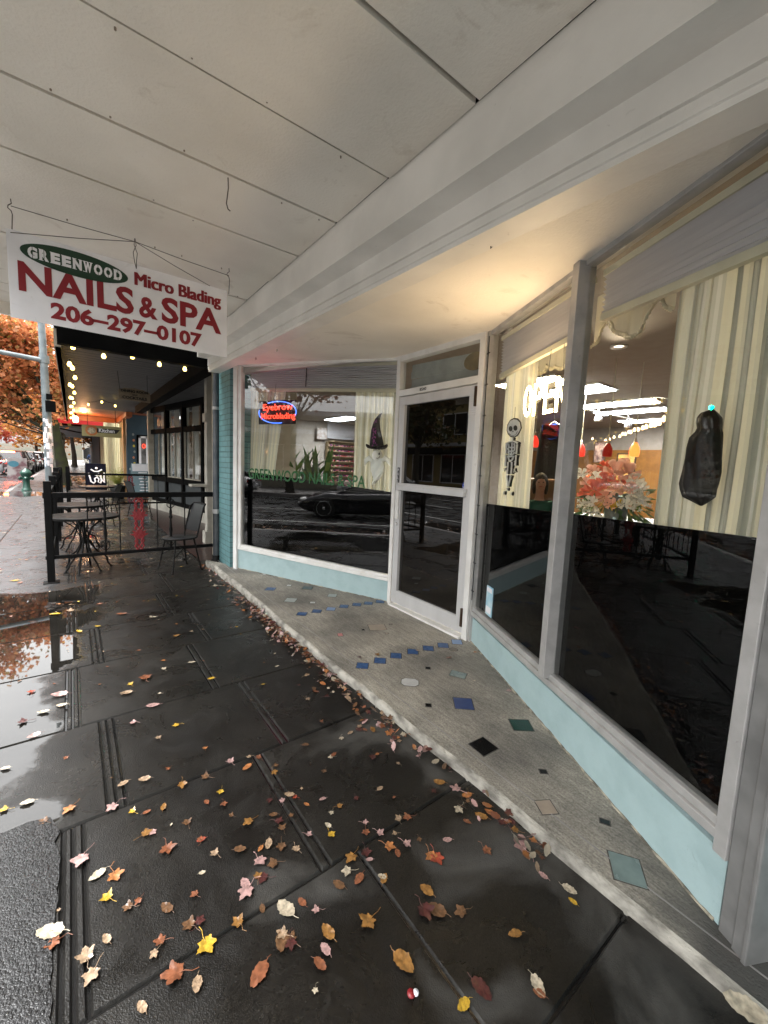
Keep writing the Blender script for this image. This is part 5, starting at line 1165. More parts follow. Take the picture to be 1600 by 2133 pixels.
# blue wall facing the patio with ticket window
blue = thing('blue_building', 'dark blue shop wall with small white framed window beyond the restaurant', 'building', (2.2, 16.9, 0))
YB = 16.8; bx0 = gy((266,1000), YB).x
w = MB(); w.box(bx0, 3.4, YB, YB+.3, 0, 2.93); w.build('wall', M['rblue'], blue)
r3 = random.Random(5); w = MB()
for i in range(9):
    q_ = (r3.uniform(271,281), 905+12*i); p = gy(q_, YB-.004); w.prism([(.035*math.cos(t*.8), .045*math.sin(t*.8)) for t in range(8)], p, (1,0,0), (0,0,1), (0,-.004,0), i % 3)
w.build('painted_spots', [TM['pale'], pm('spot_orange', (.5,.2,.1)), pm('spot_yellow', (.6,.5,.05))], blue)
a = gy((286,908), YB); b = gy((318,978), YB)
w = MB(); w.box(a.x-.02,b.x,YB-.03,YB-.001,b.z-.05,a.z+.04); wf = w.build('window', M['rblack'], blue)
w = MB()
for x0_, x1_, z0_, z1_ in ((a.x+.03,a.x+.10,b.z,a.z),(b.x-.2,b.x-.1,b.z,a.z),(a.x+.03,b.x-.1,a.z-.07,a.z),(a.x+.03,b.x-.1,b.z,b.z+.07)): w.box(x0_,x1_,YB-.06,YB-.031,z0_,z1_)
w.build('frame', M['signw'], wf)
w = MB(); w.box(a.x+.10,b.x-.2,YB-.04,YB-.031,b.z+.07,a.z-.07); w.build('pane', pm('dim_pane', (.10,.10,.10), (.2,.2,.2), scale=5, rough=.1), wf)
w = MB(); text(w, 'OPEN', (a.x+.13,YB-.05,a.z-.42), (1,0,0), (0,0,1), .36, .16, .02, thick=.004); w.build('neon_lettering', M['neonr'], wf)
# menu stand
p = gz((289,1046), 0); 
def aframe(name, label, loc, wd, ht_, dep, mat, rz=0, legs=True, cat='sandwich board', group=None):
    r_ = thing(name, label, cat, (0,0,0), group)
    for s_ in (-1, 1):
        w = MB(); A = Vector((0, s_*dep/2, .04)); B = Vector((0, s_*.02, ht_)); d = (B-A); n_ = Vector((0,s_,0)).cross(Vector((1,0,0))); nn = d.cross(Vector((1,0,0))).normalized()
        w.obb((A+B)/2, (wd/2,0,0), nn*.012, d/2); w.obb(A-Vector((wd/2-.03,0,.02)), (.02,0,0), (0,.015,0), (0,0,.03)); w.obb(A+Vector((wd/2-.03,0,-.02)), (.02,0,0), (0,.015,0), (0,0,.03))
        w.build('panel', mat, r_)
    r_.location = loc; r_.rotation_euler = (0,0,rz); return r_
MW = M['signw']
mb_ = aframe('menu_board', 'tall pale blue menu board leaning by the blue wall', (p.x,p.y-.9,0), .55, 1.28, .5, pm('menu_blue', (.15,.24,.27), (.19,.27,.3), scale=6), rz=.15)
w = MB(); w.obb((0,-.055,1.16), (.27,0,0), (0,.012,.0), (0,0.01,.11)); w.build('white_header', MW, mb_, local=True); w = MB(); w.obb((0,-.235,.22), (.2,0,0), (0,.012,0), (0,.06,.14)); w.build('orange_panel', pm('menu_orange', (.3,.12,.06)), mb_, local=True)
w = MB()
for i in range(7): z_ = .45+.09*i; w.box(-.12+.03*(i%2), .12-.02*(i%3), -.225+.2*(z_-.3)/1.0-.018, -.225+.2*(z_-.3)/1.0-.012, z_, z_+.035)
w.build('menu_writing', MW, mb_, local=True)
# siding facade further on and the buildings beyond
yel = thing('siding_building', 'pale yellow shopfront with vertical striped siding beyond the blue wall', 'building', (2.0, 25, 0))
M['sid1'] = pm('siding_yellow', (.34,.31,.17), (.29,.27,.14), rough=.6); M['sid2'] = pm('siding_grey', (.30,.34,.38), (.42,.44,.45), rough=.6)
w = MB(); y = 17.1; i = 0
FXS = lambda yy: 1.52+.0*(yy-17)
while y < 34: ww_ = [.5,.25,.7,.3][i % 4]; w.box(1.55+.02*(i%2), 3.2, y, y+ww_, 0, 3.4, i % 2); y += ww_; i += 1
w.build('siding', [M['sid1'], M['sid2']], yel)
w = MB(); w.box(1.45,1.6,17.1,17.25,0,2.95); w.build('trim_post', pm('orange_trim', (.55,.3,.12)), yel)
M['farwall'] = pm('far_render', (.16,.15,.125), (.12,.11,.09), scale=1)
far = thing('dark_building', 'dark brown shopfront with red edged awning further up the sidewalk', 'building', (2, 40, 0))
w = MB(); w.box(1.5,6,34,52,0,7); w.build('wall', M['dark'], far)
w = MB(); w.add([(-1.0,30,3.25),(1.6,30,3.25),(1.6,48,3.05),(-1.0,48,3.05)], [(0,1,2,3)]); w.box(-1.0,1.6,29.9,30,3.2,3.55); w.box(-1.05,-1.0,29.9,48,3.15,3.5); w.build('red_awning', pm('awning_red', (.55,.015,.02), rough=.4), far)
w = MB(); w.box(-1.0,1.5,30.1,48,3.0,3.1); w.build('awning_soffit', M['rceil'], far)
w = MB(); w.tube([(-.9,30.5,3.0),(.3,31,2.8),(1.5,31,2.7)], .04, 8); w.build('bracket', M['blackm'], far)
f2 = thing('distant_building', 'long row of distant pale shopfronts at the far end of the sidewalk', 'building', (3, 70, 0))
w = MB(); w.box(2.2,8,52,130,0,7); w.build('wall', M['farwall'], f2)
w = MB()
for y in range(54,120,6): w.box(2.15,2.22,y,y+4,.6,2.6)
w.build('shop_window', M['rblack'], f2)
tq = thing('turquoise_column', 'tall turquoise painted column by the distant sidewalk', 'column', (3.0, 62, 0)); w = MB(); w.box(2.2,3.0,62,62.8,0.3,4.4); w.build('shaft', pm('turquoise', (.15,.50,.50), rough=.5), tq); w = MB(); w.box(2.15,3.05,61.95,62.85,0,.3); w.build('base', M['rwhite'], tq)
# ---- hanging signs under the restaurant canopy
Y8 = 8.5; a = gy((247,805), Y8); b = gy((313,838), Y8)
ds = thing('hanging_sign', 'weathered tan dining room and cocktails sign under the restaurant canopy', 'sign', ((a.x+b.x)/2, Y8, b.z))
w = MB(); W_ = b.x-a.x; H_ = a.z-b.z; cz = b.z
w.prism([(0,0),(W_,-.01),(W_,H_*.75),(W_*.8,H_*.93),(W_*.5,H_*1.02),(W_*.2,H_*.95),(0,H_*.8)], (a.x,Y8,cz), (1,0,0), (0,0,1), (0,.03,0)); w.build('board', pm('weathered_tan', (.20,.16,.11), (.13,.10,.07), scale=12, rough=.7), ds)
w = MB(); text(w, 'DINING ROOM', (a.x+.03,Y8-.004,cz+H_*.62), (1,0,0), (0,0,1), W_-.06, H_*.22, .05, thick=.003); text(w, 'and', (a.x+W_*.42,Y8-.004,cz+H_*.40), (1,0,0), (0,0,1), W_*.16, H_*.13, .03, thick=.003); text(w, 'COCKTAILS', (a.x+.05,Y8-.004,cz+H_*.08), (1,0,0), (0,0,1), W_-.10, H_*.24, .05, thick=.003); w.build('lettering', M['blk'], ds)
w = MB(); w.tube([(a.x+.02,Y8+.01,cz+H_*.7),(a.x-.01,Y8+.01,RZ_)], .004, 5); w.tube([(b.x-.04,Y8+.01,cz+H_*.7),(b.x-.04,Y8+.01,RZ_)], .004, 5); w.build('chain', M['blackm'], ds)
YK = 16; a = gy((170,884), YK); b = gy((253,912), YK); a2 = a.z; b2 = b.z+.02
ks = thing('hanging_sign', 'pale yellow kitchen sign with orange round emblem beyond the restaurant', 'sign', ((a.x+b.x)/2, YK, b2))
w = MB(); w.box(a.x, b.x, YK, YK+.04, b2-.03, a2); w.build('board', pm('kitchen_yellow', (.30,.27,.12), (.27,.24,.11), rough=.5), ks)
cxk, czk = a.x+(b.x-a.x)*.24, (a2+b2)/2; w = MB(); w.prism([(.165*math.cos(t*.3), .165*math.sin(t*.3)) for t in range(21)], (cxk,YK-.004,czk), (1,0,0), (0,0,1), (0,.003,0)); w.build('orange_ring', pm('emblem_orange', (.45,.15,.04)), ks)
w = MB(); w.prism([(.105*math.cos(t*.3), .10*math.sin(t*.3)) for t in range(21)], (cxk,YK-.008,czk-.01), (1,0,0), (0,0,1), (0,.003,0)); w.build('pale_disc', pm('emblem_pale', (.6,.52,.35), (.2,.15,.1), scale=16), ks)
w = MB(); x_ = a.x+(b.x-a.x)*.37; w.prism([(0,0),(.52,0),(.62,.13),(0,.13)], (x_,YK-.004,czk-.06), (1,0,0), (0,0,1), (0,.003,0)); w.build('black_band', M['blk'], ks)
w = MB(); text(w, 'Kitchen', (x_+.05,YK-.008,czk-.045), (1,0,0), (0,0,1), .42, .12, .03, thick=.001); w.build('lettering', M['signw'], ks)
w = MB(); w.tube([(a.x+.15,YK+.02,a2),(a.x+.15,YK+.02,RZ_)], .008, 5); w.tube([(b.x-.15,YK+.02,a2),(b.x-.15,YK+.02,RZ_)], .008, 5); w.build('chain', M['blackm'], ks)
# ---- string lights under the canopy
M['bulb'] = emit('warm_bulb', (1,.66,.14), 2.2)
def stringlights(P3, label, par_r=.024, drop=.05):
    r_ = thing('string_lights', label, 'string lights', P3[0], 'string lights under the restaurant canopy')
    w = MB(); pts = []
    for p, q_ in zip(P3, P3[1:]):
        pts += [p+Vector((0,0,drop)), (p+q_)/2+Vector((0,0,drop-.02))]
    w.tube(pts+[P3[-1]+Vector((0,0,drop))], .004, 5); w.build('wire', M['blk'], r_)
    for p in P3:
        w = MB(); w.lathe([(0,-.035),(.018,-.028),(par_r,-.008),(.018,.014),(.010,.026)], p, 10); w.build('bulb', M['bulb'], r_)
        w = MB(); w.lathe([(.011,.024),(.011,.05),(.004,.055)], p, 8); w.build('socket', M['blk'], r_)
stringlights([gy(q_, 6.22) for q_ in [(152,722),(216,741),(276,742),(332,758),(385,768)]], 'row of warm bulbs across the front of the restaurant canopy')
stringlights([Vector((.045+.03*((i*7)%3-1), 6.35+.62*i, 2.60+.03*((i*5)%3-1))) for i in range(16)], 'long run of warm bulbs along the street edge of the restaurant canopy')
stringlights([gy((184,842),13.5), gy((212,837),13.0), gy((240,845),13.0)], 'short row of small warm bulbs deep under the restaurant canopy')
for x_, y_ in ((.3,18.6),):
    r_ = thing('wall_lamp', 'lit lamp at the far corner of the restaurant canopy', 'lamp', (x_-.15,CY2-1.2,2.6)); w = MB(); w.lathe([(.05,-.12),(.08,-.08),(.08,.06),(.04,.1)], (x_-.15,CY2-1.2,2.72), 12); w.build('lamp_glass', emit('canopy_lamp', (1,.7,.4), 2.5), r_); w = MB(); w.lathe([(.05,.1),(.05,.16),(.02,.2)], (x_-.15,CY2-1.2,2.72), 10); w.build('cap', M['blk'], r_)
    ld = bpy.data.lights.new('canopy_lamp', 'POINT'); ld.energy = 16; ld.color = (1,.5,.22); ld.shadow_soft_size = .1; lo = bpy.data.objects.new('canopy_lamp', ld); COL.objects.link(lo); lo.location = (x_+.1,CY2-1.3,2.6)
# ---- patio fences
fg = 'black iron fences of the restaurant patio'
YF = 6.01
def cast_baluster(x, y, z0, z1, mb):
    mb.lathe([(.012,0),(.012,.06),(.02,.07),(.010,.09),(.016,.2),(.022,.24),(.016,.28),(.012,z1-z0-.30),(.024,z1-z0-.27),(.014,z1-z0-.24),(.018,z1-z0-.2),(.010,z1-z0-.16),(.012,z1-z0)], (x,y,z0), 8)
    for zc_ in (z1-.09, z0+.09):
        for s_ in (-1,1): mb.tube([(x,y,zc_-.07),(x+.042*s_,y,zc_-.03),(x+.042*s_,y,zc_+.03),(x,y,zc_+.07)], .006, 6)
        mb.tube([(x-.04,y,zc_+.05),(x,y,zc_+.005),(x+.04,y,zc_+.05)], .006, 6)
M['redorn'] = pm('red_iron', (.22,.010,.014), (.17,.008,.011), rough=.4)
def ornament(x, y, z0, z1):
    w = MB(); h = z1-z0
    def lyre(zb, zh_, wd):
        for s_ in (-1,1): w.tube([(x+s_*wd*a,y,zb+zh_*b) for a, b in ((.2,0),(.9,.22),(.35,.5),(.95,.78),(.35,1))], .012, 6); w.tube([(x+s_*wd*a,y,zb+zh_*b) for a, b in ((-.6,0),(.3,.3),(.9,.5),(.3,.75),(-.5,1))], .011, 6)
    lyre(z0, h*.34, .055); lyre(z0+h*.34, h*.33, .055); lyre(z0+h*.67, h*.33, .055)
    for zc_ in (z0+h*.30, z0+h*.66):
        w.prism([(0,-.07),(.05,-.03),(.105,.0),(.06,.01),(.08,.05),(.03,.03),(0,.09),(-.03,.03),(-.08,.05),(-.06,.01),(-.105,0),(-.05,-.03)], (x,y-.008,zc_), (1,0,0), (0,0,1), (0,.016,0))
    return w
fe = thing('patio_fence', 'low black iron fence panel across the sidewalk with red ornament', 'fence', (.65, YF, 0), fg)
w = MB(); w.box(-.27,-.20,YF-.035,YF+.035,0,1.18); w.box(-.31,-.16,YF-.07,YF+.07,0,.012); w.build('post', M['black'], fe, bevel=.004)
w = MB(); w.box(-.28,1.55,YF-.03,YF+.03,1.0,1.05); w.box(-.28,1.55,YF-.03,YF+.03,.985,1.0); w.build('top_rail', M['black'], fe, bevel=.003)
w = MB(); w.box(-.28,1.55,YF-.02,YF+.02,.275,.315); w.build('bottom_rail', M['black'], fe, bevel=.003)
for q_ in (183,250,328,385): x_ = gy((q_,1100), YF).x; w = MB(); w.tube([(x_,YF,.31),(x_,YF,.99)], .0075, 6); w.build('baluster', M['blackm'], fe)
for q_ in (219,356): x_ = gy((q_,1100), YF).x; w = MB(); cast_baluster(x_,YF,.31,.99,w); w.build('cast_baluster', M['blackm'], fe)
ornament(gy((290,1090), YF).x, YF, .31, .99).build('red_ornament', M['redorn'], fe)
# side run along the street edge
sr = thing('patio_fence', 'black post and slat fence along the street edge of the patio', 'fence', (-.24, 9, 0), fg)
for y in (7.45, 8.9, 9.15, 10.7, 12.25): w = MB(); w.box(-.27,-.19,y-.035,y+.035,0,1.18 if y != 9.15 else 1.25); w.build('post', M['black'], sr, bevel=.004)
w = MB(); w.box(-.255,-.215,YF,12.25,1.0,1.05); w.box(-.25,-.22,YF,12.25,.28,.32); w.build('rail', M['black'], sr)
w = MB(); y = YF+.22
while y < 12.2:
    w.tube([(-.235,y,.3),(-.235,y,1.0)], .0075, 5); y += .2
w.build('balusters', M['blackm'], sr)
YG = 12.3
fe2 = thing('patio_fence', 'far black iron fence panel at the end of the patio', 'fence', (.9, YG, 0), fg)
w = MB(); w.box(-.12,2.0,YG-.02,YG+.02,1.0,1.05); w.box(-.12,2.0,YG-.02,YG+.02,.28,.32); w.build('rail', M['black'], fe2)
w = MB(); w.box(-.13,-.05,YG-.04,YG+.04,0,1.2); w.build('post', M['black'], fe2)
for x_ in (.25,.7,1.5,1.8): w = MB(); cast_baluster(x_,YG,.31,1.0,w) if x_ == 1.5 else w.tube([(x_,YG,.31),(x_,YG,1.0)], .008, 6); w.build('baluster', M['blackm'], fe2)
ornament(gy((272,1000), YG).x, YG, .31, 1.0).build('red_ornament', M['redorn'], fe2)
# ---- bistro tables and chairs
M['ttop'] = pm('grey_mesh_top', (.33,.345,.37), (.25,.26,.285), scale=40, rough=.25, rough2=.4, metal=.4)
def table():
    t_ = thing('bistro_table', 'round grey metal bistro table with curved black legs', 'table', (0,0,0), 'round bistro tables on the patio')
    w = MB(); w.lathe([(0,.70),(.365,.70),(.372,.706),(.372,.716),(.365,.722),(0,.722)], (0,0,0), 40); w.build('table_top', M['ttop'], t_)
    w = MB(); w.lathe([(.372,.690),(.380,.70),(.380,.718),(.373,.724)], (0,0,0), 40); w.build('rim', M['blackm'], t_)
    w = MB(); w.lathe([(.03,.36),(.045,.38),(.045,.42),(.03,.44)], (0,0,0), 12); w.tube([(0,0,.36),(0,0,.70)], .012, 8); w.build('hub', M['blackm'], t_)
    for k in range(6):
        a = k*math.pi/3+.25; c_, s_ = math.cos(a), math.sin(a); R_ = lambda r, z: (r*c_, r*s_, z)
        lower = [R_(.04,.40),R_(.075,.33),R_(.13,.24),R_(.21,.19),R_(.24,.14),R_(.25,.07),R_(.29,.01)] if k % 2 == 0 else [R_(.04,.40),R_(.06,.30),R_(.10,.20),R_(.17,.10),R_(.19,.05),R_(.22,.008)]
        w = MB(); w.tube(lower, .0115, 7); w.tube([R_(.04,.38),R_(.05,.46),R_(.10,.57),R_(.20,.65),R_(.27,.695)], .007, 7); w.ball(Vector(lower[-1]), (.018,.018,.008), 8); w.build('leg', M['blackm'], t_)
    return t_
T0 = table()
tp = [gz((176,1080), .72), gz((166,1058), .72), gz((190,1025), .72), gz((205,1016), .72)]
place(T0, (tp[0].x, tp[0].y+.32, 0), label='nearest round grey bistro table behind the front patio fence')
for p_, lb, dy in ((tp[1], 'second round bistro table partly hidden behind the nearest one', .55), (tp[2], 'third round bistro table further along the patio', .3), (tp[3], 'farthest round bistro table by the black sandwich board', .6)):
    place(copy_tree(T0), (p_.x, p_.y+dy, 0), .3, label=lb)
def chair():
    c_ = thing('patio_chair', 'black metal mesh patio chair', 'chair', (0,0,0), 'black metal patio chairs')
    M['mesh'] = M.get('mesh') or pm('black_mesh', (.015,.016,.017), (.035,.036,.038), scale=160, rough=.35, metal=.4)
    w = MB(); w.lathe([(0,.435),(.205,.435),(.215,.445),(.205,.455),(0,.455)], (0,0,0), 24); w.build('seat', M['mesh'], c_)
    w = MB(); w.tube([(.215*math.cos(t*.262),.215*math.sin(t*.262),.445) for t in range(25)], .011, 7, cap=False); w.build('seat_ring', M['blackm'], c_)
    # backrest toward +x
    w = MB(); w.tube([(.15,-.17,.45),(.19,-.175,.62),(.24,-.175,.84),(.285,-.15,.89),(.29,0,.90),(.285,.15,.89),(.24,.175,.84),(.19,.175,.62),(.15,.17,.45)], .011, 8); w.build('back_frame', M['blackm'], c_)
    w = MB(); w.grid(lambda u, v: Vector((.17+.105*v**1.3, -.165+.33*u, .52+.36*v)), 8, 8); w.build('backrest', M['mesh'], c_)
    for sx, sy in ((-1,-1),(-1,1),(1,-1),(1,1)):
        w = MB(); w.tube([(.12*sx,.14*sy,.445),(.15*sx,.17*sy,.25),(.19*sx,.20*sy,.02),(.20*sx,.205*sy,.006)], .010, 7); w.ball((.20*sx,.205*sy,.008), (.018,.018,.009), 8); w.build('leg', M['blackm'], c_)
    w = MB(); w.tube([(-.16,-.18,.2),(0,-.1,.3),(0,.1,.3),(-.16,.18,.2)], .006, 6); w.build('stretcher', M['blackm'], c_)
    return c_
C0 = chair(); p_ = gz((374,1118), .45)
place(C0, (p_.x, p_.y, 0), rad(15), label='nearest patio chair at the right behind the front fence')
p_ = gz((222,1050), .45); place(copy_tree(C0), (p_.x, p_.y, 0), rad(-20), label='patio chair turned sideways beside the far bistro tables')
place(copy_tree(C0), (p_.x+.75, p_.y+1.2, 0), rad(200), label='farthest patio chair near the palm')
# palm in pot
p_ = gz((246,1038), 0); pl = thing('potted_palm', 'yellow green palm in a dark pot beyond the patio', 'plant', (p_.x, p_.y, 0))
w = MB(); w.lathe([(.17,0),(.2,.02),(.25,.45),(.22,.46)], (p_.x,p_.y,0), 16); w.build('pot', M['blackm'], pl)
w = MB(); r3 = random.Random(21)
for i in range(46):
    an = r3.uniform(0,6.283); l_ = r3.uniform(.5,1.0); el = r3.uniform(.6,1.4); o_ = Vector((p_.x,p_.y,.5)); pts = []
    for k in range(7): t = k/6; pts.append(o_+Vector((math.cos(an)*l_*t*math.cos(el), math.sin(an)*l_*t*math.cos(el), l_*t*math.sin(el)-.35*t*t*l_)))
    for k in range(1, 7):
        d_ = (pts[k]-pts[k-1]).normalized(); sd_ = d_.cross(Vector((0,0,1))).normalized()
        for s_ in (-1,1):
            for f_ in (0,.5):
                b_ = pts[k-1].lerp(pts[k], f_); e_ = b_+sd_*s_*.14*(1-.1*k)+d_*.10-Vector((0,0,.03)); w.add([b_, b_+d_*.018, e_], [(0,1,2)])
w.build('fronds', leafmat('palm_leaf', [(.16,.20,.03),(.28,.30,.06),(.10,.15,.03)], .4), pl)
w = MB(); w.tube([(p_.x,p_.y,.3),(p_.x,p_.y,.55)], .04, 8); w.build('stem', M['brassd'], pl)
# black sandwich board with white calligraphic mark
p_ = gz((201,1026), 0); ob2 = aframe('sandwich_board', 'black sandwich board with a white curling calligraphic mark', (p_.x, p_.y, 0), .68, 1.15, .6, pm('board_navy', (.004,.005,.011), rough=.8, spec=.06))
w = MB(); Q = lambda x, z: (x, -.31+.29*(z/1.15)-.03+.01, z)
for pts in ([(-.24,.78),(-.2,.62),(-.17,.45),(-.08,.38),(-.02,.46),(-.05,.56),(.03,.62),(.09,.55),(.06,.44),(.14,.38),(.17,.5),(.16,.7)], [(-.05,.72),(.05,.66),(.1,.72)], [(.08,.78),(.2,.5),(.27,.4),(.27,.8)], [(-.16,.92),(-.05,.84),(.08,.84),(.2,.92)]):
    w.tube([Q(*a_) for a_ in pts], .028, 6)
w.ball(Q(.02,.97), (.045,.02,.045), 10); w.build('white_mark', MW, ob2, local=True)
# ---------------------------------------------------------------- street: trees, pole, cars, buildings opposite
def tree(name, label, base, th, r0_, crown, leaf, n, ls, seed, cat='tree', group=None, limbs=9, bark=None):
    """crown: list of (centre, radius) clumps"""
    r_ = random.Random(seed); t_ = thing(name, label, cat, base, group); base = Vector(base)
    w = MB(); top = base+Vector((r_.uniform(-.3,.3), r_.uniform(-.3,.3), th))
    w.tube([base, base+Vector((.03,.02,th*.1)), base.lerp(top,.35)+Vector((.08,0,0)), base.lerp(top,.7), top], [r0_*1.35, r0_*1.05, r0_*.9, r0_*.75, r0_*.55], 12)
    for i in range(limbs):
        c_, R_ = crown[i % len(crown)]; c_ = Vector(c_); s_ = base.lerp(top, r_.uniform(.75,1)); e_ = c_+Vector((r_.uniform(-1,1), r_.uniform(-1,1), r_.uniform(-.6,.8)))*R_*.6
        m_ = s_.lerp(e_, .5)+Vector((0,0,-.1*R_)); w.tube([s_, m_, e_], [r0_*.4, r0_*.2, r0_*.06], 7)
        for k in range(3):
            e2 = m_.lerp(e_, .4)+Vector((r_.uniform(-1,1), r_.uniform(-1,1), r_.uniform(-.5,.8)))*R_*.55; w.tube([m_.lerp(e_, .2), e2], [r0_*.12, r0_*.03], 5)
    w.build('trunk', bark or M['bark'], t_)
    vs = []; fs = []; tot = sum(R_**2 for _, R_ in crown)
    for c_, R_ in crown:
        c_ = Vector(c_); subs = [c_+Vector((r_.gauss(0,.5), r_.gauss(0,.5), r_.gauss(0,.4)))*R_ for _ in range(14)]
        for i in range(int(n*R_**2/tot)):
            s_ = r_.choice(subs); p_ = s_+Vector((r_.gauss(0,.22), r_.gauss(0,.22), r_.gauss(0,.16)))*R_
            a = Vector((r_.uniform(-1,1), r_.uniform(-1,1), r_.uniform(-.6,.6))).normalized(); b = a.orthogonal(); b.rotate(Matrix.Rotation(r_.uniform(0,6.28), 3, a)); l_ = ls*r_.uniform(.6,1.3)
            k = len(vs); vs += [p_-a*l_*.5, p_+b*l_*.38-a*l_*.05, p_+a*l_*.6, p_-b*l_*.38-a*l_*.05]; fs.append((k,k+1,k+2,k+3))
    w = MB(); w.add(vs, fs); w.build('crown', leaf, t_); return t_
M['bark'] = pm('tree_bark', (.02,.016,.012), (.045,.04,.028), scale=12, rough=.85, bump=.8, bscale=20, stretch=(1,1,.25))
M['mossbark'] = pm('mossy_bark', (.016,.013,.010), (.03,.04,.010), scale=3, rough=.9, bump=.8, bscale=20)
LO = leafmat('orange_maple_leaves', [(.50,.17,.06),(.62,.27,.11),(.55,.20,.08),(.16,.14,.03),(.68,.33,.15),(.42,.12,.06)], .5)
LM = leafmat('mixed_maple_leaves', [(.06,.075,.015),(.40,.12,.03),(.10,.09,.02),(.45,.15,.05)], .4)
LG = leafmat('dark_green_leaves', [(.025,.04,.012),(.05,.06,.015),(.14,.07,.02)], .3)
LR = leafmat('red_leaves', [(.50,.09,.05),(.62,.15,.08),(.40,.06,.04)], .4)
LY = leafmat('amber_leaves', [(.50,.24,.05),(.42,.15,.04),(.25,.13,.04)], .4)
tb_ = gz((131,1012), 0)
tree('maple_tree', 'large orange and green street maple beyond the metal pole', (tb_.x, tb_.y, 0), 3.0, .27,
     [((-1.8,tb_.y-.5,5.2),1.7),((-3.4,tb_.y,6.2),1.9),((-.8,tb_.y+1,6.0),1.6),((-2.6,tb_.y+.6,3.9),1.2),((-1.6,tb_.y,6.6),1.2),((-3.8,tb_.y+1,6.4),1.4),((-.6,tb_.y,4.1),.8)], LO, 15000, .17, 1, bark=M['mossbark'], limbs=14)
tree('maple_tree', 'green and orange lower maple branches just past the pole', (-.62, 30, 0), 2.6, .16, [((-1.6,26.5,3.5),1.0),((-3.2,27,4.0),1.2),((-.9,27,3.8),.9),((-4.4,27.5,3.6),.9)], LM, 4500, .15, 2, limbs=10)
tree('maple_tree', 'amber street maple further along the sidewalk', (-.9, 44, 0), 4, .25, [((-1.5,44,5.5),2.4),((-3.5,45,6.5),2.4),((.4,46,5.0),1.8)], LY, 5000, .28, 3)
tree('maple_tree', 'bare limbed amber maple over the distant sidewalk', (.2, 60, 0), 4, .25, [((.2,60,6),3),((2.5,62,5.5),2.2),((-3,62,7),3)], LY, 5000, .35, 4)
tree('maple_tree', 'red maple across the far end of the street', (-12.5, 75, 0), 4, .3, [((-12,75,6.5),3.2),((-8.5,76,5.8),2.6),((-14,76,5.5),2.4)], LR, 6000, .4, 5)
tree('maple_tree', 'second red maple at the far left of the street', (-19, 88, 0), 5, .3, [((-18,88,7),3.5),((-22,90,6.5),3.2)], LR, 4000, .45, 6)
tree('maple_tree', 'tall orange maple behind the traffic mast arm', (-8, 52, 0), 6, .3, [((-6.5,52,8),3.6),((-11,53,8.5),3.8),((-3,54,7),2.8)], LO, 7000, .38, 7)
# trees across the street and at the near kerb, seen in the glass and the puddles
tree('maple_tree', 'thinly leaved red maple across the street mirrored in the left window', (-13.9, 9.2, 0), 3.4, .2, [((-13.4,9.2,5.2),1.7),((-13,11.2,6.2),1.8),((-13.8,7.4,6.4),1.8),((-13,9.5,7.8),1.9)], leafmat('dark_red_leaves', [(.16,.03,.02),(.22,.06,.03),(.10,.04,.02)], .3), 4200, .2, 8)
tree('maple_tree', 'far amber and brown maple closing the street beyond the cars', (-6, 115, 0), 5, .3, [((-6,115,6),5),((0,118,7),5),((-12,116,7),5),((6,120,6),4)], LY, 6000, .6, 9)
tree('maple_tree', 'far green and orange trees at the left end of the street', (-26, 110, 0), 5, .3, [((-26,110,6),5.5),((-34,112,7),6),((-19,114,6),4.5)], LM, 6000, .6, 19)
tree('maple_tree', 'dark green tree across the street mirrored in the door glass', (-14.2, 22, 0), 3.6, .25, [((-13.6,22,5.6),2.4),((-13.8,25.5,6.4),2.5),((-13.6,18.8,6.6),2.2)], LG, 9000, .26, 10)
for i, (y_, lf, lb) in enumerate([(36, LG, 'first dark green tree added out of view to block mirrored sky'), (49, LM, 'second mixed colour tree added out of view to block mirrored sky'), (63, LG, 'third dark green tree added out of view to block mirrored sky')]):
    tree('maple_tree', lb, (-14.2, y_, 0), 3.2, .25, [((-14,y_,4.6),2.8),((-14.5,y_+3.5,7.5),3),((-13.6,y_-3.5,7.0),2.8),((-14,y_,9.8),2.8)], lf, 5000, .42, 60+i, group='trees added out of view to block mirrored sky')  # dense trees added out of view, blocking bright sky mirrored in the right window
# signal pole with mast arm
pb = gz((108,1008), 0); k_ = 20.0
pB = Vector((gy((106,1000),k_).x, k_, 0)); 
ps = thing('signal_pole', 'tall galvanised signal pole plastered with paper flyers', 'pole', pB)
M['galv'] = pm('galvanised', (.10,.125,.135), (.16,.185,.195), scale=4, rough=.45, metal=.4)
w = MB(); w.tube([pB, pB+Vector((-.045,0,4.9)), pB+Vector((-.10,0,9.5))], [.165,.115,.085], 16); w.build('shaft', M['galv'], ps)
w = MB(); w.lathe([(.26,0),(.26,.03),(.19,.06)], pB, 16); w.build('base_plate', M['galv'], ps)
az = gy((88,748),k_).z
w = MB(); w.tube([pB+Vector((-.05,-.05,az-.05)), pB+Vector((-2.5,-.3,az+.06)), pB+Vector((-7.5,-.6,az+.5))], [.085,.075,.05], 12); w.lathe([(.15,-.14),(.16,0),(.15,.14)], pB+Vector((-.03,0,az)), 14); w.build('mast_arm', M['galv'], ps)
r3 = random.Random(6); w = MB(); cols_ = [MW, pm('flyer_grey', (.35,.37,.40), (.6,.6,.62), scale=40), pm('flyer_pink', (.5,.42,.48), (.7,.7,.72), scale=30), pm('flyer_blue', (.25,.35,.5), (.6,.6,.6), scale=30)]
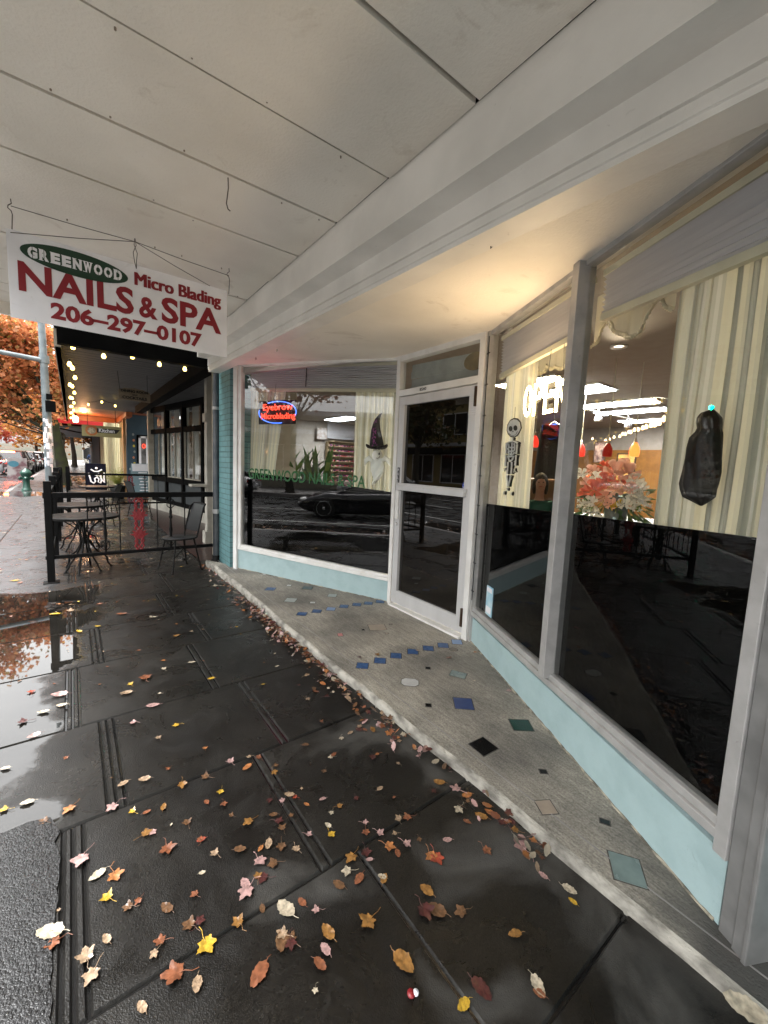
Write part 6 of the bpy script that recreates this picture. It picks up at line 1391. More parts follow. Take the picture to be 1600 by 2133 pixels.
for i in range(34):
    a = r3.uniform(-2.6,-.4); z_ = r3.uniform(.85,2.7); hh_ = r3.uniform(.05,.13); aw = r3.uniform(.35,.75); R_ = .163-.010*z_+r3.uniform(.001,.006)
    w.grid(lambda u, v: pB+Vector((R_*math.cos(a+aw*(u-.5))-.009*z_, R_*math.sin(a+aw*(u-.5)), z_+(v-.5)*2*hh_)), 4, 1, i % 4)
fl_ = w.build('flyers', cols_, ps); fl_['kind'] = 'stuff'
w = MB(); w.box(pB.x-.05,pB.x+.25,pB.y-.26,pB.y-.16,3.0,3.4); w.box(pB.x-.02,pB.x+.16,pB.y-.2,pB.y-.14,3.45,3.65); w.build('control_box', M['rblack'], ps)
tl_ = thing('traffic_light', 'black traffic light hanging from the mast arm over the road', 'traffic light', (-5.2, 19.6, 4.5))
w = MB(); w.box(-5.38,-5.02,19.5,19.75,4.35,5.35); w.build('housing', M['rblack'], tl_)
w = MB(); w.lathe([(0,0),(.11,0),(.11,.02),(0,.02)], (-5.2,19.5,4.53), 14, axis=(0,-1,0)); w.build('green_lens', emit('green_signal', (.0,1,.45), 25), tl_)
w = MB()
for z_ in (4.86, 5.18): w.lathe([(0,0),(.11,0),(.11,.02),(0,.02)], (-5.2,19.5,z_), 14, axis=(0,-1,0))
w.build('dark_lens', M['blk'], tl_)
# hydrant
hp_ = gz((56,1022), 0); hy = thing('fire_hydrant', 'dark green fire hydrant on the wet sidewalk', 'fire hydrant', hp_)
M['hyd'] = pm('hydrant_green', (.005,.04,.028), (.008,.055,.038), scale=9, rough=.4)
w = MB(); w.lathe([(.16,0),(.16,.05),(.13,.07),(.125,.12),(.11,.14),(.105,.50),(.12,.53),(.16,.60),(.17,.66)], hp_, 18); w.build('barrel', M['hyd'], hy)
w = MB(); w.lathe([(.18,.66),(.185,.69),(.165,.73),(.11,.80),(.05,.83),(.03,.87),(0,.875)], hp_, 18); w.build('bonnet', M['hyd'], hy)
for ax_ in ((-1,0,0),(1,0,0),(0,-1,0)):
    w = MB(); w.lathe([(.05,.09),(.055,.17),(.07,.175),(.07,.21),(.03,.215),(.025,.24),(0,.24)], hp_+Vector((0,0,.48)), 10, axis=ax_); w.build('outlet', M['hyd'], hy)
# white sandwich board behind the hydrant
wb = gz((38,1003), 0); wbd = aframe('sandwich_board', 'white sandwich board with light blue oval beside the hydrant', (wb.x, wb.y, 0), .74, 1.18, .6, pm('board_print', (.5,.48,.49), (.22,.11,.13), scale=3, contrast=(.45,.62)))
w = MB(); w.prism([(.2*math.cos(t*.3), .15*math.sin(t*.3)) for t in range(21)], (-.13,-.105,.88), (1,0,0), (0,.22,1), (0,-.02,0)); w.build('blue_oval', pm('oval_blue', (.08,.30,.42)), wbd, local=True)
# ---- cars
def car(label, loc, rz, col, kind='sedan', group=None, brake=False, head=False, lod=1):
    c_ = thing('parked_car' if not group or 'driving' not in group else 'car', label, 'car', (0,0,0), group)
    key = 'carpaint_%g_%g_%g' % col
    pt_ = M.get(key) or pm(key, col, [x*.95 for x in col], rough=.25, metal=.3, coat=1); M[key] = pt_
    P = {'sedan': dict(L=4.5,W=1.8,H=1.42,st=[(-2.25,.48,.72),(-2.1,.30,.86),(-1.4,.22,.93),(-.6,.2,.95),(.4,.2,.93),(1.3,.2,.88),(1.95,.24,.76),(2.22,.38,.60)], cab=[(-1.85,.90),(-1.15,1.38),(.15,1.42),(1.05,.92)]),
         'suv': dict(L=4.6,W=1.88,H=1.70,st=[(-2.3,.5,.9),(-2.2,.32,1.05),(-1.4,.26,1.08),(-.6,.25,1.08),(.4,.25,1.06),(1.3,.25,1.03),(2.0,.28,.92),(2.28,.42,.70)], cab=[(-2.15,1.06),(-1.85,1.62),(.1,1.70),(1.05,1.05)]),
         'coupe': dict(L=4.4,W=1.85,H=1.28,st=[(-2.2,.45,.72),(-2.05,.28,.84),(-1.4,.2,.90),(-.6,.18,.84),(.4,.18,.80),(1.3,.18,.80),(1.9,.2,.66),(2.2,.32,.48)], cab=[(-1.7,.86),(-.75,1.24),(.1,1.27),(1.0,.80)])}[kind]
    W2 = P['W']/2; w = MB(); rings = []
    for y, zl, zh_ in P['st']:
        e = 1-.12*(abs(y)/2.3)**4; x = W2*e; zm = zl+(zh_-zl)*.55
        rings.append([Vector((-x*.86,y,zl)), Vector((-x*.97,y,zl+.08)), Vector((-x,y,zm)), Vector((-x*.96,y,zh_-.06)), Vector((-x*.86,y,zh_)), Vector((0,y,zh_+.03)), Vector((x*.86,y,zh_)), Vector((x*.96,y,zh_-.06)), Vector((x,y,zm)), Vector((x*.97,y,zl+.08)), Vector((x*.86,y,zl))])
    vs = [v for r in rings for v in r]; k = 11
    fs = [(i*k+j, (i+1)*k+j, (i+1)*k+(j+1)%k, i*k+(j+1)%k) for i in range(len(rings)-1) for j in range(k)]
    w.add(vs, fs, 0, True); w.add(rings[0], [tuple(range(k))]); w.add(rings[-1], [tuple(range(k))[::-1]])
    cb = P['cab']; fr_ = []
    for (y, z), q_ in zip(cb, (.86,.70,.70,.86)): fr_.append((y, z, W2*q_))
    roof = []
    ys_ = [cb[0][0]+(cb[3][0]-cb[0][0])*i/10 for i in range(11)]
    def prof(y):
        for (a, b, c1), (d, e_, f_) in zip(fr_, fr_[1:]):
            if a <= y <= d: t = (y-a)/(d-a); return b+(e_-b)*t + .04*math.sin(math.pi*t)*(1 if (a, d) == (cb[1][0], cb[2][0]) else 0), c1+(f_-c1)*t
    # roof skin
    w.grid(lambda u, v: (lambda y, zx: Vector(((u-.5)*2*zx[1]*.98, y, zx[0]+.03*(1-(2*u-1)**2))))(cb[1][0]-.05+(cb[2][0]-cb[1][0]+.1)*v, prof(cb[1][0]-.05+(cb[2][0]-cb[1][0]+.1)*v)), 6, 6)
    bz = lambda y: .85
    for s_ in (-1,1):   # pillars
        for a_, b_ in ((0,1),(3,2)): w.tube([(s_*fr_[a_][2],fr_[a_][0],fr_[a_][1]-.03),(s_*fr_[b_][2],fr_[b_][0],fr_[b_][1]-.01)], .035, 6)
        mid = (cb[1][0]+cb[2][0])/2; w.tube([(s_*W2*.90,mid,.88 if kind != 'suv' else 1.05),(s_*W2*.71,mid,fr_[1][1]-.01)], .035, 6); w.tube([(s_*fr_[1][2],fr_[1][0],fr_[1][1]),(s_*fr_[2][2],fr_[2][0],fr_[2][1])], .03, 6)
    w.build('body', pt_, c_)
    w = MB(); A, B, C_, D = fr_
    for s_ in (-1,1): w.add([(s_*A[2],A[0],A[1]-.05),(s_*D[2],D[0],D[1]-.05),(s_*C_[2],C_[0],C_[1]-.02),(s_*B[2],B[0],B[1]-.02)], [(0,1,2,3)])
    w.add([(-D[2],D[0],D[1]-.05),(D[2],D[0],D[1]-.05),(C_[2],C_[0],C_[1]-.01),(-C_[2],C_[0],C_[1]-.01)], [(0,1,2,3)]); w.add([(-A[2],A[0],A[1]-.05),(A[2],A[0],A[1]-.05),(B[2],B[0],B[1]-.01),(-B[2],B[0],B[1]-.01)], [(0,1,2,3)])
    M['cglass'] = M.get('cglass') or pm('car_glass', (.02,.022,.024), rough=.03, spec=.8, coat=1); w.build('windows', M['cglass'], c_)
    M['tyre'] = M.get('tyre') or pm('tyre', (.012,.012,.012), rough=.7); M['rim'] = M.get('rim') or pm('alloy', (.55,.55,.56), rough=.3, metal=.8)
    for s_ in (-1,1):
        for y in (P['st'][2][0]-.02, P['st'][5][0]+.08):
            c0 = Vector((s_*(W2-.10),y,.33)); w = MB(); w.lathe([(.21,-.10),(.31,-.11),(.335,-.06),(.335,.06),(.31,.115),(.22,.115)], c0, 24, axis=(s_,0,0)); wh = w.build('wheel', M['tyre'], c_)
            w = MB(); w.lathe([(.225,.10),(.235,.118),(.215,.118),(.20,.09)], c0, 24, axis=(s_,0,0)); w.lathe([(0,.10),(.05,.10),(.05,.115),(0,.118)], c0, 12, axis=(s_,0,0))
            for q_ in range(5): a = q_*1.2566; d_ = Vector((0,math.cos(a),math.sin(a))); e_ = Vector((0,-math.sin(a),math.cos(a))); n_ = Vector((s_,0,0)); w.obb(c0+n_*.108+d_*.13, d_*.09, e_*.022, n_*.006)
            w.build('rim', M['rim'], wh)
            w = MB(); w.lathe([(0,.06),(.22,.06)], c0, 16, axis=(s_,0,0)); w.build('brake_disc', M['blk'], wh)
    yb, yf = P['st'][0][0], P['st'][-1][0]; zt_ = P['st'][1][2]-.14; zf = P['st'][-2][2]-.10
    tlm = M.get('tl_on' if brake else 'tl_off')
    if tlm is None: tlm = emit('brake_light_on', (1,.04,.02), 30) if brake else pm('tail_lens', (.25,.01,.01), rough=.15); M['tl_on' if brake else 'tl_off'] = tlm
    hlm = M.get('hl') or pm('headlight_lens', (.7,.7,.68), rough=.08, coat=1); M['hl'] = hlm
    for s_ in (-1,1):
        w = MB(); w.ball((s_*W2*.76,yb+.10,zt_), (.17,.10,.10), 12); w.build('tail_light', tlm, c_)
        w = MB(); w.ball((s_*W2*.72,yf-.17,zf), (.17,.16,.085), 12); w.build('headlight', hlm, c_)
        w = MB(); w.ball((s_*(W2+.08),.75,P['st'][4][2]+.06), (.10,.06,.07), 10); w.build('mirror', pt_, c_)
    if brake: w = MB(); w.box(-.35,.35,cb[1][0]-.06,cb[1][0]-.02,fr_[1][1]-.03,fr_[1][1]+.03); w.build('high_brake_light', emit('high_brake', (1,.12,.03), 20), c_)
    w = MB(); w.box(-.26,.26,yb-.03,yb+.02,.52,.64); w.build('number_plate', MW, c_)
    place(c_, loc, rz); return c_
car('dark red lit suv braking in the near lane beyond the pole', (-3.35, 40, -.15), rad(-4), (.05,.008,.012), 'suv', brake=True)
car('silver pickup like wagon crossing at the left edge of the photo', (-5.6, 35, -.15), rad(85), (.45,.47,.50), 'suv')
car('black low sports coupe mirrored in the left shop window', (-6.2, 4.3, -.15), rad(0), (.006,.006,.008), 'coupe', group=None)
car('dark grey hatchback mirrored in the door glass', (-6.4, 15.2, -.15), rad(180), (.03,.032,.035), 'sedan')
car('silver suv parked across the street behind the coupe', (-11.9, 4.0, -.15), rad(0), (.4,.41,.42), 'suv')
car('white sedan parked across the street from the door', (-11.9, 12.5, -.15), rad(0), (.6,.6,.6), 'sedan')
for i, (x, y, c_, k) in enumerate([(-3.3,47,(.35,.36,.38),'suv'),(-3.2,53,(.5,.5,.5),'sedan'),(-3.2,59,(.02,.02,.025),'suv'),(-3.2,65.5,(.3,.02,.02),'sedan'),(-3.2,72,(.55,.55,.56),'suv'),(-6.4,50,(.25,.03,.03),'sedan'),(-6.5,58,(.5,.52,.54),'suv'),(-6.3,67,(.45,.45,.47),'sedan'),(-9.5,56,(.55,.56,.58),'sedan'),(-9.5,66,(.1,.1,.12),'suv'),(-11.9,60,(.5,.5,.52),'sedan'),(-11.9,70,(.6,.6,.6),'suv')]):
    nm = {(.35,.36,.38):'grey',(.5,.5,.5):'silver',(.02,.02,.025):'black',(.3,.02,.02):'red',(.55,.55,.56):'pale silver',(.25,.03,.03):'dark red',(.5,.52,.54):'bluish silver',(.45,.45,.47):'mid grey',(.55,.56,.58):'light silver',(.1,.1,.12):'charcoal',(.5,.5,.52):'light grey',(.6,.6,.6):'white'}[c_]
    car('distant %s %s in the %s' % (nm, 'suv' if k == 'suv' else 'sedan', 'line of cars by the near kerb' if x > -4 else 'traffic further up the street' if x > -10.5 else 'line of cars by the far kerb'), (x,y,-.15), 0, c_, k, group='distant cars along the street')
# ---- buildings across the street
def facade(label, y0, y1, h, wall, xw=-18, storeys=2, awn=None, nm='shop_building'):
    b_ = thing(nm, label, 'building', (xw, (y0+y1)/2, 0)); w = MB(); w.box(xw-8, xw, y0, y1, 0, h); w.build('wall', wall, b_)
    w = MB(); w.box(xw-8.1, xw+.25, y0-.05, y1+.05, h, h+.25); w.box(xw, xw+.12, y0, y1, 3.3, 3.55); w.build('cornice', MW, b_)
    n_ = int((y1-y0)/3.2); 
    for i in range(n_):
        a = y0+(y1-y0)*(i+.12)/n_; b = y0+(y1-y0)*(i+.88)/n_
        for z0_, z1_ in [(.5,2.6)]+[(3.3+3*k+.9, 3.3+3*k+2.4) for k in range(storeys-1)]:
            w = MB()
            w.box(xw+.002, xw+.06, a, b, z0_-.08, z0_); w.box(xw+.002, xw+.06, a, b, z1_, z1_+.08); w.box(xw+.002,xw+.06,a,a+.08,z0_,z1_); w.box(xw+.002,xw+.06,b-.08,b,z0_,z1_); w.box(xw+.002,xw+.05,(a+b)/2-.03,(a+b)/2+.03,z0_,z1_)
            f_ = w.build('window', MW, b_); w = MB(); w.box(xw+.002,xw+.02,a+.08,b-.08,z0_,z1_); w.build('pane', M['cglass'], f_)
    if awn: w = MB(); w.prism([(0,2.8),(1.3,2.6),(1.3,2.75),(0,3.2)], (xw,y0+.2,0), (1,0,0), (0,0,1), (0,y1-y0-.4,0)); w.build('awning', awn, b_)
    return b_
facade('single storey grey shopfront across the street', -20, 2, 4.2, M['rgrey'], storeys=1)
facade('low cream shop building across the street with dark awning', 2.2, 16, 4.4, M['rcream'], storeys=1, awn=M['rblack'])
facade('two storey yellow building across the street mirrored in the door glass', 17, 34, 6.6, pm('yellow_render', (.36,.28,.11), (.30,.23,.09), rough=.7), awn=M['rblack'])
facade('distant pale two storey building on the far side of the street', 60, 110, 7, M['rcream'], xw=-18)
facade('brown two storey building down the street behind the camera', -60, -22, 7, pm('brown_render', (.12,.08,.06), rough=.8))
# distant pedestrians
g_ = 'pedestrians far up the sidewalk'
def pc_(q_, zf=0): return gz(q_, zf)
person((1.55,52,0), rad(5), 'distant pedestrian in blue jacket and jeans under the red awning', 'walk', {'top':(.05,.10,.25),'trousers':(.05,.09,.2),'hair':(.03,.02,.01)}, g_, False, 1.05)
person((2.75,56,0), rad(170), 'distant pedestrian in dark coat right of the others', 'walk', {'top':(.02,.02,.03),'trousers':(.015,.015,.02),'hair':(.02,.015,.01)}, g_, False, 1.08)
person((2.15,60,0), rad(10), 'distant pedestrian in black between the other two', 'stand', {'top':(.03,.03,.04),'trousers':(.02,.02,.03),'hair':(.03,.02,.01)}, g_, True, 1.0)
# woman seated inside the shop
c_ = gx((1126,1008), 5.0); 
wm = person((c_.x, c_.y, c_.z-1.20), rad(125), 'person with brown bob in green scoop neck top seated inside the shop', 'sit', {'top':(.008,.07,.05),'trousers':(.02,.02,.02),'hair':(.035,.018,.010)}, None, True, 1.0)
ch = thing('salon_chair', 'tan leather salon chair behind the seated person', 'chair', (c_.x, c_.y, .02))
w = MB(); d_ = Vector((math.sin(rad(-125)), math.cos(rad(-125)), 0)); d_ = Vector((-math.sin(rad(125)), math.cos(rad(125)), 0)); s_ = Vector((d_.y, -d_.x, 0)); cc = Vector((c_.x, c_.y, 0)); zz = c_.z-1.20
M['tan'] = pm('tan_leather', (.36,.20,.10), (.3,.16,.08), rough=.45)
w.obb(cc-d_*.22+Vector((0,0,zz+.85)), s_*.26, d_*.06, (0,0,.42)); w.build('backrest', M['tan'], ch, bevel=.03)
w = MB(); w.obb(cc+d_*.02+Vector((0,0,zz+.34)), s_*.28, d_*.26, (0,0,.06)); w.build('seat', M['tan'], ch, bevel=.03)
w = MB(); w.lathe([(.25,.02),(.25,.05),(.04,.08),(.04,zz+.28)], (c_.x,c_.y,0), 14); w.build('pedestal', M['alu'], ch)
p_ = gx((1150,940), 5.6); rb = thing('robe', 'long black salon robe hanging behind the seated person', 'robe', (p_.x,p_.y,1.3)); w = MB()
w.grid(lambda u, v: Vector((p_.x+.05*math.sin(u*12.56)+.10*math.cos(u*6.283), p_.y+(.26-.08*v)*math.sin(u*6.283), 1.25+.95*v)), 24, 8); w.build('cloth', M['robe'], rb); w = MB(); w.tube([(p_.x,p_.y-.15,2.16),(p_.x,p_.y,2.25),(p_.x,p_.y+.15,2.16)], .012, 6); w.tube([(p_.x,p_.y,2.25),(p_.x,p_.y,2.9)], .005, 5); w.build('hanger', M['alu'], rb)

# ---------------------------------------------------------------- fallen leaves
LC = {'yellow': (.55,.34,.035), 'orange': (.42,.165,.055), 'brown': (.15,.075,.035), 'tan': (.36,.25,.16), 'cream': (.50,.43,.32), 'pink': (.44,.27,.25), 'red': (.36,.065,.035), 'maroon': (.08,.022,.02), 'ochre': (.28,.135,.035), 'russet': (.24,.085,.04)}
LMt = {}
for k, c_ in LC.items():
    m, t, b = nodes('leaf_'+k); tc = N(t, 'ShaderNodeTexCoord'); no = N(t, 'ShaderNodeTexNoise'); no.inputs['Scale'].default_value = 5; no.inputs['Detail'].default_value = 8
    oi = N(t, 'ShaderNodeObjectInfo'); ad = N(t, 'ShaderNodeVectorMath', operation='ADD'); t.links.new(tc.outputs['Object'], ad.inputs[0]); t.links.new(oi.outputs['Random'], ad.inputs[1])
    sc_ = N(t, 'ShaderNodeVectorMath', operation='SCALE'); sc_.inputs['Scale'].default_value = 1; t.links.new(ad.outputs[0], sc_.inputs[0]); t.links.new(sc_.outputs[0], no.inputs['Vector'])
    cr = N(t, 'ShaderNodeValToRGB'); e = cr.color_ramp.elements; e[0].position = .35; e[0].color = rgb([x*.42 for x in c_]); e[1].position = .62; e[1].color = rgb([x*.8 for x in c_]); t.links.new(no.outputs[0], cr.inputs[0]); t.links.new(cr.outputs[0], b.inputs['Base Color'])
    b.inputs['Roughness'].default_value = .32; b.inputs['Coat Weight'].default_value = .2; LMt[k] = m
def leafmesh(kind, seed):
    r_ = random.Random(seed); lobes = {'maple': 5, 'oval': 1}[kind]; pts = []; n_ = 40
    if kind == 'maple':
        tips = [(-2.25,.66),(-1.15,.90),(0,1.0),(1.15,.90),(2.25,.66)]; tips = [(t_+r_.uniform(-.1,.1), q_*r_.uniform(.88,1.08)) for t_, q_ in tips]
        for i in range(n_+1):
            a = -2.95+5.9*i/n_; rr_ = .0
            for ta, tr_ in tips:
                d_ = abs(a-ta); rr_ = max(rr_, tr_*(1-.52*min(1, d_/.62)**.9), .58*math.cos(min(1.5, abs(a)/2.4)))
            rr_ *= 1+.07*math.sin(a*23+seed)
            pts.append((math.sin(a)*rr_*.5, math.cos(a)*rr_*.5+.05))
        pts.append((0,-.05))
    else:
        for i in range(n_): a = 2*math.pi*i/n_; x = math.sin(a)*.26*(1+.06*math.sin(a*7+seed)); y = -math.cos(a)*.5*(1+.05*math.sin(a*9)); x *= 1.15+.10*math.sin(a*15); x *= (1-.35*(y > 0)*y*1.6); pts.append((x, y))
    me_v = [(0,.05,0)]; R1 = []
    cu, cv, tw = r_.uniform(.05,.6), r_.uniform(-.25,.45), r_.uniform(-.4,.4)
    zf_ = lambda x, y: .02+cu*x*x+cv*y*y*.8+tw*x*y+.02*math.sin(x*17+seed)*math.cos(y*13)+.03*abs(x)
    vs = [(0,.05,zf_(0,.05))]; k = len(pts)
    for f_ in (.5, 1.0):
        for x, y in pts: vs.append((x*f_, .05+(y-.05)*f_, zf_(x*f_, .05+(y-.05)*f_)))
    fs = [(0,1+i,1+(i+1)%k) for i in range(k)]+[(1+i,1+k+i,1+k+(i+1)%k,1+(i+1)%k) for i in range(k)]
    w = MB(); w.add(vs, fs, 0, True)
    st_ = [(0,-.05,zf_(0,0)), (.02,-.25,.03), (r_.uniform(-.12,.12),-.5,.05), (r_.uniform(-.2,.2),-.72,.02)]
    if kind == 'oval': st_ = [(0,-.46,zf_(0,-.46)), (.03,-.6,.03), (r_.uniform(-.1,.1),-.75,.02)]
    w.tube(st_, [.02,.014,.014,.016][:len(st_)], 5); 
    mv = min(v[2] for v in w.v); w.v = [(a, b, c-mv) for a, b, c in w.v]
    me = bpy.data.meshes.new('leaf'); me.from_pydata(w.v, [], w.f); me.materials.append(LMt['tan']); me.polygons.foreach_set('use_smooth', w.sm); me.update(); return me
LV = {'maple': [leafmesh('maple', s_) for s_ in range(10)], 'oval': [leafmesh('oval', s_) for s_ in range(8)]}
GRP = 'fallen leaves on the wet sidewalk'
rl = random.Random(99)
def leaf(pos, size, kind, col, ang, label, tilt=None, group=GRP):
    o = bpy.data.objects.new('fallen_leaf', rl.choice(LV[kind])); COL.objects.link(o)
    o.material_slots[0].link = 'OBJECT'; o.material_slots[0].material = LMt[col]
    o.location = pos; o.scale = (size,)*3; tx, ty = tilt or (rl.uniform(-.10,.10), rl.uniform(-.10,.10)); o.rotation_euler = (tx, ty, ang)
    return tag(o, label, 'leaf', group)
def gl7(x, y): return gz(z7(x, y), .006)
BIG = [ # zoomed pixel x, y, size m, kind, colour, angle deg, label
 (762,825,.085,'maple','yellow',185,'bright yellow maple leaf with stem pointing to the camera'),
 (400,658,.06,'maple','yellow',30,'curled yellow leaf left of the middle groove'),
 (305,510,.09,'maple','pink',150,'pink star shaped maple leaf beside the rough asphalt edge'),
 (425,570,.075,'maple','orange',190,'orange maple leaf near the left groove lines'),
 (360,573,.06,'oval','cream',110,'cream folded leaf left of the orange maple leaf'),
 (620,470,.085,'maple','russet',180,'pink and russet double leaf in the middle left'),
 (960,518,.07,'maple','pink',185,'pale pink upright leaf above the large pink one'),
 (918,628,.085,'maple','pink',120,'large pale pink leaf with stem to the left'),
 (1058,700,.085,'oval','cream',15,'tall cream leaf standing with its stem up'),
 (885,752,.06,'maple','ochre',20,'ochre leaf lying on the long sidewalk joint'),
 (705,760,.065,'maple','brown',40,'flat brown skeletal leaf left of the ochre leaf'),
 (655,940,.09,'maple','russet',70,'curled russet leaf with pale stem on the joint'),
 (960,940,.075,'oval','russet',120,'dark russet oval leaf with red edge near the bottom'),
 (730,978,.05,'oval','tan',160,'small tan folded leaf beside the curled russet leaf'),
 (1370,740,.085,'maple','ochre',100,'amber ochre leaf at the right of the wet slab'),
 (1495,895,.082,'oval','ochre',190,'large ochre leaf at the lower right of the slab'),
 (1185,905,.05,'oval','russet',200,'small russet leaf with long pale stem'),
 (1205,848,.045,'oval','pink',10,'small pink leaf under the two brown ones'),
 (1215,785,.06,'oval','ochre',10,'yellow tipped brown leaf above the small pink leaf'),
 (1040,825,.06,'oval','brown',160,'brown narrow leaf in the lower middle'),
 (1080,815,.06,'maple','brown',20,'brown ragged leaf right of the narrow brown one'),
 (185,785,.085,'oval','cream',60,'cream oval leaf on the asphalt patch'),
 (205,820,.065,'maple','russet',90,'russet leaf touching the cream oval on the asphalt patch'),
 (320,880,.07,'maple','tan',10,'tan tattered leaf on the left groove lines'),
 (345,935,.07,'maple','tan',140,'second tan tattered leaf on the left groove lines'),
 (395,810,.04,'oval','tan',20,'narrow tan leaf right of the left groove lines'),
 (480,690,.05,'maple','brown',60,'small brown leaf behind the narrow tan leaf'),
 (262,325,.07,'maple','orange',130,'orange leaf standing in the small puddle'),
 (420,318,.075,'maple','pink',120,'faded pink leaf by the first joint on the left'),
 (493,338,.042,'maple','yellow',30,'small yellow leaf right of the faded pink leaf'),
 (745,443,.035,'oval','red',80,'small bright red leaf on its own'),
 (760,105,.04,'maple','orange',0,'small orange leaf near the top of the wet slab'),
 (855,155,.06,'maple','pink',10,'pale pink round leaf lying on the upper joint'),
 (915,175,.055,'oval','orange',110,'orange oval leaf below the upper joint'),
 (925,135,.04,'maple','tan',60,'tan leaf touching the rust leaf at the groove top'),
 (960,140,.045,'maple','russet',20,'rust red leaf at the top of the groove'),
 (1015,190,.05,'maple','ochre',180,'ochre leaf lying across the groove'),
 (765,210,.06,'maple','brown',45,'brown shredded leaf on the upper joint'),
 (675,235,.06,'maple','ochre',170,'yellow and pink leaf pair left of the shredded leaf'),
 (818,262,.045,'maple','yellow',150,'small bright yellow curled leaf in the upper middle'),
 (828,308,.045,'maple','russet',180,'russet star leaf below the curled yellow one'),
 (765,303,.035,'oval','russet',10,'narrow russet leaf left of the star leaf'),
 (925,375,.06,'maple','ochre',100,'olive ochre leaf with long stem'),
 (798,494,.05,'maple','tan',30,'greyish tan maple leaf in the slab middle'),
 (995,460,.05,'oval','tan',150,'tan curled leaf beside the groove'),
 (965,475,.03,'oval','orange',120,'small orange leaf touching the tan curled leaf'),
 (1012,350,.04,'oval','brown',60,'brown oval leaf on the groove'),
 (1225,420,.05,'maple','yellow',185,'yellow maple leaf under a cream scrap'),
 (1215,390,.035,'oval','cream',20,'cream scrap of leaf above the yellow maple leaf'),
 (1355,412,.05,'maple','russet',150,'rust leaf left of the mauve one'),
 (1405,415,.05,'maple','pink',200,'mauve pink leaf beside the rust one'),
 (1438,465,.065,'maple','orange',210,'orange maple leaf right of the leaf cluster'),
 (1503,455,.055,'maple','pink',200,'pinkish leaf with long stem at the right'),
 (1305,505,.07,'maple','ochre',110,'ochre brown leaf in the cluster at the slab corner'),
 (1355,485,.06,'maple','maroon',160,'dark maroon leaf in the cluster at the slab corner'),
 (1368,517,.03,'oval','pink',60,'small light pink leaf below the maroon leaf'),
 (1290,558,.06,'maple','cream',60,'pale cream leaf below the corner cluster'),
 (1330,588,.05,'oval','russet',110,'translucent russet leaf under the pale cream leaf'),
 (1255,610,.05,'oval','brown',30,'brown leaf left of the translucent russet leaf'),
 (1415,580,.035,'oval','cream',40,'small cream leaf right of the joint'),
 (1570,700,.085,'maple','maroon',170,'large dark maroon leaf near the right groove'),
 (1580,630,.06,'oval','ochre',10,'amber oval leaf above the large maroon leaf'),
 (1480,362,.05,'maple','tan',80,'tan lobed leaf close to the dry patch'),
 (1400,125,.035,'maple','orange',80,'small vivid orange leaf near the step'),
 (1265,65,.045,'maple','cream',150,'cream fan shaped leaf near the step'),
 (1297,48,.04,'oval','tan',100,'tan round leaf above the cream fan leaf'),
 (1228,137,.04,'maple','cream',60,'pale leaf with a stem to the right near the step'),
 (1477,162,.035,'maple','tan',10,'small beige leaf beside the step'),
 (1595,500,.07,'maple','orange',160,'bright orange red leaf at the right edge of the slab'),
 (525,1062,.04,'oval','tan',20,'small tan leaf at the bottom of the photo'),
 (1195,292,.035,'oval','pink',80,'tiny pink leaf between the grooves and the dry patch'),
 (1095,285,.035,'maple','red',30,'tiny red leaf right of the groove'),
 (1135,312,.03,'oval','orange',20,'tiny orange leaf right of the groove'),
 (20,330,.05,'maple','yellow',70,'yellow leaf at the left edge of the puddle'),
 (100,305,.055,'oval','cream',80,'cream leaf at the edge of the puddle'),
 (165,375,.05,'maple','brown',40,'brown leaf on the rough asphalt corner'),
 (535,218,.055,'oval','tan',70,'tan oval leaf with stem by the left groove'),
 (455,235,.05,'oval','tan',110,'faded tan leaf across the left groove'),
 (20,178,.045,'oval','cream',60,'cream leaf lying in the big puddle'),
 (625,178,.035,'maple','russet',120,'small russet leaf above the upper joint'),
]
for x, y, s_, kd, cl, an, lb in BIG: leaf(gl7(x, y), s_*.92, kd, cl, rad(an), lb)
Z1 = lambda x, y: gz((x/3.333, 1180+y/3.333), .006)
